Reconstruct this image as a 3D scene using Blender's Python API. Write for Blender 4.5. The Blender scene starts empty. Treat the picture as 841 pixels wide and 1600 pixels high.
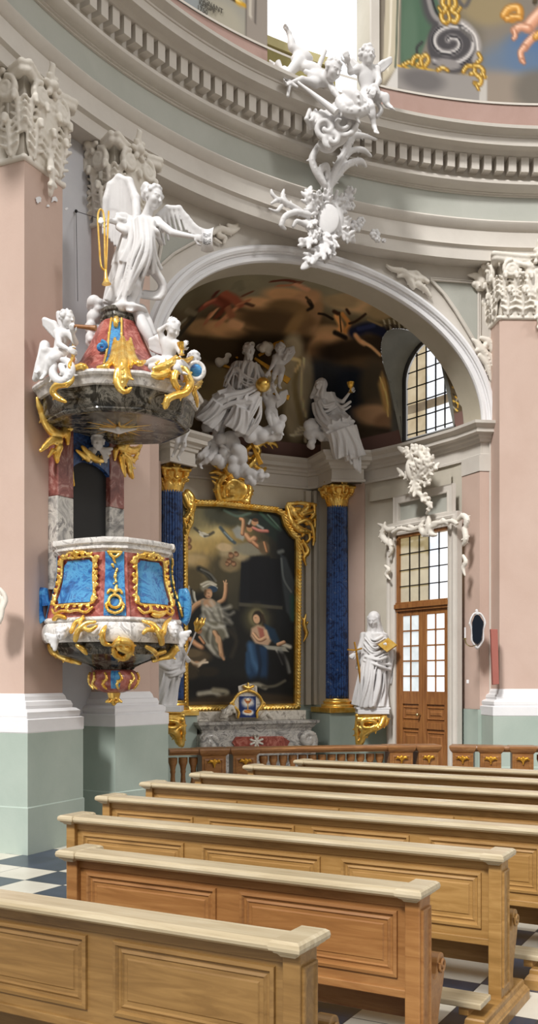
import bpy, math, random
import numpy as np
from mathutils import Matrix, Vector
PI = math.pi
random.seed(7)
SC = bpy.context.scene
COL = SC.collection
F, HZ, CX, EYE = 1500.0, 1060.0, 420.5, 1.7      # focal length in px of the 841x1600 frame, horizon row, centre column, eye height

def lin(c):
    return c / 12.92 if c <= 0.04045 else ((c + 0.055) / 1.055) ** 2.4
def rgb(h):
    h = h.lstrip('#')
    return tuple(lin(int(h[i:i + 2], 16) / 255) for i in (0, 2, 4))
def at(px, py, Y):
    return Vector(((px - CX) * Y / F, Y, EYE + (HZ - py) * Y / F))

# ---------------------------------------------------------------- nave circle and chapel frames
NC = Vector((4.03, 6.67))
def pol(th, R, z=0.0):
    a = math.radians(th)
    return Vector((NC.x + R * math.cos(a), NC.y + R * math.sin(a), z))
TC = 116.5
UU = Vector((math.cos(math.radians(TC)), math.sin(math.radians(TC))))
VV = Vector((UU.y, -UU.x))
def chap(s, t, z=0.0):
    return Vector((NC.x + t * UU.x + s * VV.x, NC.y + t * UU.y + s * VV.y, z))
def frame(o, x, y):
    """matrix with origin o, local x along x, local y along y (2-D directions), z up"""
    x = Vector((x[0], x[1], 0)).normalized(); y = Vector((y[0], y[1], 0)).normalized()
    return Matrix(((x.x, y.x, 0, o[0]), (x.y, y.y, 0, o[1]), (0, 0, 1, o[2]), (0, 0, 0, 1)))

# ---------------------------------------------------------------- mesh building
class MB:
    def __init__(self):
        self.v = []; self.f = []
    def add(self, vs, fs, M=None):
        b = len(self.v)
        if M is not None: vs = [M @ Vector(p) for p in vs]
        self.v += [tuple(p) for p in vs]
        self.f += [tuple(i + b for i in q) for q in fs]
        return self
    def box(self, c, s, M=None):
        x, y, z = (k / 2 for k in s)
        vs = [(c[0] + i * x, c[1] + j * y, c[2] + k * z) for i in (-1, 1) for j in (-1, 1) for k in (-1, 1)]
        return self.add(vs, [(0, 1, 3, 2), (4, 6, 7, 5), (0, 4, 5, 1), (2, 3, 7, 6), (0, 2, 6, 4), (1, 5, 7, 3)], M)
    def rings(self, rs, closed=True, cap=True, M=None):
        n = len(rs[0]); vs = [p for r in rs for p in r]; fs = []
        for i in range(len(rs) - 1):
            for j in range(n if closed else n - 1):
                k = (j + 1) % n
                fs.append((i * n + j, i * n + k, (i + 1) * n + k, (i + 1) * n + j))
        if cap and closed:
            fs.append(tuple(range(n - 1, -1, -1)))
            fs.append(tuple((len(rs) - 1) * n + j for j in range(n)))
        return self.add(vs, fs, M)
    def rev(self, prof, n=32, a0=0.0, a1=2 * PI, M=None, cap=True):
        full = abs(a1 - a0 - 2 * PI) < 1e-6
        m = n if full else n + 1
        rs = [[(r * math.cos(a0 + (a1 - a0) * j / n), r * math.sin(a0 + (a1 - a0) * j / n), z) for j in range(m)] for r, z in prof]
        return self.rings(rs, full, cap, M)
    def prism(self, poly, d0, d1, M=None):
        """poly: (x,z) outline, extruded along local y from d0 to d1"""
        return self.rings([[(x, d0, z) for x, z in poly], [(x, d1, z) for x, z in poly]], True, True, M)
    def tube(self, pts, rad, n=8, flat=1.0, M=None, up=(0, 1, 0)):
        pts = [Vector(p) for p in pts]
        if not hasattr(rad, '__len__'): rad = [rad] * len(pts)
        rs = []; U = Vector(up)
        for i, p in enumerate(pts):
            d = (pts[min(i + 1, len(pts) - 1)] - pts[max(i - 1, 0)])
            d = d.normalized() if d.length > 1e-9 else Vector((0, 0, 1))
            a = d.cross(U)
            if a.length < 1e-4: a = d.cross(Vector((1, 0, 0.3)))
            a.normalize(); b = a.cross(d)
            rs.append([tuple(p + (a * math.cos(2 * PI * k / n) + b * (flat * math.sin(2 * PI * k / n))) * rad[i]) for k in range(n)])
        return self.rings(rs, True, True, M)
    def ball(self, c, r, n=12, m=8, M=None):
        if not hasattr(r, '__len__'): r = (r, r, r)
        rs = []
        for i in range(m + 1):
            a = -PI / 2 + PI * i / m
            ca = max(math.cos(a), 0.02)
            rs.append([(c[0] + r[0] * ca * math.cos(2 * PI * j / n), c[1] + r[1] * ca * math.sin(2 * PI * j / n), c[2] + r[2] * math.sin(a)) for j in range(n)])
        return self.rings(rs, True, True, M)
    def grid(self, P, M=None, flip=False):
        """P: 2-D list of points"""
        a, b = len(P), len(P[0]); fs = []
        for i in range(a - 1):
            for j in range(b - 1):
                q = (i * b + j, i * b + j + 1, (i + 1) * b + j + 1, (i + 1) * b + j)
                fs.append(q[::-1] if flip else q)
        return self.add([p for r in P for p in r], fs, M)
    def obj(self, name, mat, parent=None, smooth=False, bevel=0.0, base=None, auto=40):
        return make(name, np.array(self.v, float), self.f, mat, parent, smooth, bevel, base, auto)

WM = {}
def make(name, V, faces, mat, parent=None, smooth=False, bevel=0.0, base=None, auto=40, quads=None):
    V = np.asarray(V, float).reshape(-1, 3)
    if parent is not None:
        Mi = WM[parent.name].inverted()
        A = np.array(Mi)
        V = V @ A[:3, :3].T + A[:3, 3]
        loc = None
    else:
        if base is None:
            lo, hi = V.min(0), V.max(0)
            base = ((lo[0] + hi[0]) / 2, (lo[1] + hi[1]) / 2, lo[2])
        loc = Vector(base); V = V - np.array(base)
    me = bpy.data.meshes.new(name)
    if quads is not None:
        q = np.asarray(quads, np.int32)
        me.vertices.add(len(V)); me.vertices.foreach_set('co', V.astype(np.float32).ravel())
        me.loops.add(q.size); me.loops.foreach_set('vertex_index', q.ravel())
        me.polygons.add(len(q)); me.polygons.foreach_set('loop_start', np.arange(0, q.size, 4, dtype=np.int32))
        me.polygons.foreach_set('loop_total', np.full(len(q), 4, np.int32))
        me.update(calc_edges=True)
    else:
        me.from_pydata([tuple(p) for p in V], [], faces)
        me.update()
    me.validate()
    o = bpy.data.objects.new(name, me); COL.objects.link(o)
    me.materials.append(mat)
    if smooth:
        me.polygons.foreach_set('use_smooth', [True] * len(me.polygons))
        if auto and quads is None:
            try: me.set_sharp_from_angle(angle=math.radians(auto))
            except Exception: pass
    if bevel:
        b = o.modifiers.new('edge', 'BEVEL'); b.width = bevel; b.segments = 2; b.limit_method = 'ANGLE'
    if parent is not None: o.parent = parent
    else:
        o.location = loc
    WM[o.name] = (WM[parent.name] if parent is not None else Matrix.Translation(loc))
    return o
def fixnormals(o):
    import bmesh
    bm = bmesh.new(); bm.from_mesh(o.data); bmesh.ops.recalc_face_normals(bm, faces=bm.faces); bm.to_mesh(o.data); bm.free()
    return o
def thing(name, label, cat, M=None, group=None, kind=None):
    o = bpy.data.objects.new(name, None); COL.objects.link(o); o.empty_display_size = 0.1
    if M is None: M = Matrix.Identity(4)
    if isinstance(M, (Vector, tuple)): M = Matrix.Translation(Vector(M))
    o.matrix_world = M; WM[o.name] = M.copy()
    return tag(o, label, cat, group, kind)
def tag(o, label, cat=None, group=None, kind=None):
    o['label'] = label
    if cat: o['category'] = cat
    if group: o['group'] = group
    if kind: o['kind'] = kind
    return o

# ---------------------------------------------------------------- materials
def newmat(name):
    m = bpy.data.materials.new(name); m.use_nodes = True
    nt = m.node_tree; b = nt.nodes['Principled BSDF']
    return m, nt, b
def tex(nt, scale=(1, 1, 1), rot=(0, 0, 0), kind='Object'):
    tc = nt.nodes.new('ShaderNodeTexCoord'); mp = nt.nodes.new('ShaderNodeMapping')
    nt.links.new(tc.outputs[kind], mp.inputs['Vector'])
    mp.inputs['Scale'].default_value = scale; mp.inputs['Rotation'].default_value = rot
    return mp.outputs['Vector']
def noise(nt, vec, scale, detail=4, rough=0.6, dist=0.0):
    n = nt.nodes.new('ShaderNodeTexNoise'); nt.links.new(vec, n.inputs['Vector'])
    n.inputs['Scale'].default_value = scale; n.inputs['Detail'].default_value = detail
    n.inputs['Roughness'].default_value = rough; n.inputs['Distortion'].default_value = dist
    return n.outputs['Fac']
def ramp(nt, fac, stops, interp='LINEAR'):
    r = nt.nodes.new('ShaderNodeValToRGB'); r.color_ramp.interpolation = interp
    e = r.color_ramp.elements
    while len(e) < len(stops): e.new(0.5)
    for k, (p, c) in enumerate(stops):
        e[k].position = p; e[k].color = (*(rgb(c) if isinstance(c, str) else c), 1)
    nt.links.new(fac, r.inputs['Fac'])
    return r.outputs['Color']
def bump(nt, b, fac, strength, dist=0.02):
    n = nt.nodes.new('ShaderNodeBump'); n.inputs['Strength'].default_value = strength; n.inputs['Distance'].default_value = dist
    nt.links.new(fac, n.inputs['Height']); nt.links.new(n.outputs['Normal'], b.inputs['Normal'])
def plaster(name, c0, c1, rough=0.75, scale=1.6, bs=0.08, spec=0.3):
    m, nt, b = newmat(name)
    v = tex(nt); f = noise(nt, v, scale, 6, 0.65, 0.3)
    nt.links.new(ramp(nt, f, [(0.3, c0), (0.7, c1)]), b.inputs['Base Color'])
    b.inputs['Roughness'].default_value = rough; b.inputs['Specular IOR Level'].default_value = spec
    bump(nt, b, noise(nt, v, 40, 3), bs, 0.01)
    return m
def marble(name, stops, scale=6, rough=0.22, detail=8, dist=1.6, stretch=(1, 1, 1), rot=(0, 0, 0)):
    m, nt, b = newmat(name)
    v = tex(nt, stretch, rot); f = noise(nt, v, scale, detail, 0.68, dist)
    nt.links.new(ramp(nt, f, stops), b.inputs['Base Color'])
    b.inputs['Roughness'].default_value = rough
    return m
def plain(name, c, rough=0.5, metal=0.0, spec=0.5, bs=0.0, bscale=30):
    m, nt, b = newmat(name)
    b.inputs['Base Color'].default_value = (*rgb(c), 1); b.inputs['Roughness'].default_value = rough
    b.inputs['Metallic'].default_value = metal; b.inputs['Specular IOR Level'].default_value = spec
    if bs: bump(nt, b, noise(nt, tex(nt), bscale, 4), bs, 0.01)
    return m
def gold(name, c0, c1, rough=0.28):
    m, nt, b = newmat(name)
    v = tex(nt); f = noise(nt, v, 9, 5)
    nt.links.new(ramp(nt, f, [(0.3, c0), (0.7, c1)]), b.inputs['Base Color'])
    b.inputs['Metallic'].default_value = 0.7; b.inputs['Roughness'].default_value = rough
    bump(nt, b, noise(nt, v, 35, 3), 0.25, 0.01)
    return m
def lit(name, c, strength, c2=None, scale=2.0):
    m, nt, b = newmat(name)
    b.inputs['Base Color'].default_value = (0.3, 0.3, 0.3, 1); b.inputs['Roughness'].default_value = 0.15
    if c2:
        f = noise(nt, tex(nt), scale, 3)
        nt.links.new(ramp(nt, f, [(0.35, c), (0.65, c2)]), b.inputs['Emission Color'])
    else: b.inputs['Emission Color'].default_value = (*rgb(c), 1)
    b.inputs['Emission Strength'].default_value = strength
    return m
def wood(name, c0, c1, c2, rough=0.4, rot=(0, 0, 0), sc=(1.2, 14, 14)):
    m, nt, b = newmat(name)
    v = tex(nt, sc, rot); f = noise(nt, v, 1.5, 7, 0.62, 1.2)
    g = noise(nt, tex(nt), 0.9, 3)
    mx = nt.nodes.new('ShaderNodeMath'); mx.operation = 'MULTIPLY_ADD'
    nt.links.new(g, mx.inputs[0]); mx.inputs[1].default_value = 0.5; nt.links.new(f, mx.inputs[2])
    nt.links.new(ramp(nt, mx.outputs[0], [(0.45, c0), (0.72, c1), (0.98, c2)]), b.inputs['Base Color'])
    b.inputs['Roughness'].default_value = rough; b.inputs['Specular IOR Level'].default_value = 0.5
    bump(nt, b, f, 0.06, 0.01)
    return m
def vcol(name, rough=0.55, spec=0.3):
    m, nt, b = newmat(name)
    a = nt.nodes.new('ShaderNodeVertexColor'); a.layer_name = 'paint'
    nt.links.new(a.outputs['Color'], b.inputs['Base Color'])
    b.inputs['Roughness'].default_value = rough; b.inputs['Specular IOR Level'].default_value = spec
    return m

M = {}
M['cream'] = plaster('cream plaster', '#c5beb5', '#d0cac1')
M['creamdk'] = plaster('warm grey plaster', '#b9b2a3', '#c6bfb1')
M['white'] = plaster('white painted stone', '#dcdbdc', '#e8e7e8', 0.6)
M['stucco'] = plaster('white stucco', '#cfcdcd', '#dddbda', 0.5, 3.0, 0.05)
M['stucco2'] = plaster('ivory stucco', '#d9d2c6', '#e4ded4', 0.6, 3.0, 0.05)
M['pink'] = plaster('pink plaster', '#bfa597', '#c9b1a4', 0.8, 0.9)
M['frieze'] = plaster('sage plaster', '#a9aba2', '#b5b6ae', 0.8, 0.9)
M['greypan'] = plaster('grey panel plaster', '#a3a49b', '#b0b0a8', 0.8, 1.2)
M['dado'] = plaster('green dado paint', '#a0ada3', '#aeb9af', 0.7, 1.2)
M['recess'] = plaster('pale lilac grey plaster', '#c4c4c9', '#d3d3d6', 0.8, 1.0)
M['band'] = plaster('brown rose plaster', '#9f8379', '#ab9087', 0.8, 1.5)
M['gold'] = gold('gilding', '#e2a42c', '#ffdf85', .24)
M['golddk'] = gold('old gilding', '#a8741c', '#dba53c', 0.35)
M['blue'] = marble('blue scagliola', [(0.30, '#0d172c'), (0.44, '#1b3058'), (0.53, '#30528a'), (0.6, '#1d3764'), (0.74, '#8aa0c4')], 7, 0.25)
M['wood'] = wood('pew wood', '#7d5b2b', '#99733f', '#b28b54')
M['wood_shaded'] = wood('pew wood in dimmer light', '#664a25', '#7c5c31', '#927040')  # same pew wood, dimmer light on the nearest pew put into its colour
M['wood_redlit'] = wood('pew wood in reddish light', '#754d26', '#8f6135', '#a57746')  # same pew wood, reddish cast of light on the second pew painted in
M['woodtop'] = wood('pew wood pale with top light', '#a39272', '#b6a688', '#c6b89c', 0.27)  # top light and window sheen put into a paler wood colour
M['wooddoor'] = wood('brown door wood', '#6e4424', '#8d5c33', '#a3713f', 0.4, (0, 0, 0), (14, 14, 1.2))
M['woodrail'] = wood('red brown rail wood', '#6c4424', '#875a30', '#9c6f40', 0.35)
M['black'] = plain('dark iron', '#15130f', 0.5)
# ---------------------------------------------------------------- carved forms: blended volumes meshed as one continuous surface
class Sculpt:
    def __init__(self, h=0.012, k=0.03):
        self.h = h; self.k = k; self.p = []
    def _add(self, lo, hi, fn, k, op=0):
        self.p.append((np.array(lo), np.array(hi), fn, self.k if k is None else k, op))
        return self
    def c(self, a, b, ra, rb=None, k=None, op=0):
        if rb is None: rb = ra
        a = np.array(a, float); b = np.array(b, float); d = b - a; L = max(float(d @ d), 1e-12)
        def fn(X, Y, Z):
            t = np.clip(((X - a[0]) * d[0] + (Y - a[1]) * d[1] + (Z - a[2]) * d[2]) / L, 0, 1)
            return np.sqrt((X - a[0] - t * d[0]) ** 2 + (Y - a[1] - t * d[1]) ** 2 + (Z - a[2] - t * d[2]) ** 2) - (ra + (rb - ra) * t)
        r = max(ra, rb)
        return self._add(np.minimum(a, b) - r, np.maximum(a, b) + r, fn, k, op)
    def chain(self, pts, rad, k=None):
        if not hasattr(rad, '__len__'): rad = [rad] * len(pts)
        for i in range(len(pts) - 1): self.c(pts[i], pts[i + 1], rad[i], rad[i + 1], k)
        return self
    def line(self, pts, rad, k=None):
        """one even strand through pts, blended into the rest as a whole"""
        P_ = np.array(pts, np.float32); R_ = np.array(rad, np.float32); n = len(P_)
        def fn(X, Y, Z):
            D = None
            for i in range(n - 1):
                a = P_[i]; d = P_[i + 1] - a; L = max(float(d @ d), 1e-12)
                t = np.clip(((X - a[0]) * d[0] + (Y - a[1]) * d[1] + (Z - a[2]) * d[2]) / np.float32(L), 0, 1)
                q = np.sqrt((X - a[0] - t * d[0]) ** 2 + (Y - a[1] - t * d[1]) ** 2 + (Z - a[2] - t * d[2]) ** 2) - (R_[i] + (R_[i + 1] - R_[i]) * t)
                D = q if D is None else np.minimum(D, q)
            return D
        m = float(R_.max())
        return self._add(P_.min(0) - m, P_.max(0) + m, fn, k)
    def s(self, a, r, k=None, op=0):
        return self.c(a, a, r, r, k, op)
    def e(self, c, r, R=None, k=None, op=0):
        c = np.array(c, float); r = np.array(r, float)
        Rm = np.eye(3) if R is None else np.array(R, float)       # rows: local axes
        def fn(X, Y, Z):
            x, y, z = X - c[0], Y - c[1], Z - c[2]
            q = [(Rm[i, 0] * x + Rm[i, 1] * y + Rm[i, 2] * z) / r[i] for i in range(3)]
            k0 = np.sqrt(q[0] ** 2 + q[1] ** 2 + q[2] ** 2)
            k1 = np.sqrt((q[0] / r[0]) ** 2 + (q[1] / r[1]) ** 2 + (q[2] / r[2]) ** 2)
            return k0 * (k0 - 1) / np.maximum(k1, 1e-6)
        m = float(r.max()) if R is not None else r
        return self._add(c - m, c + m, fn, k, op)
    def robe(self, a, b, ra, rb, n=9, amp=0.12, tw=0.8, ph=0.0, flat=1.0, fd=(0, -1, 0), k=None):
        """tapered drapery with vertical folds; a top, b bottom; flat squashes it along fd"""
        a = np.array(a, float); b = np.array(b, float); d = b - a; L = float(d @ d); dn = d / math.sqrt(L)
        f = np.array(fd, float); f = f - dn * (f @ dn); f /= max(np.linalg.norm(f), 1e-6); g = np.cross(dn, f)
        def fn(X, Y, Z):
            x, y, z = X - a[0], Y - a[1], Z - a[2]
            t0 = (x * d[0] + y * d[1] + z * d[2]) / L
            t = np.clip(t0, 0, 1)
            u = (x * f[0] + y * f[1] + z * f[2]) / flat; v = x * g[0] + y * g[1] + z * g[2]
            ax = (t0 - t) * math.sqrt(L)
            rr = np.sqrt(u * u + v * v)
            an = np.arctan2(v, u)
            w = n * an + tw * 3 * np.sin(2.3 * t + ph) + ph * 2
            fold = np.sin(w) + 0.45 * np.sin(1.7 * w + 2.0 + 4 * t)
            r = (ra + (rb - ra) * t) * (1 + amp * fold * (0.35 + 0.65 * t))
            q = np.maximum(rr - r, np.abs(ax) - 0.0 * r) * 0.75
            return np.where(np.abs(ax) > 1e-6, np.sqrt(np.maximum(rr - r, 0) ** 2 + ax ** 2) * 0.8, (rr - r) * 0.7)
        m = max(ra, rb) * (1 + 1.5 * amp) * max(1, flat)
        return self._add(np.minimum(a, b) - m, np.maximum(a, b) + m, fn, k)
    def build(self):
        h = np.float32(self.h)
        lo = np.min([p[0] for p in self.p if p[4] == 0], 0) - 3 * self.h; hi = np.max([p[1] for p in self.p if p[4] == 0], 0) + 3 * self.h
        n = np.ceil((hi - lo) / self.h).astype(int) + 1
        ax = [np.float32(lo[i]) + h * np.arange(n[i], dtype=np.float32) for i in range(3)]
        Fd = np.full(n, 1.0, np.float32)
        for a, b, fn, k, op in self.p:
            m = k + 2 * self.h
            i0 = np.clip(np.floor((a - m - lo) / self.h).astype(int), 0, n - 1); i1 = np.clip(np.ceil((b + m - lo) / self.h).astype(int) + 1, 1, n)
            if np.any(i1 <= i0): continue
            sl = tuple(slice(i0[i], i1[i]) for i in range(3))
            D = fn(ax[0][sl[0]][:, None, None], ax[1][sl[1]][None, :, None], ax[2][sl[2]][None, None, :]).astype(np.float32)
            G = Fd[sl]
            if op == 0:
                q = np.maximum(k - np.abs(G - D), 0) / max(k, 1e-6)
                Fd[sl] = np.minimum(G, D) - q * q * k * 0.25
            else:
                q = np.maximum(k - np.abs(G + D), 0) / max(k, 1e-6)
                Fd[sl] = np.maximum(G, -D) + q * q * k * 0.25
        for i in range(3):                                   # keep the surface closed at the grid's edge
            s0 = [slice(None)] * 3; s0[i] = 0; Fd[tuple(s0)] = 1.0; s0[i] = -1; Fd[tuple(s0)] = 1.0
        return nets(Fd, lo, self.h)
    def obj(self, name, mat, parent=None, base=None, xf=None):
        V, Q = self.build()
        if xf is not None:
            A = np.array(xf); V = V @ A[:3, :3].T + A[:3, 3]
        return make(name, V, None, mat, parent, True, 0, base, 0, Q)

def nets(Fd, lo, h):
    ins = Fd < 0
    nx, ny, nz = Fd.shape
    cnt = np.zeros((nx - 1, ny - 1, nz - 1), np.int8)
    for i in (0, 1):
        for j in (0, 1):
            for k in (0, 1):
                cnt += ins[i:nx - 1 + i, j:ny - 1 + j, k:nz - 1 + k]
    act = np.argwhere((cnt > 0) & (cnt < 8))
    idx = np.full(cnt.shape, -1, np.int32); idx[act[:, 0], act[:, 1], act[:, 2]] = np.arange(len(act))
    P = np.zeros((len(act), 3)); N = np.zeros(len(act))
    cor = [(i, j, k) for i in (0, 1) for j in (0, 1) for k in (0, 1)]
    for a in cor:
        for d in range(3):
            if a[d]: continue
            b = list(a); b[d] = 1
            fa = Fd[act[:, 0] + a[0], act[:, 1] + a[1], act[:, 2] + a[2]]; fb = Fd[act[:, 0] + b[0], act[:, 1] + b[1], act[:, 2] + b[2]]
            x = (fa < 0) != (fb < 0)
            t = np.where(x, fa / np.where(x, fa - fb, 1), 0)
            for q in range(3):
                P[:, q] += np.where(x, a[q] + (t if q == d else 0), 0)
            N += x
    V = lo + (act + P / N[:, None]) * h
    Q = []
    for d in range(3):
        e = [slice(None)] * 3; g = [slice(None)] * 3
        e[d] = slice(0, -1); g[d] = slice(1, None)
        sa = ins[tuple(e)]; sb = ins[tuple(g)]
        w = np.argwhere(sa != sb)
        o1, o2 = (d + 1) % 3, (d + 2) % 3
        w = w[(w[:, o1] > 0) & (w[:, o2] > 0) & (w[:, o1] < Fd.shape[o1] - 1) & (w[:, o2] < Fd.shape[o2] - 1)]
        def at4(a, b):
            q = w.copy(); q[:, o1] -= a; q[:, o2] -= b
            return idx[q[:, 0], q[:, 1], q[:, 2]]
        q = np.stack([at4(1, 1), at4(0, 1), at4(0, 0), at4(1, 0)], 1)
        fl = ~sa[w[:, 0], w[:, 1], w[:, 2]]
        q[fl] = q[fl][:, ::-1]
        Q.append(q)
    return V, np.concatenate(Q)

def unit(v):
    v = np.array(v, float); return v / max(np.linalg.norm(v), 1e-9)

def head(S, c, u, fd, up=(0, 0, 1), hair='curly', seed=1, beard=False):
    """head of height u at centre c looking along fd"""
    c = np.array(c, float); f = unit(fd); up = np.array(up, float); up = unit(up - f * (up @ f)); r = np.cross(f, up)
    p = lambda x, y, z: c + (r * x + f * y + up * z) * u
    k = 0.06 * u
    if hair == 'veil':
        S.e(p(0, -.10, .12), (.43 * u, .46 * u, .46 * u), [r, f, up], .05 * u)
        for sx in (-1, 1): S.chain([p(.34 * sx, .12, .2), p(.38 * sx, .08, -.3), p(.40 * sx, .05, -.75), p(.5 * sx, 0, -1.05)], [.10 * u, .11 * u, .14 * u, .12 * u], .05 * u)
        S.robe(p(0, -.2, .2), p(0, -.18, -1.0), .36 * u, .55 * u, 7, .1, .5, 1, .7, f)
        S.e(p(0, .40, -.04), (.27 * u, .34 * u, .40 * u), [r, f, up], .04 * u, 1)
    S.e(p(0, -.02, .09), (.36 * u, .43 * u, .41 * u) if hair != 'veil' else (.33 * u, .42 * u, .36 * u), [r, f, up], k)
    S.e(p(0, .10, -.17), (.27 * u, .31 * u, .32 * u), [r, f, up], .12 * u)
    S.s(p(0, .30, -.38), .10 * u, .1 * u)                       # chin
    for sx in (-1, 1):
        S.s(p(.17 * sx, .25, -.12), .13 * u, .1 * u)            # cheek
        S.s(p(.15 * sx, .43, .04), .075 * u, .05 * u, 1)        # socket
        S.s(p(.15 * sx, .355, .035), .06 * u, .02 * u)          # eye
        S.c(p(.06 * sx, .40, .12), p(.24 * sx, .33, .12), .035 * u, .03 * u, k)
        S.e(p(.36 * sx, -.04, -.03), (.05 * u, .09 * u, .14 * u), [r, f, up], k)
    S.c(p(0, .40, .06), p(0, .50, -.12), .035 * u, .065 * u, .05 * u)
    S.c(p(-.10, .42, -.265), p(.10, .42, -.265), .018 * u, .018 * u, .02 * u, 1)
    S.c(p(-.08, .385, -.235), p(.08, .385, -.235), .03 * u, None, .03 * u)
    S.c(p(-.07, .375, -.30), p(.07, .375, -.30), .035 * u, None, .03 * u)
    rn = random.Random(seed)
    if hair == 'curly':
        for i in range(46):
            a = rn.uniform(0, 2 * PI); z = rn.uniform(-.25, 1)
            q = math.sqrt(max(0, 1 - z * z)); y = math.sin(a) * q
            if y > .45 and z < .62: continue
            S.s(p(.37 * math.cos(a) * q, .42 * y - .03, .10 + .41 * z), rn.uniform(.07, .12) * u, .05 * u)
    elif hair == 'long':
        for i in range(40):
            a = rn.uniform(0, 2 * PI); z = rn.uniform(-.6, 1); q = math.sqrt(max(0, 1 - z * z)); y = math.sin(a) * q
            if y > .35 and z < .55: continue
            b = p(.38 * math.cos(a) * q, .43 * y - .05, .10 + .42 * z)
            S.c(b, b + (-f * .12 - up * .16) * u, .08 * u, .05 * u, .05 * u)
    if beard:
        for i in range(14):
            b = p(rn.uniform(-.2, .2), rn.uniform(.2, .34), rn.uniform(-.45, -.3))
            S.c(b, b + (f * .05 - up * rn.uniform(.2, .35)) * u, .09 * u, .04 * u, .05 * u)

def hand(S, w, d, n, u, curl=0.5, thumb=1):
    """palm and five fingers at wrist w pointing along d, palm facing n"""
    d = unit(d); n = np.array(n, float); n = unit(n - d * (n @ d)); s = np.cross(d, n)
    w = np.array(w, float)
    pc = w + d * .22 * u
    S.e(pc, (.20 * u, .15 * u, .085 * u), [d, s, n], .05 * u)
    for i, (o, L) in enumerate(((-.12, .30), (-.04, .36), (.045, .34), (.12, .26))):
        b = w + (d * .36 + s * o) * u
        m = b + (d * math.cos(curl * .7) + n * math.sin(curl * .7)) * L * .5 * u
        e = m + (d * math.cos(curl * 1.9) + n * math.sin(curl * 1.9)) * L * .5 * u
        S.chain([b, m, e], [.052 * u, .046 * u, .036 * u], .02 * u)
    b = w + (d * .12 + s * .13 * thumb) * u
    m = b + (d * .16 + s * .12 * thumb + n * .07) * u
    S.chain([b, m, m + (d * .13 + n * .08) * u], [.06 * u, .055 * u, .04 * u], .03 * u)

def foot(S, an, toe, u):
    an = np.array(an, float); toe = np.array(toe, float); d = unit(toe - an)
    S.c(an, an + (toe - an) * .75, .12 * u, .10 * u, .06 * u)
    S.c(an, an - d * .08 * u + np.array((0, 0, -.06 * u)), .12 * u, .1 * u, .05 * u)
    sd = unit(np.cross(d, (0, 0, 1)))
    for i in range(5):
        b = an + (toe - an) * .75 + sd * (.035 * (i - 2)) * u * 1.4
        S.c(b, b + d * (.15 + .02 * (2 - abs(i - 1))) * u, .05 * u, .04 * u, .02 * u)

def body(S, J, u, legs=True, fat=1.0, arms=True, curl=.6, palm=None):
    """nude figure from joints (metres), u = head height"""
    k = .14 * u
    g = {a: np.array(b, float) for a, b in J.items()}
    ch, pv, nk = g['chest'], g['pelvis'], g['neck']
    sh = unit(g['shR'] - g['shL']); hp = unit(g['hipR'] - g['hipL']); sp = unit(ch - pv); fw = unit(np.cross(sp, sh))
    S.e(ch, (.50 * u * fat, .33 * u * fat, .52 * u), [sh, unit(np.cross(sp, sh)), sp], k)
    S.e((ch + pv) / 2, (.38 * u * fat, .30 * u * fat, .50 * u), [unit(sh + hp), unit(np.cross(sp, sh + hp)), sp], k)
    S.e(pv, (.45 * u * fat, .34 * u * fat, .36 * u), [hp, unit(np.cross(sp, hp)), sp], k)
    S.c(ch + sp * .3 * u, g['head'] - sp * .1 * u, .24 * u, .20 * u, k)
    S.c(g['shL'], g['shR'], .21 * u, None, k)
    for q in 'LR':
        if arms and 'el' + q in g:
            S.c(g['sh' + q], g['el' + q], .205 * u * fat, .15 * u * fat, k)
            S.c(g['el' + q], g['wr' + q], .155 * u * fat, .095 * u * fat, .06 * u)
            d = g['wr' + q] - g['el' + q]
            n = palm[q] if palm and q in palm else fw
            hand(S, g['wr' + q], g.get('hd' + q, d), n, u, curl, 1 if q == 'L' else -1)
        if legs and 'kn' + q in g:
            S.c(g['hip' + q], g['kn' + q], .32 * u * fat, .20 * u * fat, k)
            d = g['an' + q] - g['kn' + q]
            S.c(g['kn' + q], g['an' + q], .20 * u * fat, .11 * u * fat, .06 * u)
            S.e(g['kn' + q] + d * .3, (.19 * u * fat, .19 * u * fat, .3 * u), None, .08 * u)
            foot(S, g['an' + q], g['to' + q], u)
    if not arms: pass

def wing(S, pts, fdir, lens, r, k=None, n=14):
    """leading edge through pts; feathers hang along fdir (one or two directions), lens from root to tip"""
    P = [np.array(p, float) for p in pts]
    S.chain(P, [r * 1.5 - r * .6 * i / (len(P) - 1) for i in range(len(P))], k)
    f0 = unit(fdir[0]); f1 = unit(fdir[-1])
    for i in range(n):
        t = i / (n - 1); x = t * (len(P) - 1); a = min(int(x), len(P) - 2); w = x - a
        b = P[a] * (1 - w) + P[a + 1] * w
        f = unit(f0 * (1 - t) + f1 * t); L = lens[0] * (1 - t) + lens[1] * t
        if len(lens) > 2: L = np.interp(t, np.linspace(0, 1, len(lens)), lens)
        S.c(b, b + f * L, r * .95, r * .55, r * .35)
        S.c(b + f * L * .05, b + f * L * .45, r * 1.15, r * .8, r * .4)

def cloud(S, c, r, n, seed, flat=(1, .6, .7), k=None):
    rn = random.Random(seed); c = np.array(c, float)
    for i in range(n):
        a = rn.uniform(0, 2 * PI); z = rn.uniform(-1, 1); q = math.sqrt(1 - z * z)
        o = np.array((math.cos(a) * q * flat[0], math.sin(a) * q * flat[1], z * flat[2])) * r * rn.uniform(.5, .9)
        S.s(c + o, r * rn.uniform(.3, .5), r * .2 if k is None else k)

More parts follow.
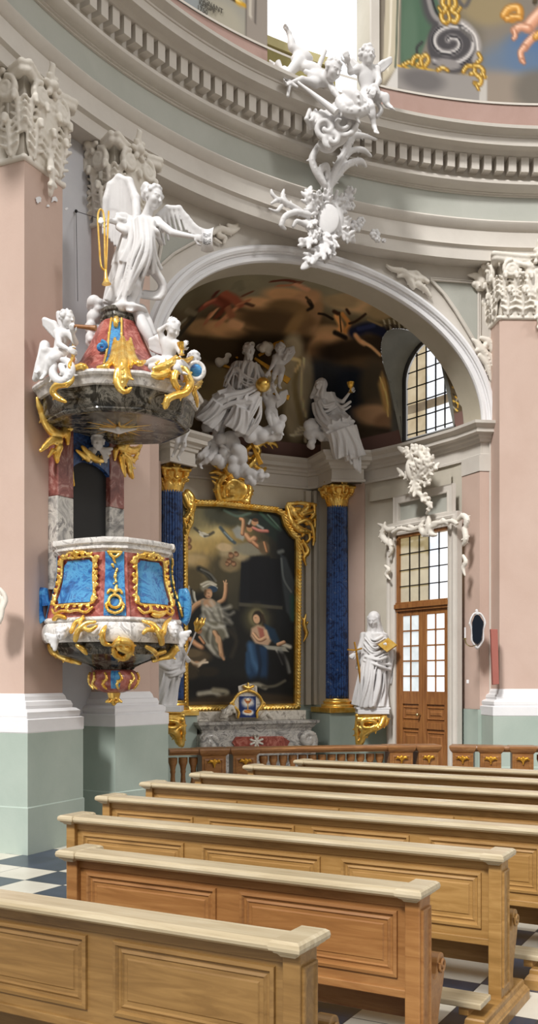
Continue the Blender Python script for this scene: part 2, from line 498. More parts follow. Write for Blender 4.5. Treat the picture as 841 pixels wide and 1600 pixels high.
def spiral(c, ex, ey, r0, r1, turns, a0=0.0, n=22, lift=0.0, en=None):
    """points winding from radius r0 to r1 in the plane (ex, ey)"""
    c = np.array(c, float); ex = np.array(ex, float); ey = np.array(ey, float); out = []
    for i in range(n):
        t = i / (n - 1); a = a0 + turns * 2 * PI * t; r = r0 * (r1 / r0) ** t
        p = c + ex * r * math.cos(a) + ey * r * math.sin(a)
        if en is not None: p = p + np.array(en) * lift * t
        out.append(p)
    return out
def bez(p, n=12):
    """smooth curve through control points (Catmull-Rom)"""
    P = [np.array(q, float) for q in p]; P = [2 * P[0] - P[1]] + P + [2 * P[-1] - P[-2]]; out = []
    m = max(2, n // (len(P) - 3))
    for i in range(1, len(P) - 2):
        for j in range(m):
            t = j / m; a, b, c, d = P[i - 1:i + 3]
            out.append(.5 * (2 * b + (c - a) * t + (2 * a - 5 * b + 4 * c - d) * t * t + (3 * b - a - 3 * c + d) * t ** 3))
    out.append(P[-2]); return out
def leaf(S, pts, w, r, nrm, k=None, lobes=4):
    """acanthus leaf: midrib through pts with lobes to both sides in the surface with normal nrm"""
    C = bez(pts, 10); S.chain(C, [r * (1 - .6 * i / (len(C) - 1)) for i in range(len(C))], k)
    nrm = np.array(nrm, float)
    for q in range(2):
        a = C[int(len(C) * (.12 + .38 * q))]; b = C[min(int(len(C) * (.55 + .4 * q)), len(C) - 1)]; d = unit(b - a); s = unit(np.cross(nrm, d)); nn = np.cross(d, s)
        S.e((a + b) / 2 - nn * 0, (np.linalg.norm(b - a) * .62, w * (.72 - .2 * q), r * .75), [d, s, nn], .008)
    for i in range(lobes):
        j = int((i + .3) / lobes * (len(C) - 2)); d = unit(C[j + 1] - C[j]); s = unit(np.cross(nrm, d))
        ww = w * math.sin(PI * (i + .8) / (lobes + .6))
        for q in (-1, 1):
            a = C[j]; b = a + s * q * ww * .65 + d * ww * .3 + nrm * r * .2; c2 = b + s * q * ww * .35 + d * ww * .35 + nrm * r * .5
            S.chain([a, b, c2], [r * .7, r * .75, r * .45], k)

def drape(S, P, guides, n, r, k=None, seed=1, d0=0.0):
    """sheet of cloth through guide lines [(px, py, depth)...]; ridges and hollows alternate"""
    rn = random.Random(seed); G = []
    for g in guides:
        C = bez(g, 18) if len(g) > 2 else [np.array(g[0], float), np.array(g[1], float)]
        x = np.linspace(0, 1, len(C)); q = np.linspace(0, 1, 13); G.append(np.stack([np.interp(q, x, [c[i] for c in C]) for i in range(3)], 1))
    G = np.array(G); m = len(G) - 1
    for j in range(n):
        f0 = (j + (rn.uniform(-.35, .35) if 0 < j < n - 1 else 0)) / max(n - 1, 1); dr_ = rn.uniform(-.9, .9) / max(n - 1, 1) * 1.3
        L = []
        for i in range(13):
            f = min(max(f0 + dr_ * (i / 12 - .5), 0), 1) * m; a = min(int(f), m - 1) if m else 0; w = f - a
            L.append(G[a][i] * (1 - w) + (G[min(a + 1, m)][i] * w if m else 0))
        rid = j % 2; ph = rn.uniform(0, 6); am = rn.uniform(.4, 2.2); sz = rn.uniform(.7, 1.35); r_ = r * sz
        pts = []; rad = []
        for i, c in enumerate(L):
            t = i / 12; dd = -r_ * (1.5 if rid else -.2) * (.55 + .45 * math.sin(ph + 4 * t)) + d0
            pts.append(P(c[0] + am * math.sin(ph + 5 * t), c[1], c[2] + dd)); rad.append(r_ * (.95 if rid else 1.35) * (.85 + .25 * math.sin(ph * 2 + 4 * t)))
        S.line(pts, rad, r * .75 if k is None else k)
# ---------------------------------------------------------------- hand painted pictures: brush strokes laid on a canvas, then on the mesh as its paint
class Paint:
    def __init__(self, W, H, box, bg):
        self.W, self.H = W, H; self.x0, self.y0, self.x1, self.y1 = box
        self.X, self.Y = np.meshgrid(np.linspace(self.x0, self.x1, W), np.linspace(self.y0, self.y1, H))
        self.C = np.zeros((H, W, 3)); self.C[:] = self.col(bg)
        r = np.random.RandomState(5); self.N = np.zeros((H, W))
        for q, a in ((6, 1.0), (14, .6), (30, .4), (64, .25)):
            g = r.rand(q + 2, q + 2); yy = np.linspace(0, q, H); xx = np.linspace(0, q, W)
            iy = yy.astype(int); ix = xx.astype(int); fy = (yy - iy)[:, None]; fx = (xx - ix)[None]
            fy = fy * fy * (3 - 2 * fy); fx = fx * fx * (3 - 2 * fx)
            self.N += a * (g[iy][:, ix] * (1 - fy) * (1 - fx) + g[iy + 1][:, ix] * fy * (1 - fx) + g[iy][:, ix + 1] * (1 - fy) * fx + g[iy + 1][:, ix + 1] * fy * fx)
        self.N = self.N / 2.25 - .5
    def col(self, h):
        h = h.lstrip('#'); return np.array([int(h[i:i + 2], 16) / 255 for i in (0, 2, 4)])
    def mix(self, A, c):
        A = np.clip(A, 0, 1)[..., None]; self.C = self.C * (1 - A) + self.col(c) * A
    def blob(self, x, y, rx, ry, c, soft=.5, a=1.0, rot=0, wob=.5):
        q = math.radians(rot); dx, dy = self.X - x, self.Y - y
        u = (dx * math.cos(q) + dy * math.sin(q)) / rx; v = (-dx * math.sin(q) + dy * math.cos(q)) / ry
        d = np.sqrt(u * u + v * v) + wob * self.N
        t = np.clip((1 + soft * .5 - d) / max(soft, .03), 0, 1); self.mix(a * t * t * (3 - 2 * t), c); return self
    def poly(self, P, c, soft=1.0, a=1.0):
        ins = np.zeros(self.X.shape, bool); n = len(P); D = np.full(self.X.shape, 1e9)
        for i in range(n):
            (xa, ya), (xb, yb) = P[i], P[(i + 1) % n]
            if ya != yb:
                cr = ((ya > self.Y) != (yb > self.Y)) & (self.X < (xb - xa) * (self.Y - ya) / (yb - ya) + xa); ins ^= cr
            D = np.minimum(D, self.seg(xa, ya, xb, yb))
        sd = np.where(ins, -D, D); self.mix(a * np.clip(.5 - sd / (2 * soft), 0, 1), c); return self
    def seg(self, xa, ya, xb, yb):
        dx, dy = xb - xa, yb - ya; L = max(dx * dx + dy * dy, 1e-9)
        t = np.clip(((self.X - xa) * dx + (self.Y - ya) * dy) / L, 0, 1)
        return np.hypot(self.X - xa - t * dx, self.Y - ya - t * dy)
    def line(self, P, w, c, soft=.6, a=1.0, curve=True):
        if curve and len(P) > 2: P = [tuple(q[:2]) for q in bez([(x, y, 0) for x, y in P], 4 * len(P))]
        D = np.full(self.X.shape, 1e9)
        for i in range(len(P) - 1): D = np.minimum(D, self.seg(*P[i], *P[i + 1]))
        self.mix(a * np.clip((w * (1 + soft) - D) / (w * 2 * soft + 1e-6), 0, 1), c); return self
    def body(self, joints, w, skin, shade):
        """a limb in two tones"""
        self.line([(x + w * .3, y + w * .3) for x, y in joints], w, shade, .2); self.line(joints, w * .78, skin, .4); self.line([(x - w * .25, y - w * .25) for x, y in joints], w * .3, self.lift(skin), .8, .7); return self
    def lift(self, c):
        return '#%02x%02x%02x' % tuple(int(min(255, 255 * v * 1.18 + 8)) for v in self.col(c))
    def grain(self, a=.05):
        self.C = np.clip(self.C * (1 + a * 2 * self.N[..., None]), 0, 1); return self
    def sample(self, x, y):
        i = np.clip((np.asarray(y) - self.y0) / (self.y1 - self.y0) * (self.H - 1), 0, self.H - 1); j = np.clip((np.asarray(x) - self.x0) / (self.x1 - self.x0) * (self.W - 1), 0, self.W - 1)
        a = i.astype(int); b = j.astype(int); a2 = np.minimum(a + 1, self.H - 1); b2 = np.minimum(b + 1, self.W - 1); fi = (i - a)[..., None]; fj = (j - b)[..., None]
        s = (self.C[a, b] * (1 - fi) + self.C[a2, b] * fi) * (1 - fj) + (self.C[a, b2] * (1 - fi) + self.C[a2, b2] * fi) * fj
        return np.where(s <= .04045, s / 12.92, ((s + .055) / 1.055) ** 2.4)
def painted(o, cols):
    at_ = o.data.color_attributes.new('paint', 'FLOAT_COLOR', 'POINT')
    at_.data.foreach_set('color', np.concatenate([cols, np.ones((len(cols), 1))], 1).astype(np.float32).ravel())
M['fresco'] = vcol('fresco paint', .8, .15)
M['oil'] = vcol('oil paint', .45, .25)
def gridmesh(name, P, mat, parent=None, base=None, keep=None):
    P = np.array([[tuple(q) for q in r] for r in P]); a, b = P.shape[:2]
    I = np.arange(a * b).reshape(a, b)
    Q = np.stack([I[:-1, :-1], I[:-1, 1:], I[1:, 1:], I[1:, :-1]], -1)
    if keep is not None: Q = Q[keep]
    return make(name, P.reshape(-1, 3), None, mat, parent, True, 0, base, 0, Q.reshape(-1, 4))
# ================================================================= the setting
def hexrot(ang): return (0, 0, ang)
ROW = Vector((0.8746, -0.4848)); FWD = Vector((0.4848, 0.8746))
# floor: dark slate with white squares, laid along the pews
m, nt, b = newmat('slate and white marble floor')
v = tex(nt, (1, 1, 1), (0, 0, math.radians(29)))
spx = nt.nodes.new('ShaderNodeSeparateXYZ'); nt.links.new(v, spx.inputs[0])
def mth(op, a, b_=None):
    n_ = nt.nodes.new('ShaderNodeMath'); n_.operation = op
    for k_, q in enumerate((a, b_)):
        if q is None: continue
        if isinstance(q, (int, float)): n_.inputs[k_].default_value = q
        else: nt.links.new(q, n_.inputs[k_])
    return n_.outputs[0]
def third(ax, off): return mth('LESS_THAN', mth('FLOORED_MODULO', mth('FLOOR', mth('DIVIDE', mth('ADD', spx.outputs[ax], off), .41667)), 3), .5)
ckf = mth('ABSOLUTE', mth('SUBTRACT', third(0, .41667), third(1, .83333)))
n1 = noise(nt, v, 2.2, 5)
dk = ramp(nt, n1, [(0.3, '#262d3a'), (0.7, '#3c4558')]); lt = ramp(nt, n1, [(0.3, '#c4beaf'), (0.7, '#d6d0c3')])
br = nt.nodes.new('ShaderNodeTexBrick'); nt.links.new(v, br.inputs['Vector']); br.offset = 0.0
br.inputs['Scale'].default_value = 1.0; br.inputs['Brick Width'].default_value = .41667; br.inputs['Row Height'].default_value = .41667; br.inputs['Mortar Size'].default_value = .004
mx = nt.nodes.new('ShaderNodeMix'); mx.data_type = 'RGBA'
nt.links.new(ckf, mx.inputs['Factor']); nt.links.new(dk, mx.inputs[6]); nt.links.new(lt, mx.inputs[7])
m2 = nt.nodes.new('ShaderNodeMix'); m2.data_type = 'RGBA'; nt.links.new(br.outputs['Fac'], m2.inputs['Factor'])
nt.links.new(mx.outputs[2], m2.inputs[6]); m2.inputs[7].default_value = (*rgb('#2a2c30'), 1)
nt.links.new(m2.outputs[2], b.inputs['Base Color']); b.inputs['Roughness'].default_value = 0.28
M['floor'] = m
fl = MB().box((1.5, 8.5, -.05), (17, 20, .1)).obj('floor', M['floor'], base=(1.5, 8.5, -.1))
tag(fl, 'dark slate floor with white square tiles under the pews', 'floor', kind='structure')

def cyl(px, py, R):
    """point where the sight line through a pixel meets the nave cylinder of radius R"""
    u = (px - CX) / F
    A = u * u + 1; B = -2 * (u * NC.x + NC.y); Cc = NC.x ** 2 + NC.y ** 2 - R * R
    Y = (-B + math.sqrt(max(B * B - 4 * A * Cc, 0))) / (2 * A)
    return Vector((u * Y, Y, EYE + (HZ - py) * Y / F))
def cth(p): return math.degrees(math.atan2(p.y - NC.y, p.x - NC.x))
def ringsweep(mb, prof, t0, t1, n):
    P = [[pol(t0 + (t1 - t0) * i / n, R, z) for R, z in prof] for i in range(n + 1)]
    return mb.grid(P)

# ---- nave entablature (one moulded ring)
E_PROF = [(7.43, 7.68), (7.13, 7.68), (7.13, 7.84), (7.11, 7.855), (7.09, 7.87), (7.10, 7.90), (7.10, 8.09), (7.085, 8.10), (7.07, 8.12), (7.03, 8.17), (7.02, 8.20), (7.04, 8.225), (7.13, 8.25)]
F_PROF = [(7.13, 8.25), (7.13, 8.61)]
C_PROF = [(7.13, 8.60), (7.105, 8.605), (7.105, 8.62), (7.08, 8.625), (7.08, 8.64), (7.05, 8.645), (7.0, 8.67), (6.965, 8.71), (6.965, 8.75), (7.0, 8.785), (7.03, 8.79), (7.03, 9.045),
          (6.90, 9.05), (6.87, 9.06), (6.85, 9.085), (6.83, 9.10), (6.72, 9.115), (6.72, 9.22), (6.705, 9.225), (6.70, 9.245), (6.65, 9.27), (6.605, 9.295), (6.60, 9.335), (6.64, 9.36), (7.2, 9.45)]
e = thing('trim_1', 'moulded grey ring entablature with sage frieze and dentils', 'entablature', pol(116, 7.1, 7.68), kind='structure')
ringsweep(MB(), E_PROF, 66, 166, 130).obj('architrave', M['cream'], e, True, auto=28)
ringsweep(MB(), F_PROF, 66, 166, 130).obj('frieze', M['frieze'], e, True)
ringsweep(MB(), C_PROF, 66, 166, 130).obj('cornice', M['cream'], e, True, auto=28)
d = MB(); th = 66.0
while th < 165:
    w = .92
    rs = []
    for R in (7.04, 6.885):
        rs.append([pol(th, R, 8.845), pol(th + w, R, 8.845), pol(th + w, R, 9.05), pol(th, R, 9.05)])
    d.rings(rs); th += 1.5
d.obj('dentil_course', M['cream'], e)

# ---- drum above
dr = MB(); TW0, TW1 = cth(cyl(578, 60, 7.2)), cth(cyl(418, 40, 7.2))
ringsweep(dr, [(7.2, 9.4), (7.2, 9.97)], 66, TW0, 60); ringsweep(dr, [(7.2, 9.4), (7.2, 9.97)], TW1, 166, 60)
tag(dr.obj('wall_upper', M['band'], smooth=True), 'rose brown band of wall above the ring cornice', 'wall', kind='structure')

# ---- nave wall with the chapel arch
RW, Z0 = 7.4, 5.41
AI, BI, AO, BO = 2.57, 1.95, 2.77, 2.15
TCA = 117.15
def wal(s, z, R=RW):
    return pol(TCA - math.degrees(s / RW), R, z)
w = MB(); n = 96; P = []
for i in range(n + 1):
    s = -3.08 + 5.9 * i / n
    ab = abs(s)
    zb = Z0 + (BI + .1) * math.sqrt(max(0, 1 - (s / (AI + .1)) ** 2)) if ab < AI + .1 else Z0
    P.append([wal(s, zb + (7.9 - zb) * j / 6) for j in range(7)])
w.grid(P)
for s0, s1 in ((-3.08, -AI), (AI, 2.82)):
    w.grid([[wal(s0 + (s1 - s0) * i / 4, z) for z in (0, 1.3, Z0)] for i in range(5)])
wo = w.obj('wall_chapel_arch', M['cream'], smooth=True)
tag(wo, 'pale plaster wall pierced by the wide chapel arch', 'wall', kind='structure')
ar = MB(); prof = [(-.0, 0.0), (0.0, .03), (.015, .055), (.05, .06), (.055, .035), (.10, .03), (.105, .055), (.125, .06), (.13, .085), (.165, .1), (.2, .09), (.205, .04), (.24, .0)]
P = []
for i in range(97):
    f = PI * i / 96
    P.append([wal(-(AI + w_) * math.cos(f), Z0 + (BI + w_) * math.sin(f), RW - o_) for w_, o_ in prof])
ar.grid(P)
archv = ar.obj('trim_2', M['white'], smooth=True, auto=28)
tag(archv, 'white moulded archivolt round the chapel opening', 'arch moulding', kind='structure')
DEP = .42
def revp(s, z, d):           # point on the reveal, d behind the wall face
    p = wal(s, z); return Vector((p.x + UU.x * d, p.y + UU.y * d, z))
rv = MB(); P = []
for i in range(97):
    f = PI * i / 96; s = -AI * math.cos(f); z = Z0 + BI * math.sin(f)
    P.append([revp(s, z, -.02), revp(s, z, DEP)])
P = [[revp(-AI, 0, -.02), revp(-AI, 0, DEP)]] + P + [[revp(AI, 0, -.02), revp(AI, 0, DEP)]]
rv.grid(P, flip=True)
M['soffit'] = plaster('beige soffit plaster', '#b0a896', '#bbb3a2')  # one even tone, darker than the wall around the arch
tag(rv.obj('wall_arch_reveal', M['soffit'], smooth=True, auto=50), 'plain beige inner face of the chapel arch', 'arch', kind='structure')

# recess wall between and beside the left piers, and behind the right pier
rc = MB(); ringsweep(rc, [(7.36, 0), (7.36, 1.25)], 138, 155, 20); 
tag(rc.obj('wall_recess_dado', M['dado'], smooth=True), 'green dado in the recess between the two left piers', 'wall', kind='structure')
rc = MB(); ringsweep(rc, [(7.36, 1.25), (7.36, 7.75)], 138, 155, 20)
tag(rc.obj('wall_recess', M['recess'], smooth=True), 'pale grey recess wall between the two left piers', 'wall', kind='structure')
rc = MB(); ringsweep(rc, [(7.36, 0), (7.36, 7.75)], 66, 96.4, 20)
tag(rc.obj('wall_right', M['cream'], smooth=True), 'pale wall behind the right pier', 'wall', kind='structure')

# ---- piers: pedestal, base moulding, shaft, capital
def pierplan(t0, t1, R0, off, Rb=7.64):
    d = math.degrees(off / R0)
    a, b2 = t0 - d, t1 + d
    return [pol(a, R0 - off), pol(b2, R0 - off), pol(b2, Rb), pol(a, Rb)]
def pier_part(t0, t1, R0, prof):
    return MB().rings([[Vector((p.x, p.y, z)) for p in pierplan(t0, t1, R0, off)] for off, z in prof])
def capital(t0, t1, R0, zb, zt, par, h=.014, seed=3):
    """composite capital: bell, two rows of leaves, corner volutes, curved abacus with a flower, hanging leaf"""
    S = Sculpt(h, .03); H = zt - zb
    cs = [np.array(p) for p in (pol(t1, R0), pol(t0, R0))]                  # front corners, left then right in view
    back = np.array(pol(t1, 7.55)); backr = np.array(pol(t0, 7.55))
    up = np.array((0, 0, 1.0))
    faces = [(cs[0], cs[1]), (back, cs[0]), (cs[1], backr)]
    for fi, (a, b) in enumerate(faces):
        a = a.copy(); b = b.copy(); a[2] = b[2] = zb
        d = unit(b - a); L = np.linalg.norm(b - a); nrm = np.array((-d[1], d[0], 0)) * -1
        mid = (a + b) / 2
        ctr = np.array((NC.x, NC.y, zb))
        out = unit(np.cross(d, up)); 
        nrm = out if out @ (mid - (cs[0] * .25 + cs[1] * .25 + back * .25 + backr * .25) * np.array((1, 1, 0)) - np.array((0, 0, zb))) > 0 else -out
        p = lambda x, z, o: a + d * x * L + up * z * H + nrm * o
        m_ = max(2, int(L / .19)); R3 = [d, nrm, up]
        for i in range(1, m_): S.c(p(i / m_, .05, -.03), p(i / m_, .85, .0), .06, .08, .06)
        S.c(p(-.02, .0, .0), p(1.02, .0, .0), .03, None, .01)
        def acan(x, z0_, z1_, w, o):
            c0 = p(x, (z0_ + z1_) / 2, o); hh = (z1_ - z0_) * H / 2
            S.e(c0, (w, .03, hh * 1.05), R3, .012)
            S.chain([p(x, z0_, o + .03), p(x, (z0_ + z1_) / 2, o + .045), p(x, z1_ - .04, o + .06), p(x, z1_ + .01, o + .10), p(x, z1_ - .05, o + .12)], [.016, .018, .03, .035, .022], .01)
            for q in (-1, 1):
                for t_ in (.2, .45, .68, .88):
                    b0 = p(x, z0_ + (z1_ - z0_) * t_, o + .03); b1 = b0 + d * q * w * (1.15 - .35 * t_) + up * .045 + nrm * .012
                    S.c(b0, b1, .02, .016, .008)
        rn = random.Random(seed + fi)
        for i in range(m_): acan((i + .5) / m_, .03, .42, .095, .02)
        for i in range(m_ + 1): acan(min(max(i / m_, .05), .95), .28, .66, .085, .015)
        for i in range(int(26 * L)):                                       # flowers and grapes
            xx = rn.uniform(.15, .85); S.s(p(xx, .70 + .10 * abs(xx - .5) + rn.uniform(-.05, .05), rn.uniform(.05, .08)), rn.uniform(.02, .032), .008)
        for x, sg in ((.0, 1), (1.0, -1)):                                 # volutes curling inwards
            c0 = p(x + sg * .14 / max(L, .3), .76, .07)
            S.e(c0, (.125, .03, .125), R3, .01); S.chain([q_ + nrm * .03 for q_ in spiral(c0, d * sg * -1, up, .125, .03, -1.8, PI / 2, 30)], [.026] * 30, .006)
            S.s(c0 + nrm * .02, .035, .01)
            S.chain(bez([c0 + up * .11, p(.5, .8, .05)], 6), [.03] * 7, .015)
        A = [p(x, .93 , .09 - .09 * math.sin(PI * (x + .08) / 1.16)) for x in np.linspace(-.08, 1.08, 9)]
        S.chain(A, .045, .02)
        A = [p(x, 1.0, .11 - .09 * math.sin(PI * (x + .1) / 1.2)) for x in np.linspace(-.1, 1.1, 9)]
        S.chain(A, .04, .015)
        if fi == 0 or L > .4:                                              # abacus flower
            c0 = p(.5, .97, .08)
            for q in range(6):
                an = PI / 3 * q; S.c(c0, c0 + (d * math.cos(an) + up * math.sin(an)) * .10 + nrm * .03, .035, .03, .012)
            S.s(c0 + nrm * .05, .05, .01); S.chain([c0 + up * .08, c0 + up * .2 + nrm * .03, c0 + up * .25], [.04, .03, .012], .01)
        if fi == 0:
            leaf(S, [p(.5, .2, .06), p(.5, .0, .10), p(.52, -.16, .09), p(.56, -.28, .05)], .07, .035, nrm, .015, 3)
            S.e(p(.5, .55, .03), (.16, .05, .2), [d, nrm, up], .03)
    return S.obj('capital', M['stucco2'], par)
def pier(name, label, t0, t1, R0, cap=(6.82, 7.68), seed=3):
    c = pol((t0 + t1) / 2, R0)
    t = thing(name, label, 'pier', c, kind='structure')
    pier_part(t0, t1, R0, [(.16, 0), (.16, .45), (.15, .46), (.15, 1.17)]).obj('pedestal', M['dado'], t)
    pier_part(t0, t1, R0, [(.15, 1.17), (.155, 1.18), (.155, 1.30), (.12, 1.31), (.13, 1.335), (.13, 1.37), (.10, 1.395), (.07, 1.40), (.075, 1.43), (.06, 1.47), (.03, 1.48), (.02, 1.52), (.0, 1.55)]).obj('base_moulding', M['white'], t)
    pier_part(t0, t1, R0, [(0, 1.54), (0, cap[0])]).obj('shaft', M['pink'], t)
    pier_part(t0, t1, R0, [(-.02, cap[0] - .01), (-.02, cap[1])]).obj('capital_core', M['stucco2'], t)
    capital(t0, t1, R0, cap[0], cap[1], t, seed=seed)
    return t
pier_a = pier('pier', 'pink left pier nearest the front pews, ornate capital, bare lit side', 151.9, 156.8, 7.0)
for cx_, cy_, n_ in ((60, 313, 7), (84, 312, 8), (75, 322, 4), (103, 326, 4)):
    rn = random.Random(cx_); x = MB(); q = []
    for k_ in range(n_ + 3):
        a_ = 2 * PI * k_ / (n_ + 3); r_ = rn.uniform(2, 6.5) * (.5 if n_ < 5 else 1); u_ = cyl(cx_ + r_ * math.cos(a_), cy_ + r_ * math.sin(a_), 6.985); q.append(u_)
    x.rings([[p_ for p_ in q], [p_ + Vector((.006, -.004, 0)) for p_ in q]]); x.obj('paint_loss', M['white'], pier_a)
pier('pier', 'pink pier behind the pulpit, its capital above the trumpet angel', 140.6, 145.2, 7.0, seed=8)
pier('pier', 'pink pier at the right edge beyond the sconce', 87.5, 96.2, 7.0, seed=12)

# jamb pilasters of the arch with their imposts follow the chapel cornice
CP = [(2.43, 7.38), (2.41, 7.6), (2.36, 8.0), (2.27, 8.5), (2.14, 8.95), (2.0, 9.35), (1.92, 9.6), (1.75, 9.85), (1.62, 10.1), (1.45, 10.25), (.6, 10.27), (-.3, 10.27), (-1.15, 10.25), (-1.3, 10.1), (-1.45, 9.85), (-1.62, 9.6), (-1.8, 9.3), (-2.15, 8.9), (-2.45, 8.4), (-2.6, 7.9), (-2.66, 7.34)]
CPW = [chap(s, t) for s, t in CP]
def offsetpath(P, d):
    out = []
    for i, p in enumerate(P):
        a = P[max(i - 1, 0)]; b = P[min(i + 1, len(P) - 1)]
        e1 = (p - a) if i else (b - p); e2 = (b - p) if i < len(P) - 1 else (p - a)
        n1 = Vector((-e1.y, e1.x, 0)).normalized(); n2 = Vector((-e2.y, e2.x, 0)).normalized()
        q = n1 + n2; q.normalize(); c = max(q.dot(n1), .35)
        out.append(p + q * (d / c))
    return out
def pathsweep(mb, P, prof, flip=False):
    rows = []
    for o, z in prof:
        rows.append([Vector((q.x, q.y, z)) for q in offsetpath(P, o)])
    return mb.grid(rows, flip=flip)
x = MB(); pathsweep(x, CPW, [(0, 1.25), (0, Z0)])
tag(x.obj('wall_chapel', M['creamdk'], smooth=True, auto=30), 'curved grey beige wall of the chapel behind the altar', 'wall', kind='structure')
x = MB(); pathsweep(x, CPW, [(.03, 0), (.03, 1.15), (.0, 1.18), (0, 1.25)])
tag(x.obj('wall_chapel_dado', M['dado'], smooth=True, auto=30), 'green painted dado of the chapel wall', 'wall', kind='structure')
# entablature path: right jamb front, reveal, wall with breaks over the columns
CR, CL = (1.66, 9.79), (-1.31, 9.79)
def v2(p): return Vector((p[0], p[1], 0))
JR0, JR1 = wal(2.82, 0), wal(AI, 0)
JL0, JL1 = wal(-2.9, 0), wal(-AI, 0)
rb = lambda s: revp(s, 0, DEP)
EP = [JR0, JR1, rb(AI - .0)] + [chap(s, t) for s, t in CP[1:7]]
EP += [chap(*q) for q in ((1.93, 9.58), (1.86, 9.30), (1.40, 9.50), (1.46, 10.05))] + [chap(1.35, 10.25), chap(.6, 10.27), chap(-.3, 10.27), chap(-1.05, 10.25)]
EP += [chap(*q) for q in ((-1.11, 10.05), (-1.05, 9.50), (-1.51, 9.30), (-1.6, 9.58))] + [chap(s, t) for s, t in CP[16:20]] + [rb(-AI), JL1, JL0]
ENT = [(0, 4.93), (.035, 4.935), (.035, 4.97), (.015, 4.98), (.015, 5.14), (.05, 5.15), (.06, 5.19), (.09, 5.205), (.10, 5.24), (.17, 5.26), (.17, 5.32), (.19, 5.33), (.235, 5.37), (.24, 5.41), (.0, 5.43)]
x = MB(); pathsweep(x, EP, ENT)
tag(x.obj('trim_3', M['cream'], smooth=True, auto=25), 'moulded cornice running round the chapel at the springing of the arch', 'cornice', kind='structure')
# jamb pilaster faces in pink, right
for nm, sg, lb in (('wall_jamb_right', 1, 'pink pilaster of the arch jamb beside the chapel door'), ('wall_jamb_left', -1, 'pink arch jamb hidden beside the left column')):
    x = MB(); a = wal(sg * 2.8, 0, RW - .03); b_ = wal(sg * (AI - .03), 0, RW - .03); c_ = revp(sg * (AI - .03), 0, DEP - .02)
    P = [[Vector((q.x, q.y, z)) for z in (1.25, 4.72)] for q in (a, b_, c_)]
    x.grid(P); tag(x.obj(nm, M['pink']), lb, 'pilaster', kind='structure')
    x = MB(); a = wal(sg * 2.8, 0, RW - .07); b_ = wal(sg * (AI - .07), 0, RW - .07); c_ = revp(sg * (AI - .07), 0, DEP - .02)
    P = [[Vector((q.x, q.y, z)) for z in (0, 1.25)] for q in (a, b_, c_)]
    x.grid(P); tag(x.obj(nm + '_dado', M['dado']), lb.replace('pink', 'green painted foot of the'), 'pilaster', kind='structure')
    x = MB(); P = [[Vector((q.x, q.y, z)) for z in (4.72, 4.95)] for q in (wal(sg * 2.8, 0, RW - .04), wal(sg * (AI - .04), 0, RW - .04), revp(sg * (AI - .04), 0, DEP - .02))]
    x.grid(P); tag(x.obj(nm + '_neck', M['cream']), lb.replace('pink', 'pale neck of the'), 'pilaster', kind='structure')
# column entablature block lining: pink pilaster strips behind the columns
for nm, s0, t0_, s1, t1_, lb in (('trim_4', 1.99, 9.42, 1.86, 9.72, 'pinkish pilaster strip right of the right blue column'), ('trim_5', -1.68, 9.42, -1.55, 9.72, 'pinkish pilaster strip beside the left blue column')):
    x = MB(); a, b_ = chap(s0, t0_), chap(s1, t1_); nrm = (chap(.2, 8.4) - (a + b_) / 2).normalized() * .05
    x.rings([[Vector((q.x, q.y, 1.25)) for q in (a + nrm, b_ + nrm, b_ - nrm, a - nrm)], [Vector((q.x, q.y, 4.95)) for q in (a + nrm, b_ + nrm, b_ - nrm, a - nrm)]])
    tag(x.obj(nm, M['pink']), lb, 'pilaster', kind='structure')
# ================================================================= pews
PW = [  # left end, right end of the top back edge (metres), label
    (None, (.128, 3.22), 'front wooden pew cut by the bottom left corner, two panel back toned for dimmer light'),
    ((-1.013, 4.925), (.655, 4.015), 'second wooden pew from the front, short, with two panels toned for reddish light and scroll arm'),
    ((-1.274, 6.156), (1.18, 4.80), 'third wooden pew from the front, long, right scroll end and footboard fully seen'),
    ((-1.221, 7.17), (1.707, 5.59), 'fourth wooden pew from the front, its foot just showing at the right edge'),
    ((-1.019, 8.106), (2.234, 6.38), 'fifth wooden pew from the front, between the fourth and sixth'),
    ((-.666, 8.878), (2.76, 7.17), 'sixth wooden pew from the front, starting level with the pulpit finial'),
    ((-.197, 9.67), (3.29, 7.96), 'seventh wooden pew from the front, only its cap and a strip of back seen'),
    ((.325, 10.28), (3.8, 8.75), 'rearmost wooden pew, right before the altar rail'),
]
def pew_end(x0, x1):
    """end panel outline in (a, z): a forward from the back face"""
    o = [(-.045, .79), (-.045, .10), (.20, .10)]
    o += [tuple(q[:2]) for q in bez([(.20, .10, 0), (.178, .17, 0), (.21, .27, 0), (.255, .36, 0), (.272, .43, 0), (.258, .485, 0), (.222, .500, 0), (.19, .485, 0), (.178, .45, 0)], 32)][1:]
    o += [tuple(q[:2]) for q in bez([(.166, .42, 0), (.14, .408, 0), (.115, .425, 0), (.098, .48, 0), (.086, .58, 0)], 20)]
    o += [(.085, .79)]
    return o
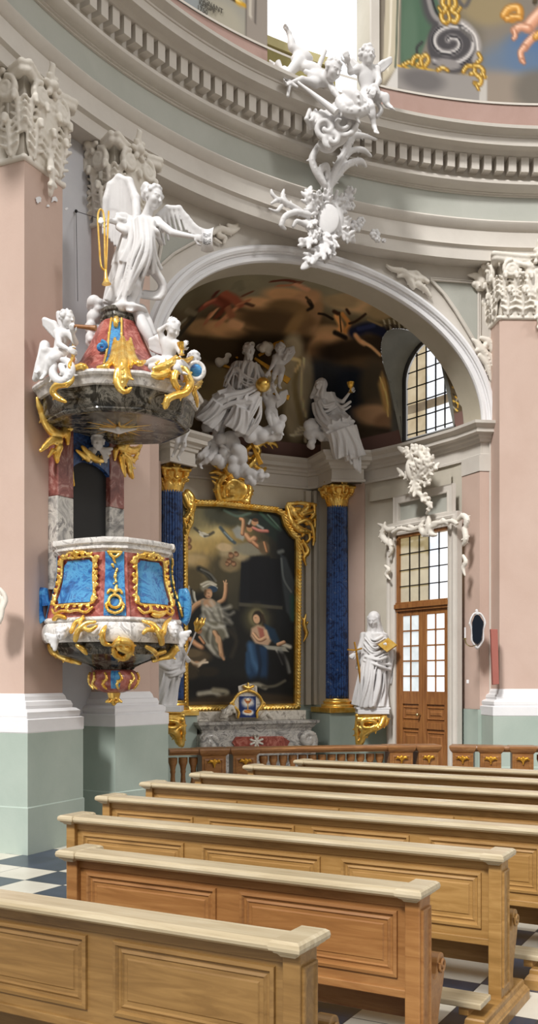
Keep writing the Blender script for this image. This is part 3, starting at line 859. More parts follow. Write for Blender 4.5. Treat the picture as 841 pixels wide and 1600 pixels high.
def make_pew(L, length, label, i):
    Mx = Matrix(((ROW.x, FWD.x, 0, L[0]), (ROW.y, FWD.y, 0, L[1]), (0, 0, 1, 0), (0, 0, 0, 1)))
    t = thing('pew', label, 'pew', Mx, 'wooden pews in a row')
    b = lambda nm, mb, mt, par=None, bev=.004, sm=False: mb.obj(nm, M[mt], par or t, sm, bev)
    def MBx(): return MB()
    def ob(nm, mb, mt, par=None, bev=.004, sm=False):
        mb.v = [tuple(Mx @ Vector(p)) for p in mb.v]
        if mt == 'wood': mt = {0: 'wood_shaded', 1: 'wood_redlit'}.get(i, 'wood')
        return mb.obj(nm, M[mt], par or t, sm, bev)
    n = max(2, round(length / .93))
    # back: frame board with sunk moulded panels
    x = MB(); x.box((length / 2, .0, .575), (length - .08, .024, .43)); 
    back = ob('back', x, 'wood')
    w = (length - .10) / n
    for k in range(n):
        c0 = .05 + k * w + .075; c1 = .05 + (k + 1) * w - .075
        x = MB()
        o, q = 0, .0
        rect = lambda m_, y: [(c0 + m_, y, .45 + m_), (c1 - m_, y, .45 + m_), (c1 - m_, y, .71 - m_), (c0 + m_, y, .71 - m_)]
        x.rings([rect(-.012, -.012), rect(-.01, -.024), rect(.004, -.027), rect(.012, -.014), rect(.02, -.013), rect(.03, -.02), rect(.036, -.0125), rect(.05, -.0125), rect(.056, -.018)], True, False)
        x.add(rect(.056, -.018), [(0, 1, 2, 3)])
        ob('panel', x, 'wood', back, 0)
    x = MB(); x.box((length / 2, -.008, .375), (length - .08, .03, .035)); x.box((length / 2, -.006, .765), (length - .08, .034, .05)); ob('rail', x, 'wood')
    # cap rail with rounded nosing and the returns over the ends
    pr = [(-.075, .795), (-.088, .80), (-.092, .812), (-.088, .823), (-.07, .83), (.045, .832), (.055, .826), (.055, .80), (.045, .79), (-.06, .785)]
    x = MB(); x.rings([[(u, a, z) for a, z in pr] for u in (.0, length)]); ob('cap_rail', x, 'woodtop', None, 0, False)
    for sx in (0, 1):
        u0 = -.02 if sx == 0 else length - .095; u1 = u0 + .115
        y0, y1 = -.098, .135
        rr = lambda d_, z: [(u0 - d_, y0 - d_, z), (u1 + d_, y0 - d_, z), (u1 + d_, y1 + d_, z), (u0 - d_, y1 + d_, z)]
        x = MB(); x.rings([rr(-.03, .775), rr(-.022, .785), rr(-.012, .79), rr(-.01, .795), rr(0, .80), rr(.003, .812), rr(0, .826), rr(-.012, .834)])
        ob('end_cap', x, 'woodtop', None, 0)
        u0 = .0 if sx == 0 else length - .075; u1 = u0 + .075
        x = MB(); out = pew_end(0, 0)
        x.rings([[(u, a, z) for a, z in out] for u in (u0 + .004, u1 - .004)])
        fa = u1 if sx else u0; sg = 1 if sx else -1
        en = ob('end_panel', x, 'wood', None, .005)
        x = MB(); rc = lambda d_, o_: [(fa + sg * o_, -.03 + d_, .16 + d_), (fa + sg * o_, .07 - d_, .16 + d_), (fa + sg * o_, .07 - d_, .74 - d_), (fa + sg * o_, -.03 + d_, .74 - d_)]
        x.rings([rc(0, -.004), rc(0, .006), rc(.008, .008), rc(.014, .001), rc(.024, .0)], True, True); ob('post_moulding', x, 'wood', en, 0)
        x = MB(); x.tube([Vector(( (u0 + u1) / 2 + (sg * .04), p[0], p[1])) for p in spiral((.222, .452, 0), (1, 0, 0), (0, 1, 0), .042, .010, 1.4, PI * .9, 20)], .007, 6, 1, None, (1, 0, 0))
        ob('scroll', x, 'wood', en, 0, True)
        # foot block
        x = MB(); ya, yb = -.40, .36
        fr = lambda d_, z: [(u0 - .03 + d_, ya + d_, z), (u1 + .03 - d_, ya + d_, z), (u1 + .03 - d_, yb - d_, z), (u0 - .03 + d_, yb - d_, z)]
        x.rings([fr(-.005, 0), fr(-.005, .05), fr(.0, .055), fr(.004, .065), fr(.018, .08), fr(.02, .10), fr(.026, .108)]); ob('foot', x, 'wood', None, 0)
    # seat board, its front apron, kneeler plank
    x = MB(); x.box((length / 2, .14, .395), (length - .15, .25, .03)); ob('seat', x, 'woodtop')
    x = MB(); x.box((length / 2, .15, .30), (length - .15, .025, .16)); ob('seat_apron', x, 'wood')
    x = MB(); x.box((length / 2, -.29, .165), (length - .02, .17, .03)); kn = ob('kneeler', x, 'woodtop', None, .006)
    for u in (.1, length - .1):
        x = MB(); x.box((u, -.29, .13), (.05, .13, .045)); ob('kneeler_block', x, 'wood', kn)
    return t
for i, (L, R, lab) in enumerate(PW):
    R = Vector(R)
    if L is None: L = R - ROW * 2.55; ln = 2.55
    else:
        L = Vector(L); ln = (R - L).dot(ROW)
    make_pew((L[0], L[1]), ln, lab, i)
# ================================================================= chapel: fresco vault, window, door, columns, altar
def cpl(px, py, t):
    """sight line through a pixel meeting the chapel plane at distance t along its axis"""
    u = (px - CX) / F
    d = u * UU.x + UU.y
    Y = (t + NC.x * UU.x + NC.y * UU.y) / d
    return Vector((u * Y, Y, EYE + (HZ - py) * Y / F))
def cst(p):
    q = Vector((p[0] - NC.x, p[1] - NC.y)); return q.dot(VV), q.dot(UU), p[2]
# ---- vault
dense = []
for i in range(len(CP) - 1):
    for j in range(18):
        f = j / 18; dense.append((CP[i][0] * (1 - f) + CP[i + 1][0] * f, CP[i][1] * (1 - f) + CP[i + 1][1] * f))
dense.append(CP[-1])
TP = RW + DEP
NV = 190
def dome(s, t, f):
    c = math.cos(f) ** .62; return (s * c, TP * (1 - c) + t * c, Z0 - .05 + (BI + .06) * math.sin(f))
D3 = np.array([[dome(s, t, PI / 2 * j / NV) for j in range(NV + 1)] for s, t in dense])
def dome_at(t, z):
    f = math.asin(min(max((z - Z0 + .05) / (BI + .06), 0), .999)); c = math.cos(f) ** .62
    tw = (t - TP * (1 - c)) / c
    ts = [q[1] for q in CP[:9]]; ss = [q[0] for q in CP[:9]]
    return float(np.interp(tw, ts, ss)) * c
# lunette of the chapel window, cut into the right flank
WT0, WT1, WZ0, WZS = 7.62, 8.62, 5.55, 6.45
WTC, WTH = (WT0 + WT1) / 2, (WT1 - WT0) / 2
def warch(t, m=.06): return WZS + .52 * math.sqrt(max(0, 1 - ((t - WTC) / (WTH + m)) ** 2)) + m
inlun = np.array([[(q[0] > 0 and WT0 - .06 < q[1] < WT1 + .06 and WZ0 - .06 < q[2] < warch(q[1])) for q in r] for r in D3])
keep = ~(inlun[:-1, :-1] & inlun[1:, 1:] & inlun[:-1, 1:] & inlun[1:, :-1])
dw = [[chap(*q) for q in r] for r in D3]
vault = gridmesh('ceiling_vault', dw, M['fresco'], None, tuple(chap(0, 8.8, Z0)), keep)
tag(vault, 'dark fresco of clouds and angels on the chapel half dome', 'fresco ceiling', kind='structure')
FL = D3.reshape(-1, 3)
AZ = np.degrees(np.arctan2(FL[:, 0], FL[:, 1] - 6.6)); EL = np.degrees(np.arctan2(FL[:, 2] - 4.6, np.hypot(FL[:, 0], FL[:, 1] - 6.6)))
WPX = np.array([tuple(chap(*q)) for q in FL])
VX = CX + F * WPX[:, 0] / WPX[:, 1]; VY = HZ - F * (WPX[:, 2] - EYE) / WPX[:, 1]
def fa(x, y):                      # a place on the fresco as azimuth / elevation seen from the chapel floor's middle
    i = int(np.argmin((VX - x) ** 2 + (VY - y) ** 2)); return float(AZ[i]), float(-EL[i])
PF = Paint(1240, 700, (-78, -84, 78, -8), '#4a3f2e')
def fb(x, y, rx, ry, c, soft=.6, a=1.0, rot=0, wob=.5):
    x0, y0 = fa(x, y); x1, _ = fa(x + 12, y); _, y1 = fa(x, y + 12)
    kx = min(max(abs(x1 - x0) / 12, .08), .35); ky = min(max(abs(y1 - y0) / 12, .08), .3)
    PF.blob(x0, y0, rx * kx, ry * ky, c, soft, a, rot, wob)
def fln(P, w, c, soft=.5, a=1.0): PF.line([fa(*q) for q in P], w * .15, c, soft, a)
def fpo(P, c, soft=1.0, a=1.0): PF.poly([fa(*q) for q in P], c, soft, a)
for q in ((480, 460, 260, 40, '#77705a'), (300, 470, 60, 30, '#5f5742'), (600, 480, 70, 40, '#6f6750'), (470, 530, 230, 60, '#54442f'), (330, 600, 70, 60, '#8a7a58'), (300, 560, 60, 60, '#5d5139'), (400, 600, 60, 40, '#a08e69')): fb(*q, .9)
# great rolling cloud
fb(350, 540, 100, 26, '#33281a', .7); fb(410, 520, 110, 34, '#3b2e1d', .7); fb(440, 500, 70, 44, '#4d3c27', .7)
fb(320, 512, 34, 14, '#96754f', .7); fb(352, 514, 36, 13, '#b98c60', .7); fb(388, 500, 44, 15, '#a9825a', .7); fb(415, 478, 46, 15, '#c09468', .7); fb(450, 462, 44, 14, '#b58a60', .7); fb(478, 468, 26, 20, '#a47c58', .6); fb(490, 496, 14, 36, '#8c6b4a', .6)
fb(450, 482, 44, 16, '#6c5436', .7); fb(430, 502, 60, 20, '#4c3a25', .8); fb(462, 510, 18, 34, '#80633f', .7); fb(474, 526, 14, 40, '#6a5136', .7); fb(440, 540, 80, 22, '#2d2316', .8); fb(370, 556, 90, 18, '#3a2d1d', .8); fb(470, 556, 40, 26, '#4b3a28', .7)
fb(560, 474, 44, 16, '#b6946c', .7); fb(534, 470, 30, 12, '#8f7a5a', .7); fb(604, 488, 34, 18, '#8d7856', .7); fb(520, 520, 36, 14, '#a07d58', .7); fb(508, 540, 22, 26, '#b98f66', .7); fb(494, 556, 14, 24, '#97734f', .7); fb(536, 552, 30, 16, '#8a694a', .7)
fb(560, 560, 60, 26, '#2a2017', .7); fb(590, 548, 50, 26, '#33271b', .7); fb(620, 540, 40, 40, '#2b2219', .8); fb(520, 580, 50, 18, '#4a3a2a', .8); fb(580, 580, 40, 20, '#5c4934', .8)
fb(532, 620, 70, 48, '#272b33', .6); fb(500, 600, 40, 40, '#33353a', .8); fb(560, 610, 36, 36, '#1f242e', .7); fb(590, 610, 24, 50, '#453d31', .7); fb(600, 664, 36, 34, '#62523f', .6); fb(588, 648, 30, 15, '#b5906e', .7); fb(606, 660, 18, 14, '#8d6d52', .7); fb(596, 684, 34, 14, '#3a3128', .7); fb(560, 686, 40, 16, '#443a2e', .7)
for P, w, c in (([(300, 492), (318, 478), (330, 470)], 9, '#3c3426'), ([(284, 520), (300, 500)], 8, '#2f2a20'), ([(292, 484), (306, 490)], 5, '#6a5f4a'), ([(278, 510), (290, 500)], 4, '#77705e'),
                ([(318, 480), (336, 470), (352, 476)], 9, '#7d4030'), ([(322, 474), (340, 466)], 5, '#a35f46'), ([(346, 462), (356, 474), (342, 492)], 9, '#64301f'), ([(350, 458), (364, 466), (376, 478)], 8, '#8b4b35'), ([(330, 490), (322, 504)], 6, '#9e6648'), ([(338, 484), (330, 494)], 5, '#c08a63'), ([(366, 484), (352, 496), (342, 506)], 7, '#b9805a'), ([(356, 480), (362, 494)], 6, '#8e5a3f'), ([(372, 476), (388, 470)], 5, '#a5694a'), ([(380, 462), (394, 456)], 5, '#5e3a2a'), ([(384, 474), (396, 478)], 3.5, '#4d3426'), ([(366, 450), (374, 440), (378, 452)], 7, '#6a6450'), ([(334, 462), (340, 456)], 5, '#4a251b'), ([(362, 504), (376, 510)], 8, '#c4966c'),
                ([(424, 440), (446, 438), (470, 440)], 5, '#54291d'), ([(436, 446), (456, 446)], 5, '#9a6648'), ([(462, 444), (482, 452)], 7, '#b98766'), ([(482, 470), (488, 480), (482, 484)], 5, '#1d160e'), ([(478, 464), (486, 472)], 3, '#3d2c1c'),
                ([(526, 494), (533, 508), (530, 520)], 7, '#c68f58'), ([(535, 490), (545, 506), (540, 518)], 6, '#b07840'), ([(531, 488), (533, 518)], 1.6, '#1d130b'), ([(522, 486), (528, 490)], 5, '#301d12'), ([(542, 484), (546, 490)], 4, '#2b1a10'), ([(546, 506), (556, 502), (572, 490)], 3, '#2a1c12'), ([(520, 498), (508, 492), (498, 490)], 3, '#1d150e'), ([(524, 520), (540, 528)], 5, '#1a1410'),
                ([(552, 520), (575, 512), (598, 518), (606, 528)], 12, '#171a2e'), ([(560, 514), (584, 508)], 5, '#282d49'), ([(556, 524), (562, 532), (568, 536)], 5.5, '#c79468'), ([(566, 534), (580, 542), (594, 554)], 3.6, '#d2a575'), ([(598, 506), (616, 500), (630, 506)], 6, '#564a33'), ([(575, 500), (596, 508)], 3, '#7d6a49')): fln(P, w, c, .45)
for q in ((470, 600, 0), (462, 640, 1), (452, 560, 1)): fb(q[0], q[1], 20, 46, '#b4a688', .6, .8)
fln([(470, 560), (462, 600), (468, 640), (474, 668)], 5, '#8c7b58'); fln([(476, 560), (470, 610), (476, 650)], 2, '#e0cfa4'); fln([(455, 560), (470, 565), (462, 580)], 3, '#d8c08c')
for k in range(3): fln([(460 - k * 3, 680), (470, 668 + k * 5), (482, 676), (476, 690 - k)], 1.6, '#d8cdb0')
fpo([(597, 580), (606, 600), (614, 640), (610, 652), (600, 640), (592, 600)], '#b08c56', .6); fln([(594, 590), (604, 620), (606, 650)], 1.6, '#e2c27c'); fln([(602, 590), (612, 640)], 1.2, '#7a5a2c')
fpo([(606, 566), (632, 552), (628, 690), (612, 690)], '#55544e', .8); fpo([(602, 570), (624, 566), (620, 640), (616, 640)], '#8a8c84', .6); fpo([(600, 560), (640, 540), (660, 534), (632, 556)], '#6e706a', .8)
for i in range(16): fln([(600 + i * 2.6, 500 + 9 * (i % 3)), (604 + i * 2.4, 512 + 8 * (i % 2))], 2.2, ('#a79f86', '#3a3226', '#1d1913')[i % 3])
for i in range(26): fln([(708 + (i % 3) * 4, 575 + i * 3.4), (713 + (i % 2) * 3, 579 + i * 3.4)], 1.6, ('#2a241a', '#b98d34', '#8d887a', '#d3aa4c')[i % 4])
PF.grain(.12)
cols = np.clip(PF.sample(AZ, -EL) * 1.55, 0, 1)
bd = np.clip((Z0 + .30 - FL[:, 2]) / .02, 0, 1)[:, None]
cols = cols * (1 - bd) + np.array(rgb('#7d615a')) * bd
painted(vault, cols)
# lunette reveal and window
def wall_s(t): return float(np.interp(t, [q[1] for q in CP[:9]], [q[0] for q in CP[:9]])) + .02
B = [(WT1 + .05, WZ0 - .05), (WT1 + .05, WZS)] + [(WTC + (WTH + .05) * math.cos(a), WZS + .57 * math.sin(a)) for a in np.linspace(0, PI, 25)] + [(WT0 - .05, WZS), (WT0 - .05, WZ0 - .05), (WT1 + .05, WZ0 - .05)]
x = MB(); x.grid([[chap(dome_at(t, z) - .02 + (wall_s(t) + .06 - dome_at(t, z)) * f, t, z) for f in (0, .5, 1)] for t, z in B])
M['revealgrey'] = plaster('grey painted window reveal', '#6f6f69', '#85857e')
tag(x.obj('wall_window_reveal', M['revealgrey'], smooth=True, auto=40), 'grey painted splayed reveal of the chapel window', 'window reveal', kind='structure')
wn = thing('window_1', 'round headed chapel window with small panes above the door', 'window', chap(wall_s(WTC), WTC, WZ0), kind='structure')
M['pane_warm'] = lit('warm daylit pane', '#b19c78', .8, '#d2c2a2', 3); M['pane_cool'] = lit('cool daylit pane', '#dfe5ee', .95, '#fbfcff', 3)
M['pane_dim'] = lit('dim lower pane', '#6b5a44', .8, '#8f8066', 3); M['iron'] = plain('iron glazing bar', '#17130f', .5)
NCW, NRW = 5, 6
tt = [WT1 - (WT1 - WT0) * i / NCW for i in range(NCW + 1)]
for ci in range(NCW):
    x = MB(); pts = np.linspace(tt[ci], tt[ci + 1], 5); low = WZ0 + .52
    x.grid([[chap(wall_s(t) + .03, t, z) for z in (low, warch(t, 0))] for t in pts])
    x.grid([[chap(wall_s(t) + .03, t, z) for z in (WZ0, low - .14)] for t in pts])
    x.obj('pane', M['pane_warm' if ci < 2 else 'pane_cool'], wn)
x = MB(); x.grid([[chap(wall_s(t) + .031, t, z) for z in (WZ0 + .37, WZ0 + .53)] for t in np.linspace(WT1, WT0, 9)]); x.obj('pane', M['pane_dim'], wn)
def whp(t, z, o=.0): return chap(wall_s(t) + .015 - o, t, z)
x = MB()
for t in tt[1:-1]: x.tube([whp(t, WZ0), whp(t, warch(t, 0))], .013, 4)
for j in range(NRW):
    z = WZ0 + .05 + j * .245
    ts = [t for t in np.linspace(WT1, WT0, 41) if warch(t, 0) > z]
    x.tube([whp(ts[0], z), whp(ts[len(ts) // 2], z), whp(ts[-1], z)], .011, 4)
x.obj('muntin', M['iron'], wn)
x = MB(); x.tube([whp(t, z, .01) for t, z in B[:-1]], .035, 6); x.obj('window_frame', M['iron'], wn)
M['lantern'] = lit('lit loop of window curtain', '#efe3cf', .9, '#ffffff', 4)

# ---- door
DL, DR_ = chap(2.18, 8.62), chap(2.33, 7.45)
dv = (DR_ - DL).normalized(); dn = Vector((dv.y, -dv.x, 0))          # dn points into the room
if dn.dot(chap(0, 8) - DL) < 0: dn = -dn
DW = (DR_ - DL).length
def dp(x, z, o=0.0): return Vector((DL.x + dv.x * x + dn.x * (o + .06), DL.y + dv.y * x + dn.y * (o + .06), z))
def dbox(mb, x0, x1, z0, z1, o0, o1): return mb.rings([[dp(a, b_, o) for a, b_ in ((x0, z0), (x1, z0), (x1, z1), (x0, z1))] for o in (o0, o1)])
dr = thing('door_1', 'tall brown double door with glazed transom in the right chapel wall', 'door', dp(DW / 2, 0), kind='structure')
M['glassmilk'] = lit('milky daylit glass', '#b9c4c6', .8, '#dfe6e8', 2.5); M['glassamber'] = lit('amber tinted daylit glass', '#a08c5c', .62, '#c2b083', 2.5); M['glasswhite'] = lit('bright daylit glass', '#f3f6fa', 1.0, '#ffffff', 2)
x = MB(); dbox(x, 0, .045, 0, 3.97, 0, .07); dbox(x, DW - .03, DW, 0, 3.97, 0, .07); dbox(x, 0, DW, 3.92, 3.97, 0, .07); dbox(x, 0, DW, 2.76, 2.80, 0, .09); dbox(x, -.01, DW + .01, 2.80, 2.87, 0, .115); dbox(x, 0, DW, 2.87, 2.90, 0, .09)
x.obj('door_frame', M['wooddoor'], dr, bevel=.006)
tr = MB(); dbox(tr, .045, DW - .03, 2.90, 3.92, 0.0, .012); tro = tr.obj('transom', M['glassamber'], dr)
for ci, mt in enumerate(('glassamber', 'glassamber', 'glassamber', 'pane_cool', 'glasswhite')):
    x = MB(); a = .05 + (DW - .085) * ci / 5; dbox(x, a, a + (DW - .085) / 5, 2.91, 3.91, .012, .018); x.obj('pane', M[mt], tro)
x = MB()
for ci in range(1, 5):
    a = .05 + (DW - .085) * ci / 5; dbox(x, a - .008, a + .008, 2.9, 3.92, .018, .035)
for ri in range(1, 4):
    z = 2.9 + 1.02 * ri / 4; dbox(x, .045, DW - .03, z - .008, z + .008, .018, .035)
x.obj('muntin', M['iron'], tro)
for li, (a0, a1, mt) in enumerate(((.045, DW / 2 - .004, 'glassmilk'), (DW / 2 + .004, DW - .03, 'glassmilk'))):
    lf = MB(); dbox(lf, a0, a1, .02, 2.76, .0, .03); lo = lf.obj('door_leaf', M['wooddoor'], dr)
    g0, g1 = a0 + .085, a1 - .085
    x = MB(); dbox(x, a0, g0, .02, 2.76, .03, .055); dbox(x, g1, a1, .02, 2.76, .03, .055)
    for z0_, z1_ in ((.02, .16), (.92, 1.02), (1.30, 1.50), (2.68, 2.76)): dbox(x, g0, g1, z0_, z1_, .03, .055)
    x.obj('stile', M['wooddoor'], lo, bevel=.005)
    for z0_, z1_ in ((.2, .88), (1.06, 1.26)):
        x = MB(); rr = lambda d_, o: [dp(g0 + d_, z0_ + d_, o), dp(g1 - d_, z0_ + d_, o), dp(g1 - d_, z1_ - d_, o), dp(g0 + d_, z1_ - d_, o)]
        x.rings([rr(.0, .03), rr(.015, .05), rr(.03, .034), rr(.06, .034), rr(.08, .048)]); x.obj('door_panel', M['wooddoor'], lo)
    x = MB(); dbox(x, g0, g1, 1.5, 2.68, .03, .036); gl = x.obj('glazing', M[mt if li == 0 else 'pane_cool'], lo)
    x = MB()
    for ri in range(1, 5): z = 1.5 + 1.18 * ri / 5; dbox(x, g0, g1, z - .012, z + .012, .036, .055)
    dbox(x, (g0 + g1) / 2 - .01, (g0 + g1) / 2 + .01, 1.5, 2.68, .036, .055)
    x.obj('muntin', M['wooddoor'], gl)
M['brass'] = plain('brass', '#c9b98a', .25, 1.0)
x = MB(); x.tube([dp(DW / 2 - .04, 1.14, .05), dp(DW / 2 - .04, 1.14, .11)], .012); x.ball(tuple(dp(DW / 2 - .04, 1.14, .125)), .026); x.obj('door_handle', M['brass'], dr, True)
# moulded stone surround and upper panel
sr = thing('trim_6', 'pale moulded stone surround of the chapel door', 'door surround', dp(DW / 2, 0), kind='structure')
prof = [(0, .0), (0, .10), (.03, .11), (.035, .085), (.10, .085), (.105, .12), (.14, .13), (.16, .10), (.2, .1), (.2, 0)]
x = MB(); x.grid([[dp(*q) for q in ((-w_, 0, o_), (-w_, 3.97 + w_, o_), (DW + w_, 3.97 + w_, o_), (DW + w_, 0, o_))] for w_, o_ in prof])
x.obj('architrave', M['cream'], sr)
x = MB(); x.grid([[dp(*q) for q in ((.03 - w_, 4.2 - w_, o_), (.03 - w_, 4.48 + w_, o_), (1.12 + w_, 4.48 + w_, o_), (1.12 + w_, 4.2 - w_, o_), (.03 - w_, 4.2 - w_, o_))] for w_, o_ in [(0, .0), (0, .06), (.02, .065), (.025, .05), (.10, .05), (.12, .06), (.13, .0)]])
x.obj('panel_frame', M['cream'], sr)
x = MB(); dbox(x, .02, 1.13, 4.19, 4.49, -.04, .01); x.obj('panel', M['greypan'], sr)
# recessed wall panel frame around the bay
x = MB(); P = []
for w_, o_ in [(0, 0), (0, .05), (.22, .05)]:
    P.append([])
    for s_, t_ in ((2.02, 9.3), (2.12, 9.0), (2.24, 8.6), (2.34, 8.0), (2.39, 7.55)):
        n_ = (chap(0, 8.2) - chap(s_, t_)).normalized() * o_; P[-1].append(Vector((chap(s_, t_).x + n_.x, chap(s_, t_).y + n_.y, 4.62 + w_)))
x.grid(P); x.obj('bay_head', M['creamdk'], sr)

# ---- columns
def gold_capital(S, c, z0, z1, r, n_vol=4, a0=0.0):
    H = z1 - z0; up = np.array((0, 0, 1.0)); c = np.array((c[0], c[1], 0.0))
    S.c(c + up * z0, c + up * (z0 + .75 * H), r * .92, r * 1.05, .03)
    S.c(c + up * (z0 + .02), c + up * (z0 + .021), r * 1.06, None, .02)
    for i in range(10):
        a = 2 * PI * i / 10 + a0; o = np.array((math.cos(a), math.sin(a), 0))
        leaf(S, [c + o * r * .95 + up * (z0 + .05 * H), c + o * r * 1.1 + up * (z0 + .3 * H), c + o * r * 1.35 + up * (z0 + .45 * H), c + o * r * 1.5 + up * (z0 + .36 * H)], r * .3, r * .13, o, .015, 3)
    for i in range(4):
        a = PI / 2 * i + PI / 4 + a0; o = np.array((math.cos(a), math.sin(a), 0)); s = np.array((-o[1], o[0], 0))
        v0 = c + o * r * 1.35 + up * (z0 + .68 * H)
        S.chain(spiral(v0, -o, up, r * .42, r * .08, -1.5, PI / 2, 22), r * .17, .012); S.s(v0, r * .2, .015)
        S.chain([c + o * r * .9 + up * (z0 + .4 * H), c + o * r * 1.1 + up * (z0 + .8 * H), v0 + up * r * .42], r * .14, .02)
        S.chain([c + o * r * 1.75 + up * z1 - up * .05, c + np.array((math.cos(a + PI / 4), math.sin(a + PI / 4), 0)) * r * 1.15 + up * (z1 - .05)], r * .16, .02)
        o2 = np.array((math.cos(a + PI / 2), math.sin(a + PI / 2), 0))
        S.chain([c + np.array((math.cos(a + PI / 4), math.sin(a + PI / 4), 0)) * r * 1.15 + up * (z1 - .05), c + o2 * r * 1.75 + up * (z1 - .05)], r * .16, .02)
        o3 = np.array((math.cos(a + PI / 4), math.sin(a + PI / 4), 0)); f0 = c + o3 * r * 1.25 + up * (z1 - .04)
        for q in range(5):
            S.c(f0, f0 + (np.array((-o3[1], o3[0], 0)) * math.cos(PI * q / 4) + up * math.sin(PI * q / 4)) * r * .42 + o3 * .02, r * .13, r * .1, .012)
        S.chain(bez([c + o3 * r + up * (z0 + .45 * H), c + o3 * r * 1.25 + up * (z0 + .7 * H), c + o3 * r * 1.15 + up * (z0 + .85 * H)], 6), r * .12, .015)
CYAW = math.radians(TC)
for (s, t), lb, sl in ((CL, 'left blue marbled column of the altar, partly behind the pulpit', 1), (CR, 'right blue marbled column of the altar beside the standing saint', 0)):
    c = chap(s, t)
    th_ = thing('column', lb, 'column', Vector((c.x, c.y, 0)), 'blue fluted altar columns')
    x = MB(); rs = []
    for z in np.linspace(1.34, 4.66, 30):
        tt_ = (z - 1.34) / 3.32; R_ = .192 * (1 - .12 * tt_ ** 1.6)
        rs.append([(c.x + R_ * (1 - .11 * (.5 - .5 * math.cos(24 * a)) ** 2) * math.cos(a), c.y + R_ * (1 - .11 * (.5 - .5 * math.cos(24 * a)) ** 2) * math.sin(a), z) for a in [2 * PI * j / 192 for j in range(192)]])
    x.rings(rs); x.obj('shaft', M['blue'], th_, True, auto=0)
    Mx = Matrix.Translation(Vector((c.x, c.y, 0)))
    x = MB(); x.rev([(.27, 1.215), (.275, 1.23), (.275, 1.25), (.265, 1.265), (.235, 1.275), (.225, 1.285), (.235, 1.295), (.245, 1.305), (.24, 1.32), (.215, 1.33), (.20, 1.345), (.195, 1.36)], 48, M=Mx); x.obj('base', M['gold'], th_, True)
    S = Sculpt(.0105, .02); gold_capital(S, (c.x, c.y), 4.645, 4.95, .175, a0=CYAW); S.obj('capital', M['gold'], th_)
    F4 = Matrix(((VV.x, UU.x, 0, c.x), (VV.y, UU.y, 0, c.y), (0, 0, 1, 0), (0, 0, 0, 1)))
    x = MB(); x.box((0, .02, .565), (.62, .62, 1.13), F4); x.obj('pedestal', M['dado'], th_)
    x = MB(); x.box((0, .0, 1.175), (.66, .66, .085), F4); x.obj('plinth', M['gold'], th_, bevel=.008)

# ---- altar picture
TA = 10.12
def ap(s, z, o=0.0): return chap(s, TA - o, z)
pts = [cst(cpl(px, py, TA)) for px, py in ((288, 792), (461, 800), (461, 1100), (288, 1100))]
sL, sR, zB, zT = pts[0][0], pts[1][0], pts[2][2], (pts[0][2] + pts[1][2]) / 2 + .03
pa = thing('altar_painting', 'large dark altar painting of an angel and a kneeling woman in a gilt frame', 'painting', ap((sL + sR) / 2, zB))
nx, ny = 250, 440
cv = gridmesh('canvas', [[ap(sL - .02 + (sR - sL + .04) * i / nx, zT + .05 - (zT - zB + .1) * j / ny) for i in range(nx + 1)] for j in range(ny + 1)], M['oil'], pa)
A = Paint(700, 1220, (140, 140, 600, 955), '#1b1b18')
A.blob(240, 290, 200, 160, '#94804e', .9); A.blob(215, 290, 110, 90, '#d2b570', .9); A.blob(225, 245, 70, 56, '#e0cb8c', .9, .85); A.blob(270, 330, 70, 40, '#b79a5c', .9, .7); A.blob(180, 200, 90, 60, '#6f6a4c', .9, .8); A.blob(330, 190, 120, 50, '#4c4c3a', .8)
A.blob(200, 400, 90, 50, '#a08a5e', .7); A.blob(180, 380, 60, 24, '#c4ab7a', .7); A.blob(250, 395, 60, 26, '#b89a63', .7, .8); A.blob(170, 450, 60, 50, '#5b5035', .8); A.blob(300, 420, 60, 90, '#4b442f', .9)
A.poly([(290, 175), (330, 165), (390, 195), (440, 170), (520, 190), (560, 250), (560, 330), (470, 260), (380, 190)], '#1f2b24', 8); A.line([(300, 178), (350, 196), (400, 180)], 5, '#5b6f60'); A.line([(440, 175), (500, 225), (545, 250)], 6, '#3d5a49'); A.line([(470, 180), (530, 240)], 3, '#64806c', .8)
A.blob(560, 300, 50, 90, '#14171a', .6); A.blob(560, 500, 50, 200, '#171a1c', .7)
A.poly([(365, 352), (522, 352), (528, 542), (358, 536)], '#0f1217', 3); A.poly([(398, 345), (480, 345), (482, 520), (398, 520)], '#090b10', 5, .9); A.poly([(355, 530), (530, 538), (530, 552), (355, 545)], '#4d4a3e', 3)
A.poly([(310, 420), (360, 400), (356, 560), (310, 560)], '#4a4534', 8, .8); A.poly([(520, 330), (545, 345), (580, 440), (575, 600), (545, 560), (525, 420)], '#3c4246', 5); A.line([(525, 350), (535, 430), (565, 480)], 4, '#69706f'); A.line([(516, 325), (530, 320)], 8, '#6b6f6b'); A.line([(570, 500), (572, 590)], 10, '#2b4a44', .7)
# dove
A.line([(188, 255), (205, 268), (222, 278)], 5, '#4e4a3c'); A.blob(222, 278, 16, 9, '#f0ead6', .4, rot=15); A.line([(226, 282), (243, 276), (258, 266)], 5, '#5b5546'); A.line([(205, 266), (222, 276), (238, 276)], 3, '#d9d2bb')
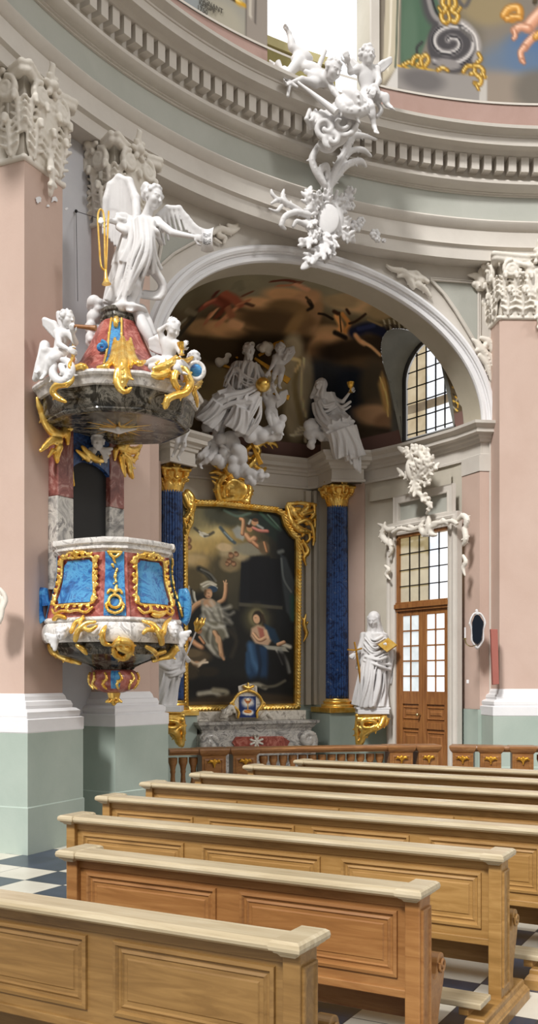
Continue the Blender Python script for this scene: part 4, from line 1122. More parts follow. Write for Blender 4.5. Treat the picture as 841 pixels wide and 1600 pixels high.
# cherubs, clouds
A.blob(340, 340, 60, 34, '#b4a27c', .6); A.blob(320, 385, 40, 32, '#8d7a58', .6); A.blob(400, 320, 66, 26, '#8f8a76', .6); A.blob(300, 320, 30, 16, '#d3b98c', .6)
for x_, y_, r_ in ((160, 300, 16), (165, 325, 13), (325, 348, 14), (345, 342, 12), (318, 372, 13), (335, 380, 12), (310, 382, 10)): A.blob(x_ + 2, y_ + 3, r_ * .8, r_ * .8, '#5a3a28', .7, .8); A.blob(x_, y_ + 2, r_ * .6, r_ * .62, '#b98d67', .7, .9); A.blob(x_ - 1, y_ - r_ * .45, r_ * .55, r_ * .35, '#6b4a30', .7, .8)
A.poly([(330, 250), (352, 232), (372, 240), (384, 270), (372, 290), (345, 280)], '#a9aaa0', 5); A.line([(285, 245), (320, 285), (340, 300)], 6, '#4d5a60'); A.line([(300, 262), (330, 290)], 3, '#91a0a2')
A.blob(398, 240, 13, 14, '#c79468', .4); A.blob(396, 230, 12, 7, '#4d3220', .4); A.body([(384, 266), (400, 284), (416, 276)], 11, '#cf9f75', '#7a523a'); A.body([(368, 262), (372, 212), (362, 205)], 7, '#c99a70', '#7d5238'); A.body([(412, 292), (430, 306), (446, 312)], 9, '#bf8d68', '#5f3d2a'); A.blob(455, 310, 22, 26, '#6d5a41', .6)
A.blob(418, 215, 14, 13, '#d29f75', .4); A.blob(420, 205, 12, 7, '#5b3a24', .4); A.body([(412, 236), (436, 244), (468, 244)], 7, '#cc8474', '#6e3c30'); A.line([(430, 225), (450, 235)], 5, '#b7b6ae'); A.line([(395, 222), (402, 208)], 4, '#babab0'); A.body([(455, 290), (465, 325)], 5, '#b9885f', '#6b452f')
# angel
A.line([(205, 408), (230, 420), (252, 445)], 10, '#26251f'); A.line([(212, 410), (246, 426), (268, 452)], 4, '#6a685d'); A.line([(218, 420), (240, 436), (256, 456)], 3, '#45443b')
for k_ in range(7): A.line([(156 + 5 * k_, 468 + 5 * k_), (160 + 5 * k_, 500 + 4 * k_), (166 + 6 * k_, 536 + 2 * k_)], 3.2, ('#2b2b27', '#8d8c80', '#cfcdbe', '#5d5c54')[k_ % 4])
A.blob(238, 474, 28, 20, '#8f8873', .5, rot=-20); A.line([(212, 468), (240, 456), (268, 466)], 4, '#cfc8b3'); A.line([(220, 476), (246, 464), (272, 478)], 3, '#e2dcca'); A.blob(256, 484, 18, 12, '#2f4459', .4); A.blob(240, 501, 14, 19, '#b98a66', .35, rot=15, wob=.2); A.blob(243, 504, 10, 14, '#d9ad86', .5, wob=.2); A.line([(236, 499), (242, 500)], 1.6, '#6b4a36', .9, .6); A.line([(238, 512), (244, 513)], 1.4, '#8d4a38'); A.line([(228, 490), (226, 505)], 4, '#6b5136')
A.body([(222, 528), (192, 545), (172, 568), (158, 590)], 10, '#c29a74', '#5f4532'); A.body([(278, 532), (296, 520), (303, 492), (304, 462)], 8, '#c69a73', '#5f4532'); A.line([(304, 460), (307, 447)], 2.2, '#d9ae87'); A.line([(301, 462), (297, 451)], 2.2, '#d9ae87'); A.line([(306, 464), (311, 458)], 2, '#c99d77')
A.poly([(212, 528), (248, 520), (284, 538), (300, 590), (286, 636), (240, 622), (214, 580)], '#938f80', 5); A.blob(242, 538, 22, 16, '#c59c78', .6)
for P_, w, c in (([(250, 532), (268, 560), (300, 556), (322, 548)], 5, '#dcd8c9'), ([(222, 560), (250, 580), (290, 584), (318, 600)], 5, '#d6d2c3'), ([(216, 590), (246, 604), (284, 606), (326, 612)], 5, '#e4e1d4'), ([(244, 556), (266, 600), (312, 636)], 3.5, '#4d4a40'), ([(226, 572), (240, 612), (236, 640)], 3.5, '#57544a'), ([(276, 560), (288, 600), (284, 640)], 3, '#5d5a4f'), ([(232, 548), (252, 566)], 3, '#efece1'), ([(296, 570), (318, 580), (336, 570)], 4, '#b2aea0'), ([(300, 600), (330, 626), (342, 660)], 5, '#3c392f')): A.line(P_, w * 1.45, c, .95, .62)
A.poly([(206, 604), (296, 612), (316, 660), (284, 690), (292, 736), (250, 722), (216, 684)], '#75715f', 6)
for P_, w, c in (([(216, 626), (250, 650), (246, 700), (262, 728)], 4.5, '#cdc9ba'), ([(204, 640), (226, 684), (276, 716)], 4, '#b9b5a6'), ([(246, 622), (232, 664), (240, 690)], 3, '#403d33'), ([(280, 620), (304, 640), (312, 664)], 4, '#d8d4c6'), ([(262, 640), (254, 690), (276, 730)], 3, '#4a473c'), ([(226, 612), (262, 630), (300, 624)], 4, '#e8e5d9'), ([(236, 700), (270, 736), (296, 744)], 4, '#c4c0b1')): A.line(P_, w * 1.45, c, .95, .62)
A.body([(262, 648), (280, 682), (284, 708), (288, 734)], 10, '#c29a74', '#54402f'); A.line([(288, 734), (298, 752)], 5, '#b98f6a'); A.blob(276, 676, 10, 14, '#d6ad86', .7)
A.line([(320, 640), (346, 680), (328, 740)], 8, '#332f26', .8)
# putti below
A.body([(172, 676), (192, 694), (212, 706)], 11, '#b98b66', '#503829'); A.blob(204, 644, 12, 14, '#9b6f4e', .5); A.blob(202, 638, 11, 8, '#4f3423', .5); A.body([(206, 668), (222, 690)], 6, '#ac7d5a', '#503829'); A.blob(190, 745, 60, 34, '#4f4330', .6); A.blob(180, 730, 40, 16, '#6d5d43', .6, .8); A.blob(196, 772, 18, 13, '#b28a69', .5); A.line([(172, 758), (196, 772), (226, 756)], 5, '#c9b69b'); A.line([(200, 782), (214, 768), (236, 764)], 4, '#dccbb2'); A.line([(188, 786), (202, 798)], 4, '#9b8369'); A.blob(170, 800, 40, 30, '#3a3123', .7); A.blob(240, 800, 40, 20, '#2a241a', .7)
# woman at the desk
A.blob(425, 590, 55, 60, '#4b4733', .8); A.blob(425, 585, 32, 36, '#867d58', .6, .8); A.blob(430, 585, 22, 28, '#2c241b', .4); A.blob(425, 592, 14, 19, '#d9ae87', .4, rot=-12); A.line([(419, 588), (424, 588)], 1.4, '#7b5840', .9, .6); A.line([(448, 580), (455, 610), (450, 640)], 7, '#3a2d20')
A.poly([(405, 630), (430, 615), (465, 625), (490, 670), (470, 700), (420, 690), (402, 660)], '#c9a688', 5); A.poly([(430, 625), (452, 630), (460, 665), (440, 670)], '#b06a58', 4); A.poly([(455, 610), (500, 630), (520, 680), (500, 690), (470, 660)], '#20374c', 5); A.body([(413, 650), (436, 674), (466, 660)], 7, '#d0a884', '#7d5840'); A.line([(462, 640), (470, 665)], 7, '#e0b993')
A.poly([(395, 680), (430, 695), (470, 700), (480, 760), (470, 850), (400, 860), (380, 780)], '#1f3a58', 7); A.line([(400, 695), (410, 750), (430, 790)], 12, '#3f6285', .8); A.line([(430, 700), (440, 780), (430, 830)], 7, '#16283d'); A.line([(390, 730), (395, 800)], 8, '#2c4a68')
A.poly([(450, 695), (540, 700), (556, 720), (470, 712)], '#a9a698', 3); A.line([(530, 690), (560, 700)], 8, '#c9c3b2'); A.body([(510, 690), (535, 680)], 7, '#d2a882', '#7d5840'); A.line([(520, 712), (545, 760), (555, 800)], 8, '#8f8f88'); A.line([(505, 715), (530, 770)], 4, '#c0bfb6'); A.poly([(470, 715), (540, 725), (560, 830), (540, 860), (470, 850)], '#121112', 8, .8)
A.blob(340, 860, 180, 40, '#12100e', .8); A.line([(205, 885), (260, 880), (290, 900)], 10, '#9d9888'); A.line([(260, 870), (310, 880), (285, 915)], 10, '#87806c'); A.line([(390, 855), (430, 850), (460, 862)], 9, '#97917e'); A.line([(450, 860), (500, 855), (540, 835)], 6, '#5b5648'); A.blob(380, 920, 230, 34, '#3a2f20', .6); A.line([(150, 920), (590, 925)], 5, '#574732', .8)
A.grain(.12)
vi = np.array([[(145 + 440 * i / nx, 150 + 790 * j / ny) for i in range(nx + 1)] for j in range(ny + 1)]).reshape(-1, 2)
painted(cv, np.clip(A.sample(vi[:, 0], vi[:, 1]) * 1.14, 0, 1))
def fpth(px, py, o=0): 
    s, t, z = cst(cpl(px, py, TA)); return ap(s, z, o)
FPX = [(288, 1103), (287, 960), (287, 838), (290, 828), (296, 815), (297, 800), (302, 786), (340, 787), (430, 797), (441, 803), (446, 820), (455, 834), (464, 841), (465, 860), (464, 980), (463, 1104), (380, 1106), (288, 1107)]
x = MB(); P = [fpth(px, py) for px, py in FPX]
prf = [(-.055, 0), (-.055, .06), (-.03, .09), (.0, .095), (.03, .075), (.05, .05), (.055, .0)]
loc = [Vector((cst(q)[0], cst(q)[2], 0)) for q in P]
rows = []
cl_ = offsetpath(loc[:-1], 0)
for o_, h_ in prf: rows.append([ap(q.x, q.y, h_) for q in offsetpath(loc, o_)])
x.grid(rows); fr_ = x.obj('frame', M['gold'], pa, True, auto=30)
S = Sculpt(.011, .012)           # carved rope of leaves on the frame
for i in range(len(loc) - 1):
    d = loc[i + 1] - loc[i]; n_ = max(1, int(d.length / .055))
    for j in range(n_):
        q = loc[i] + d * ((j + .5) / n_); e_ = d.normalized() * .03; w_ = Vector((-e_.y, e_.x, 0)) * .8
        S.c(ap(q.x - e_.x - w_.x, q.y - e_.y - w_.y, .085), ap(q.x + e_.x + w_.x, q.y + e_.y + w_.y, .095), .016, .018)
S.obj('carved_rope', M['gold'], fr_)
def st(S, fn, L, sc, k=.012, frill=1.0):
    """carved strokes: L = [(points (px, py, out), radius px or list)]"""
    for pts_, r_ in L:
        P_ = [np.array(fn(*(p if len(p) == 3 else (*p, .05)))) for p in pts_]
        if len(P_) > 2: 
            n_ = 5 * len(P_); C_ = bez(P_, n_)
        else: C_ = P_
        if hasattr(r_, '__len__'): rr_ = np.interp(np.linspace(0, 1, len(C_)), np.linspace(0, 1, len(r_)), r_)
        else: rr_ = np.full(len(C_), r_)
        S.chain(C_, list(rr_ * sc), k)
        if frill and len(C_) > 4:
            L_ = 0.0; sg_ = 1
            for i_ in range(1, len(C_) - 1):
                L_ += np.linalg.norm(C_[i_] - C_[i_ - 1]); q_ = rr_[i_] * sc
                if L_ > q_ * (.62 + .5 * math.sin(i_ * 1.7) ** 2):
                    L_ = 0.0; t_ = unit(C_[i_ + 1] - C_[i_ - 1]); s_ = unit(np.cross(t_, (0.0, 1.0, 0.0))); sg_ = -sg_
                    a_ = C_[i_] - t_ * q_ * .2; b_ = C_[i_] + (s_ * sg_ * (1.3 + .4 * math.sin(i_ * 2.3)) + t_ * (.75 + .3 * math.cos(i_ * 1.9))) * q_ * frill
                    S.c(a_, b_, q_ * .46, q_ * .22, q_ * .18)
                    S.c(a_, C_[i_] + t_ * q_ * .9 + np.array((0, -1.05, 0)) * q_, q_ * .4, q_ * .2, q_ * .2)
SC_A = .0106
S = Sculpt(.012, .012)           # corner bracket, upper right
st(S, fpth, [([(446, 792), (452, 815), (466, 828), (482, 832)], [3, 6, 6, 3]), ([(448, 788), (470, 787), (491, 790)], 3), ([(489, 790), (490, 815), (489, 845)], [3, 2.5, 2]),
             ([(452, 793), (462, 800), (474, 798), (480, 792)], 4), ([(455, 800), (466, 812), (480, 815)], 5), ([(460, 797, .08), (464, 797, .08)], 4), ([(470, 805, .07), (484, 800, .06)], 4), ([(478, 818, .06), (488, 806, .05)], 4),
             ([(463, 818, .09), (474, 814, .1), (484, 822, .08), (488, 840, .07), (487, 852, .06)], [2.5, 3, 3, 2.6, 2]), ([(470, 838), (478, 830), (482, 842), (474, 850), (471, 845)], 2.4), ([(474, 850), (479, 862), (473, 872), (476, 884)], [3, 4, 3, 1.5]), ([(468, 850), (473, 866)], 2.4)], SC_A)
S.obj('corner_scroll', M['gold'], fr_)
S = Sculpt(.012, .012)
st(S, fpth, [([(291, 770), (297, 780), (296, 800), (288, 812)], [5, 6, 5, 3]), ([(286, 776), (292, 790)], 6), ([(290, 826), (285, 812)], 3)], SC_A)
S.obj('corner_scroll', M['gold'], fr_)
S = Sculpt(.012, .012)
st(S, fpth, [([(476, 960), (473, 975), (477, 990), (472, 1003)], [1.5, 3, 3, 1]), ([(479, 972), (474, 982)], 1.6), ([(470, 966), (476, 975)], 1.6)], SC_A); S.obj('leaf_drop', M['gold'], fr_)
# gilt crest above the frame
S = Sculpt(.013, .015)
st(S, fpth, [([(342, 784), (338, 765), (345, 748), (362, 740), (380, 748), (388, 765), (384, 784)], 5), ([(350, 782), (348, 765), (360, 752), (372, 756), (368, 770), (358, 768)], 4), ([(345, 783), (365, 780), (385, 785)], 5), ([(362, 778), (376, 766), (380, 775)], 4),
             ([(340, 772), (332, 768)], [4, 1.5]), ([(340, 760), (330, 752)], [4, 1.5]), ([(344, 750), (328, 746)], [4, 1.5]), ([(348, 744), (336, 738), (326, 740)], [4, 3, 1.5]), ([(386, 760), (394, 768)], [3, 1.5]), ([(352, 738), (350, 725), (354, 712)], [5, 5, 3]), ([(352, 742, .12), (346, 728, .14), (352, 712, .12)], [4, 4, 2]),
             ([(376, 742, .1), (384, 730, .15), (394, 718, .15), (398, 706, .14), (390, 700, .14), (380, 704, .14), (378, 714, .14), (386, 720, .14), (392, 714, .14)], [5, 5, 5, 4, 4, 4, 4, 3, 2]), ([(396, 700, .14), (410, 692, .14), (424, 696, .12), (430, 702, .1)], [4, 4, 3, 1]), ([(404, 696, .14), (412, 702, .12)], [2, 1]), ([(412, 692, .14), (422, 704, .12)], [2, 1]),
             ([(394, 730, .1), (408, 736, .08), (412, 732, .08)], [3, 3, 1.5]), ([(330, 728, .08), (340, 732, .1), (350, 730, .1)], [2, 3, 3])], SC_A)
S.e(fpth(362, 766, .03), (.26, .06, .2), None, .04)
tag(S.obj('gilt_crest', M['gold']), 'gilded carved crest on top of the altar painting frame', 'ornament')
# moulded grey pilaster strips on the right of the picture
x = MB()
for s_, w_, o_ in ((cst(cpl(481, 900, 10.2))[0], .10, .05), (cst(cpl(490, 900, 10.2))[0], .05, .09), (cst(cpl(499, 900, 10.2))[0], .05, .05)):
    x.rings([[chap(s_ - w_ / 2, 10.25, z), chap(s_ - w_ / 2, 10.22 - o_, z), chap(s_ + w_ / 2, 10.22 - o_, z), chap(s_ + w_ / 2, 10.25, z)] for z in (1.25, 4.9)])
tag(x.obj('trim_7', M['creamdk']), 'moulded grey strip of wall between the picture and the right column', 'wall strip', kind='structure')

# ---- altar table
M['greymarble'] = marble('grey veined marble', [(.3, '#4d4c4d'), (.42, '#8d8a86'), (.55, '#c4bfb7'), (.62, '#6f6b69'), (.75, '#dcd8d0')], 4, .25)
M['redmarble'] = marble('red marble', [(.3, '#5c231d'), (.5, '#93473b'), (.62, '#b77464'), (.72, '#7c372d')], 6, .25)
M['palemarble'] = marble('pale veined marble', [(.3, '#b5ada0'), (.5, '#dad3c6'), (.6, '#8f877b'), (.7, '#e6e1d6')], 5, .25)
TB = 9.35
s0, s1 = cst(cpl(313, 1120, TB))[0], cst(cpl(494, 1116, TB))[0]
zz_ = lambda py, px=400: cst(cpl(px, py, TB))[2]
al = thing('altar', 'grey marble altar table with a red marble front panel and white cross', 'altar', chap((s0 + s1) / 2, TB + .3, 0))
def abox(mb, a, b_, z0_, z1_, t0_, t1_): return mb.rings([[chap(q, t_, z) for q, t_ in ((a, t0_), (b_, t0_), (b_, t1_), (a, t1_))] for z in (z0_, z1_)])
x = MB(); prof = [(.06, .0), (.05, .1), (.02, .3), (.0, .55), (.0, zz_(1148)), (.06, zz_(1144)), (.05, zz_(1140)), (.02, zz_(1137)), (.0, zz_(1134)), (-.04, zz_(1131)), (-.045, zz_(1127))]
x.rings([[chap(a, t_, z) for a, t_ in ((s0 + o, TB + o), (s1 - o, TB + o), (s1 - o, TB + .75), (s0 + o, TB + .75))] for o, z in prof]); x.obj('mensa', M['greymarble'], al)
x = MB(); abox(x, s0 + .03, s1 - .03, zz_(1127), zz_(1112), TB + .28, TB + .75); x.obj('predella', M['palemarble'], al, bevel=.008)
za, zb_ = zz_(1168), zz_(1149)
pl = [(362, 1160), (368, 1151), (440, 1150), (452, 1158), (448, 1166), (436, 1170), (370, 1172)]
x = MB(); R0_ = [Vector(cst(cpl(px, py, TB))) for px, py in pl]
x.rings([[chap(q[0], TB + .0 + .02, q[2]) for q in R0_], [chap(q[0], TB - .03, q[2]) for q in R0_]]); pn = x.obj('front_panel', M['redmarble'], al, bevel=.006)
S = Sculpt(.008, .006)
for q in range(4):
    c0 = cpl(401, 1159, TB - .035); an = PI / 2 * q; d = Vector((VV.x * math.cos(an), VV.y * math.cos(an), math.sin(an))); e_ = Vector((-VV.x * math.sin(an), -VV.y * math.sin(an), math.cos(an)))
    S.c(c0, c0 + d * .10 + e_ * .035, .014, .02); S.c(c0, c0 + d * .10 - e_ * .035, .014, .02)
S.obj('cross', M['palemarble'], pn)
for sg, a in ((-1, s0 + .17), (1, s1 - .17)):
    S = Sculpt(.012, .02); z = (za + zb_) / 2
    S.chain(spiral(chap(a, TB - .02, z + .0), np.array((VV.x, VV.y, 0)) * sg, (0, 0, 1), .17, .04, 1.3, -PI * .4, 24), [.05] * 24); S.s(chap(a, TB - .02, z), .05)
    S.obj('side_scroll', M['greymarble'], al)
# small framed chalice picture standing on the altar
TT = TB + .14
cp = thing('chalice_panel', 'small blue panel with a gold chalice in a curved gilt frame on the altar', 'tabernacle', cpl(387, 1122, TT))
zl = lambda px, py, o=0.0: cpl(px, py, TT - o)
P = [(369, 1122), (368, 1112), (362, 1100), (366, 1089), (373, 1081), (372, 1072), (388, 1067), (402, 1072), (402, 1081), (409, 1089), (412, 1100), (404, 1112), (405, 1122)]
x = MB(); x.rings([[zl(*q, -.12) for q in P], [zl(*q, .0) for q in P]]); x.obj('body', M['palemarble'], cp, bevel=.01)
K = Paint(120, 200, (0, 0, 100, 170), '#1c2f63'); K.blob(52, 50, 34, 38, '#e9e3d8', .9); K.blob(52, 130, 36, 24, '#efe9df', .6); K.line([(40, 30), (52, 50), (64, 30)], 8, '#b5561f'); K.line([(52, 50), (52, 110)], 3, '#d9a24a'); K.blob(52, 122, 22, 14, '#cf7a2b', .4); K.blob(52, 30, 13, 8, '#f4e4b8', .4); K.line([(36, 116), (68, 128)], 2.5, '#f0c060'); K.blob(52, 20, 7, 7, '#f6f2e6', .3)
Pc = [[zl(374 + 26 * i / 40, 1088 + 33 * j / 60, .012) for i in range(41)] for j in range(61)]
cn = gridmesh('picture', Pc, M['oil'], cp); vi = np.array([[(100 * i / 40, 170 * j / 60) for i in range(41)] for j in range(61)]).reshape(-1, 2); painted(cn, K.sample(vi[:, 0], vi[:, 1]))
S = Sculpt(.008, .01)
st(S, zl, [([(372, 1121, .02), (373, 1112, .02), (364, 1100, .02), (368, 1090, .02), (375, 1083, .03), (388, 1079, .03), (400, 1083, .03), (407, 1090, .02), (410, 1100, .02), (402, 1112, .02), (402, 1121, .02)], 2.0), ([(381, 1072, .03), (388, 1075, .04), (396, 1072, .03)], 2), ([(388, 1068, .03), (388, 1078, .04)], 2), ([(366, 1108, .02), (360, 1100, .02), (366, 1094, .02)], 1.4), ([(408, 1108, .02), (414, 1100, .02), (408, 1094, .02)], 1.4)], .0100, .008)
S.obj('gilt_frame', M['gold'], cp)
for L_ in ([([(345, 1121), (352, 1112), (360, 1115)], [3, 5, 3]), ([(352, 1120), (360, 1105), (366, 1112)], [4, 4, 3])], [([(408, 1120), (416, 1114), (424, 1121)], [3, 4, 3])]):
    S = Sculpt(.012, .02); st(S, zl, L_, .0100); S.obj('side_scroll', M['palemarble'], cp)

# ---- altar rail: turned balusters between panelled posts
g0 = lambda px, Y: Vector(((px - CX) * Y / F, Y, 0))
rl = [g0(262, 11.6), g0(390, 11.9), g0(540, 12.2), g0(675, 12.4)]
M['oldgold'] = M['golddk']
def rail(name, label, pts_, posts, nb, hh=.845):
    t = thing(name, label, 'altar rail', Vector(((pts_[0].x + pts_[-1].x) / 2, (pts_[0].y + pts_[-1].y) / 2, 0)), 'altar rails before the chapel')
    C = [Vector(q) for q in bez(pts_, 24)]
    def nrm(i): d = (C[min(i + 1, len(C) - 1)] - C[max(i - 1, 0)]).normalized(); return Vector((d.y, -d.x, 0))
    for nm, pr in (('top_rail', [(-.11, hh - .07), (-.11, hh - .055), (-.13, hh - .045), (-.14, hh - .02), (-.13, hh), (.13, hh), (.14, hh - .02), (.13, hh - .045), (.11, hh - .055), (.11, hh - .07)]), ('plinth', [(-.12, 0), (-.12, .10), (-.10, .13), (.10, .13), (.12, .10), (.12, 0)])):
        x = MB(); x.rings([[C[i] + nrm(i) * o + Vector((0, 0, z)) for o, z in pr] for i in range(len(C))]); x.obj(nm, M['woodrail'], t, True, auto=30)
    L = [0.0]
    for i in range(1, len(C)): L.append(L[-1] + (C[i] - C[i - 1]).length)
    def along(f):
        d = f * L[-1]; i = max(1, min(len(C) - 1, int(np.searchsorted(L, d)))); w_ = (d - L[i - 1]) / max(L[i] - L[i - 1], 1e-6)
        return C[i - 1].lerp(C[i], w_), nrm(i)
    for f, w_ in posts:
        p, n_ = along(f); e_ = Vector((-n_.y, n_.x, 0)); Fm = Matrix(((e_.x, n_.x, 0, p.x), (e_.y, n_.y, 0, p.y), (0, 0, 1, 0), (0, 0, 0, 1)))
        x = MB()
        r_ = lambda d_, z: [(-w_ / 2 - d_, -.12 - d_, z), (w_ / 2 + d_, -.12 - d_, z), (w_ / 2 + d_, .12 + d_, z), (-w_ / 2 - d_, .12 + d_, z)]
        x.rings([r_(.02, 0), r_(.02, .12), r_(0, .14), r_(0, hh - .09), r_(.015, hh - .075), r_(.03, hh - .05), r_(.04, hh - .02), r_(.035, hh + .004)], M=Fm); po = x.obj('post', M['woodrail'], t, bevel=.004)
        for sg in (-1, 1):
            x = MB(); q_ = lambda d_, o: [(-w_ / 2 + .03 + d_, sg * (.12 + o), .2 + d_), (w_ / 2 - .03 - d_, sg * (.12 + o), .2 + d_), (w_ / 2 - .03 - d_, sg * (.12 + o), hh - .12 - d_), (-w_ / 2 + .03 + d_, sg * (.12 + o), hh - .12 - d_)]
            x.rings([q_(0, -.01), q_(.0, .008), q_(.02, .012), q_(.03, .004)], M=Fm); x.obj('post_panel', M['woodrail'], po)
            S = Sculpt(.008, .01)
            for k_ in (-1, 1): S.chain([Fm @ Vector((0, sg * .135, hh - .17)), Fm @ Vector((k_ * .05, sg * .14, hh - .145)), Fm @ Vector((k_ * .075, sg * .135, hh - .165))], [.02, .018, .01])
            S.chain([Fm @ Vector((0, sg * .14, hh - .14)), Fm @ Vector((0, sg * .14, hh - .22))], [.022, .01]); S.obj('gilt_shell', M['oldgold'], po)
    for k_ in range(nb):
        f = (k_ + .5) / nb
        if any(abs(f - f2) * L[-1] < w2 / 2 + .05 for f2, w2 in posts): continue
        p, n_ = along(f)
        x = MB(); x.rev([(.05, .13), (.05, .17), (.035, .18), (.03, .2), (.045, .24), (.058, .30), (.05, .37), (.03, .46), (.026, .54), (.035, .57), (.03, .59), (.04, .64), (.055, .68), (.055, .74)], 14, M=Matrix.Translation(p)); x.obj('baluster', M['woodrail'], t, True)
    return t
rail('altar_rail', 'long left altar rail with dark balusters in front of the altar', rl, [(.16, .30), (.275, .30), (.87, .3), (.975, .26)], 27)
rr0 = [g0(713, 12.3), g0(760, 12.2), g0(841, 12.1), g0(960, 12.0)]
rail('altar_rail', 'short right altar rail beside the gap in front of the door', rr0, [(.05, .26), (.22, .26), (.42, .26)], 12)
# ================================================================= pulpit
M['marblegrey2'] = marble('light grey veined marble', [(.3, '#8f8b88'), (.45, '#c9c4bf'), (.55, '#e4e0db'), (.62, '#a09a96'), (.75, '#efece8')], 5, .2)
M['marbledark'] = marble('black and grey marble', [(.3, '#16140f'), (.46, '#2d2a24'), (.55, '#7b766c'), (.6, '#35312a'), (.75, '#a59f94')], 5, .2)
M['redscag'] = marble('red scagliola', [(.3, '#6d2f2a'), (.5, '#9e544b'), (.62, '#bd7b70'), (.75, '#7f3d36')], 7, .25)
M['bluepan'] = marble('polished blue scagliola', [(.28, '#17315e'), (.42, '#2d66a3'), (.52, '#4f97c4'), (.6, '#2c5c9a'), (.74, '#a8d6e2')], 4.5, .14)
PYC = 9.75; PXC = (178 - CX) * PYC / F
_z = lambda L: [(3.055 - (3.055 - z) * 1.125, r) for z, r in L]
PB = _z([(3.055, .585), (3.05, .608), (3.03, .613), (3.008, .606), (3.0, .583), (2.985, .574), (2.975, .586), (2.96, .588), (2.95, .572), (2.94, .556), (2.93, .552), (2.90, .552), (2.86, .55), (2.78, .553), (2.68, .57), (2.58, .60), (2.48, .635), (2.40, .655), (2.35, .66), (2.33, .655)])
TORUS = _z([(2.335, .655), (2.32, .68), (2.285, .70), (2.24, .705), (2.19, .695), (2.16, .665)])
LOW = _z([(2.16, .665), (2.15, .60), (2.12, .59), (2.10, .56), (2.06, .54), (2.03, .42), (1.98, .27), (1.95, .20), (1.93, .185)])
BULB = _z([(1.93, .185), (1.915, .22), (1.87, .245), (1.81, .24), (1.76, .205), (1.735, .15), (1.72, .09)])
VERT = [-86, -62, -2, 22, 82, 106, 150, 190, 230]
def plan(az, r):
    az = (az + 86) % 360 - 86
    vs = VERT + [274]
    for a, b_ in zip(vs[:-1], vs[1:]):
        if a <= az <= b_ + 1e-6:
            h_ = math.radians((b_ - a) / 2); d = math.radians(az - (a + b_) / 2)
            chord = r * math.cos(h_) / math.cos(d)
            return chord * .55 + r * .45 + (.018 if abs(b_ - a - 24) < 1 else 0)
    return r
def ppt(az, r, z, o=0.0):
    q = plan(az, r) + o; a = math.radians(az)
    return Vector((PXC + q * math.sin(a), PYC - q * math.cos(a), z))
AZS = sorted(set(list(np.linspace(-86, 274, 121)) + [v_ + e_ for v_ in VERT for e_ in (-.05, .05)]))[:-1]
def ploft(prof): return MB().rings([[ppt(a, r, z) for a in AZS] for z, r in prof][::-1])
pu = thing('pulpit', 'round blue and red marble pulpit basin with gilt ornament on the left pier', 'pulpit', Vector((PXC, PYC, 1.55)))
bd_ = ploft(PB[10:]).obj('basin', M['redscag'], pu, True, auto=35)
x = ploft(PB[:11] + [(2.9, .3)]); x.obj('rim', M['marblegrey2'], pu, True, auto=35)
ploft(_z([(2.375, .66), (2.37, .675), (2.35, .68), (2.335, .67)])).obj('lower_moulding', M['marblegrey2'], pu, True, auto=35)
ploft(TORUS).obj('torus', M['marblegrey2'], pu, True, auto=35)
ploft(LOW).obj('underside', M['marbledark'], pu, True, auto=35)
x = MB(); x.rev([(r, z) for z, r in BULB[::-1]], 32, M=Matrix.Translation((PXC, PYC, 0))); bl = x.obj('bulb', M['redscag'], pu, True)
def pbr(z): return float(np.interp(z, [q[0] for q in (PB + TORUS + LOW + BULB)[::-1]], [q[1] for q in (PB + TORUS + LOW + BULB)[::-1]]))
def pp(px, py, o=.02):
    Y = PYC - .45
    for _ in range(6):
        z = EYE + (HZ - py) * Y / F; r = pbr(z); xx = (px - CX) * Y / F - PXC
        az = math.degrees(math.asin(max(-.995, min(.995, xx / r)))); q = ppt(az, r, z, o); Y = q.y
    return q
def zz(z): return 3.055 - (3.055 - z) * 1.125
def strip(a0, a1, z0, z1, o, nz=24, na=10, wf=None):
    P = []; z0, z1 = zz(z0), zz(z1)
    for j in range(nz + 1):
        z = z0 + (z1 - z0) * j / nz; m_ = 0 if wf is None else wf(j / nz)
        P.append([ppt(a0 + m_ + (a1 - a0 - 2 * m_) * i / na, pbr(z), z, o) for i in range(na + 1)])
    return MB().grid(P)
def wfun(t): return 2.5 * (1 if t < .08 or t > .93 else 0) + 4.5 * max(0, (t - .75) / .25) ** 2 + 1.5 * math.sin(PI * t)
for a0, a1, nm in ((-55, -10, 'blue_panel'), (31, 73, 'blue_panel'), (114, 142, 'blue_panel')):
    strip(a0, a1, 2.50, 2.87, .012, wf=wfun).obj(nm, M['bluepan'], bd_, True, auto=0)
for a0, a1 in ((1, 19), (85, 103), (-83, -65)):
    strip(a0, a1, 2.38, 2.93, .008).obj('blue_strip', M['bluepan'], bd_, True, auto=0)
SP = .0062
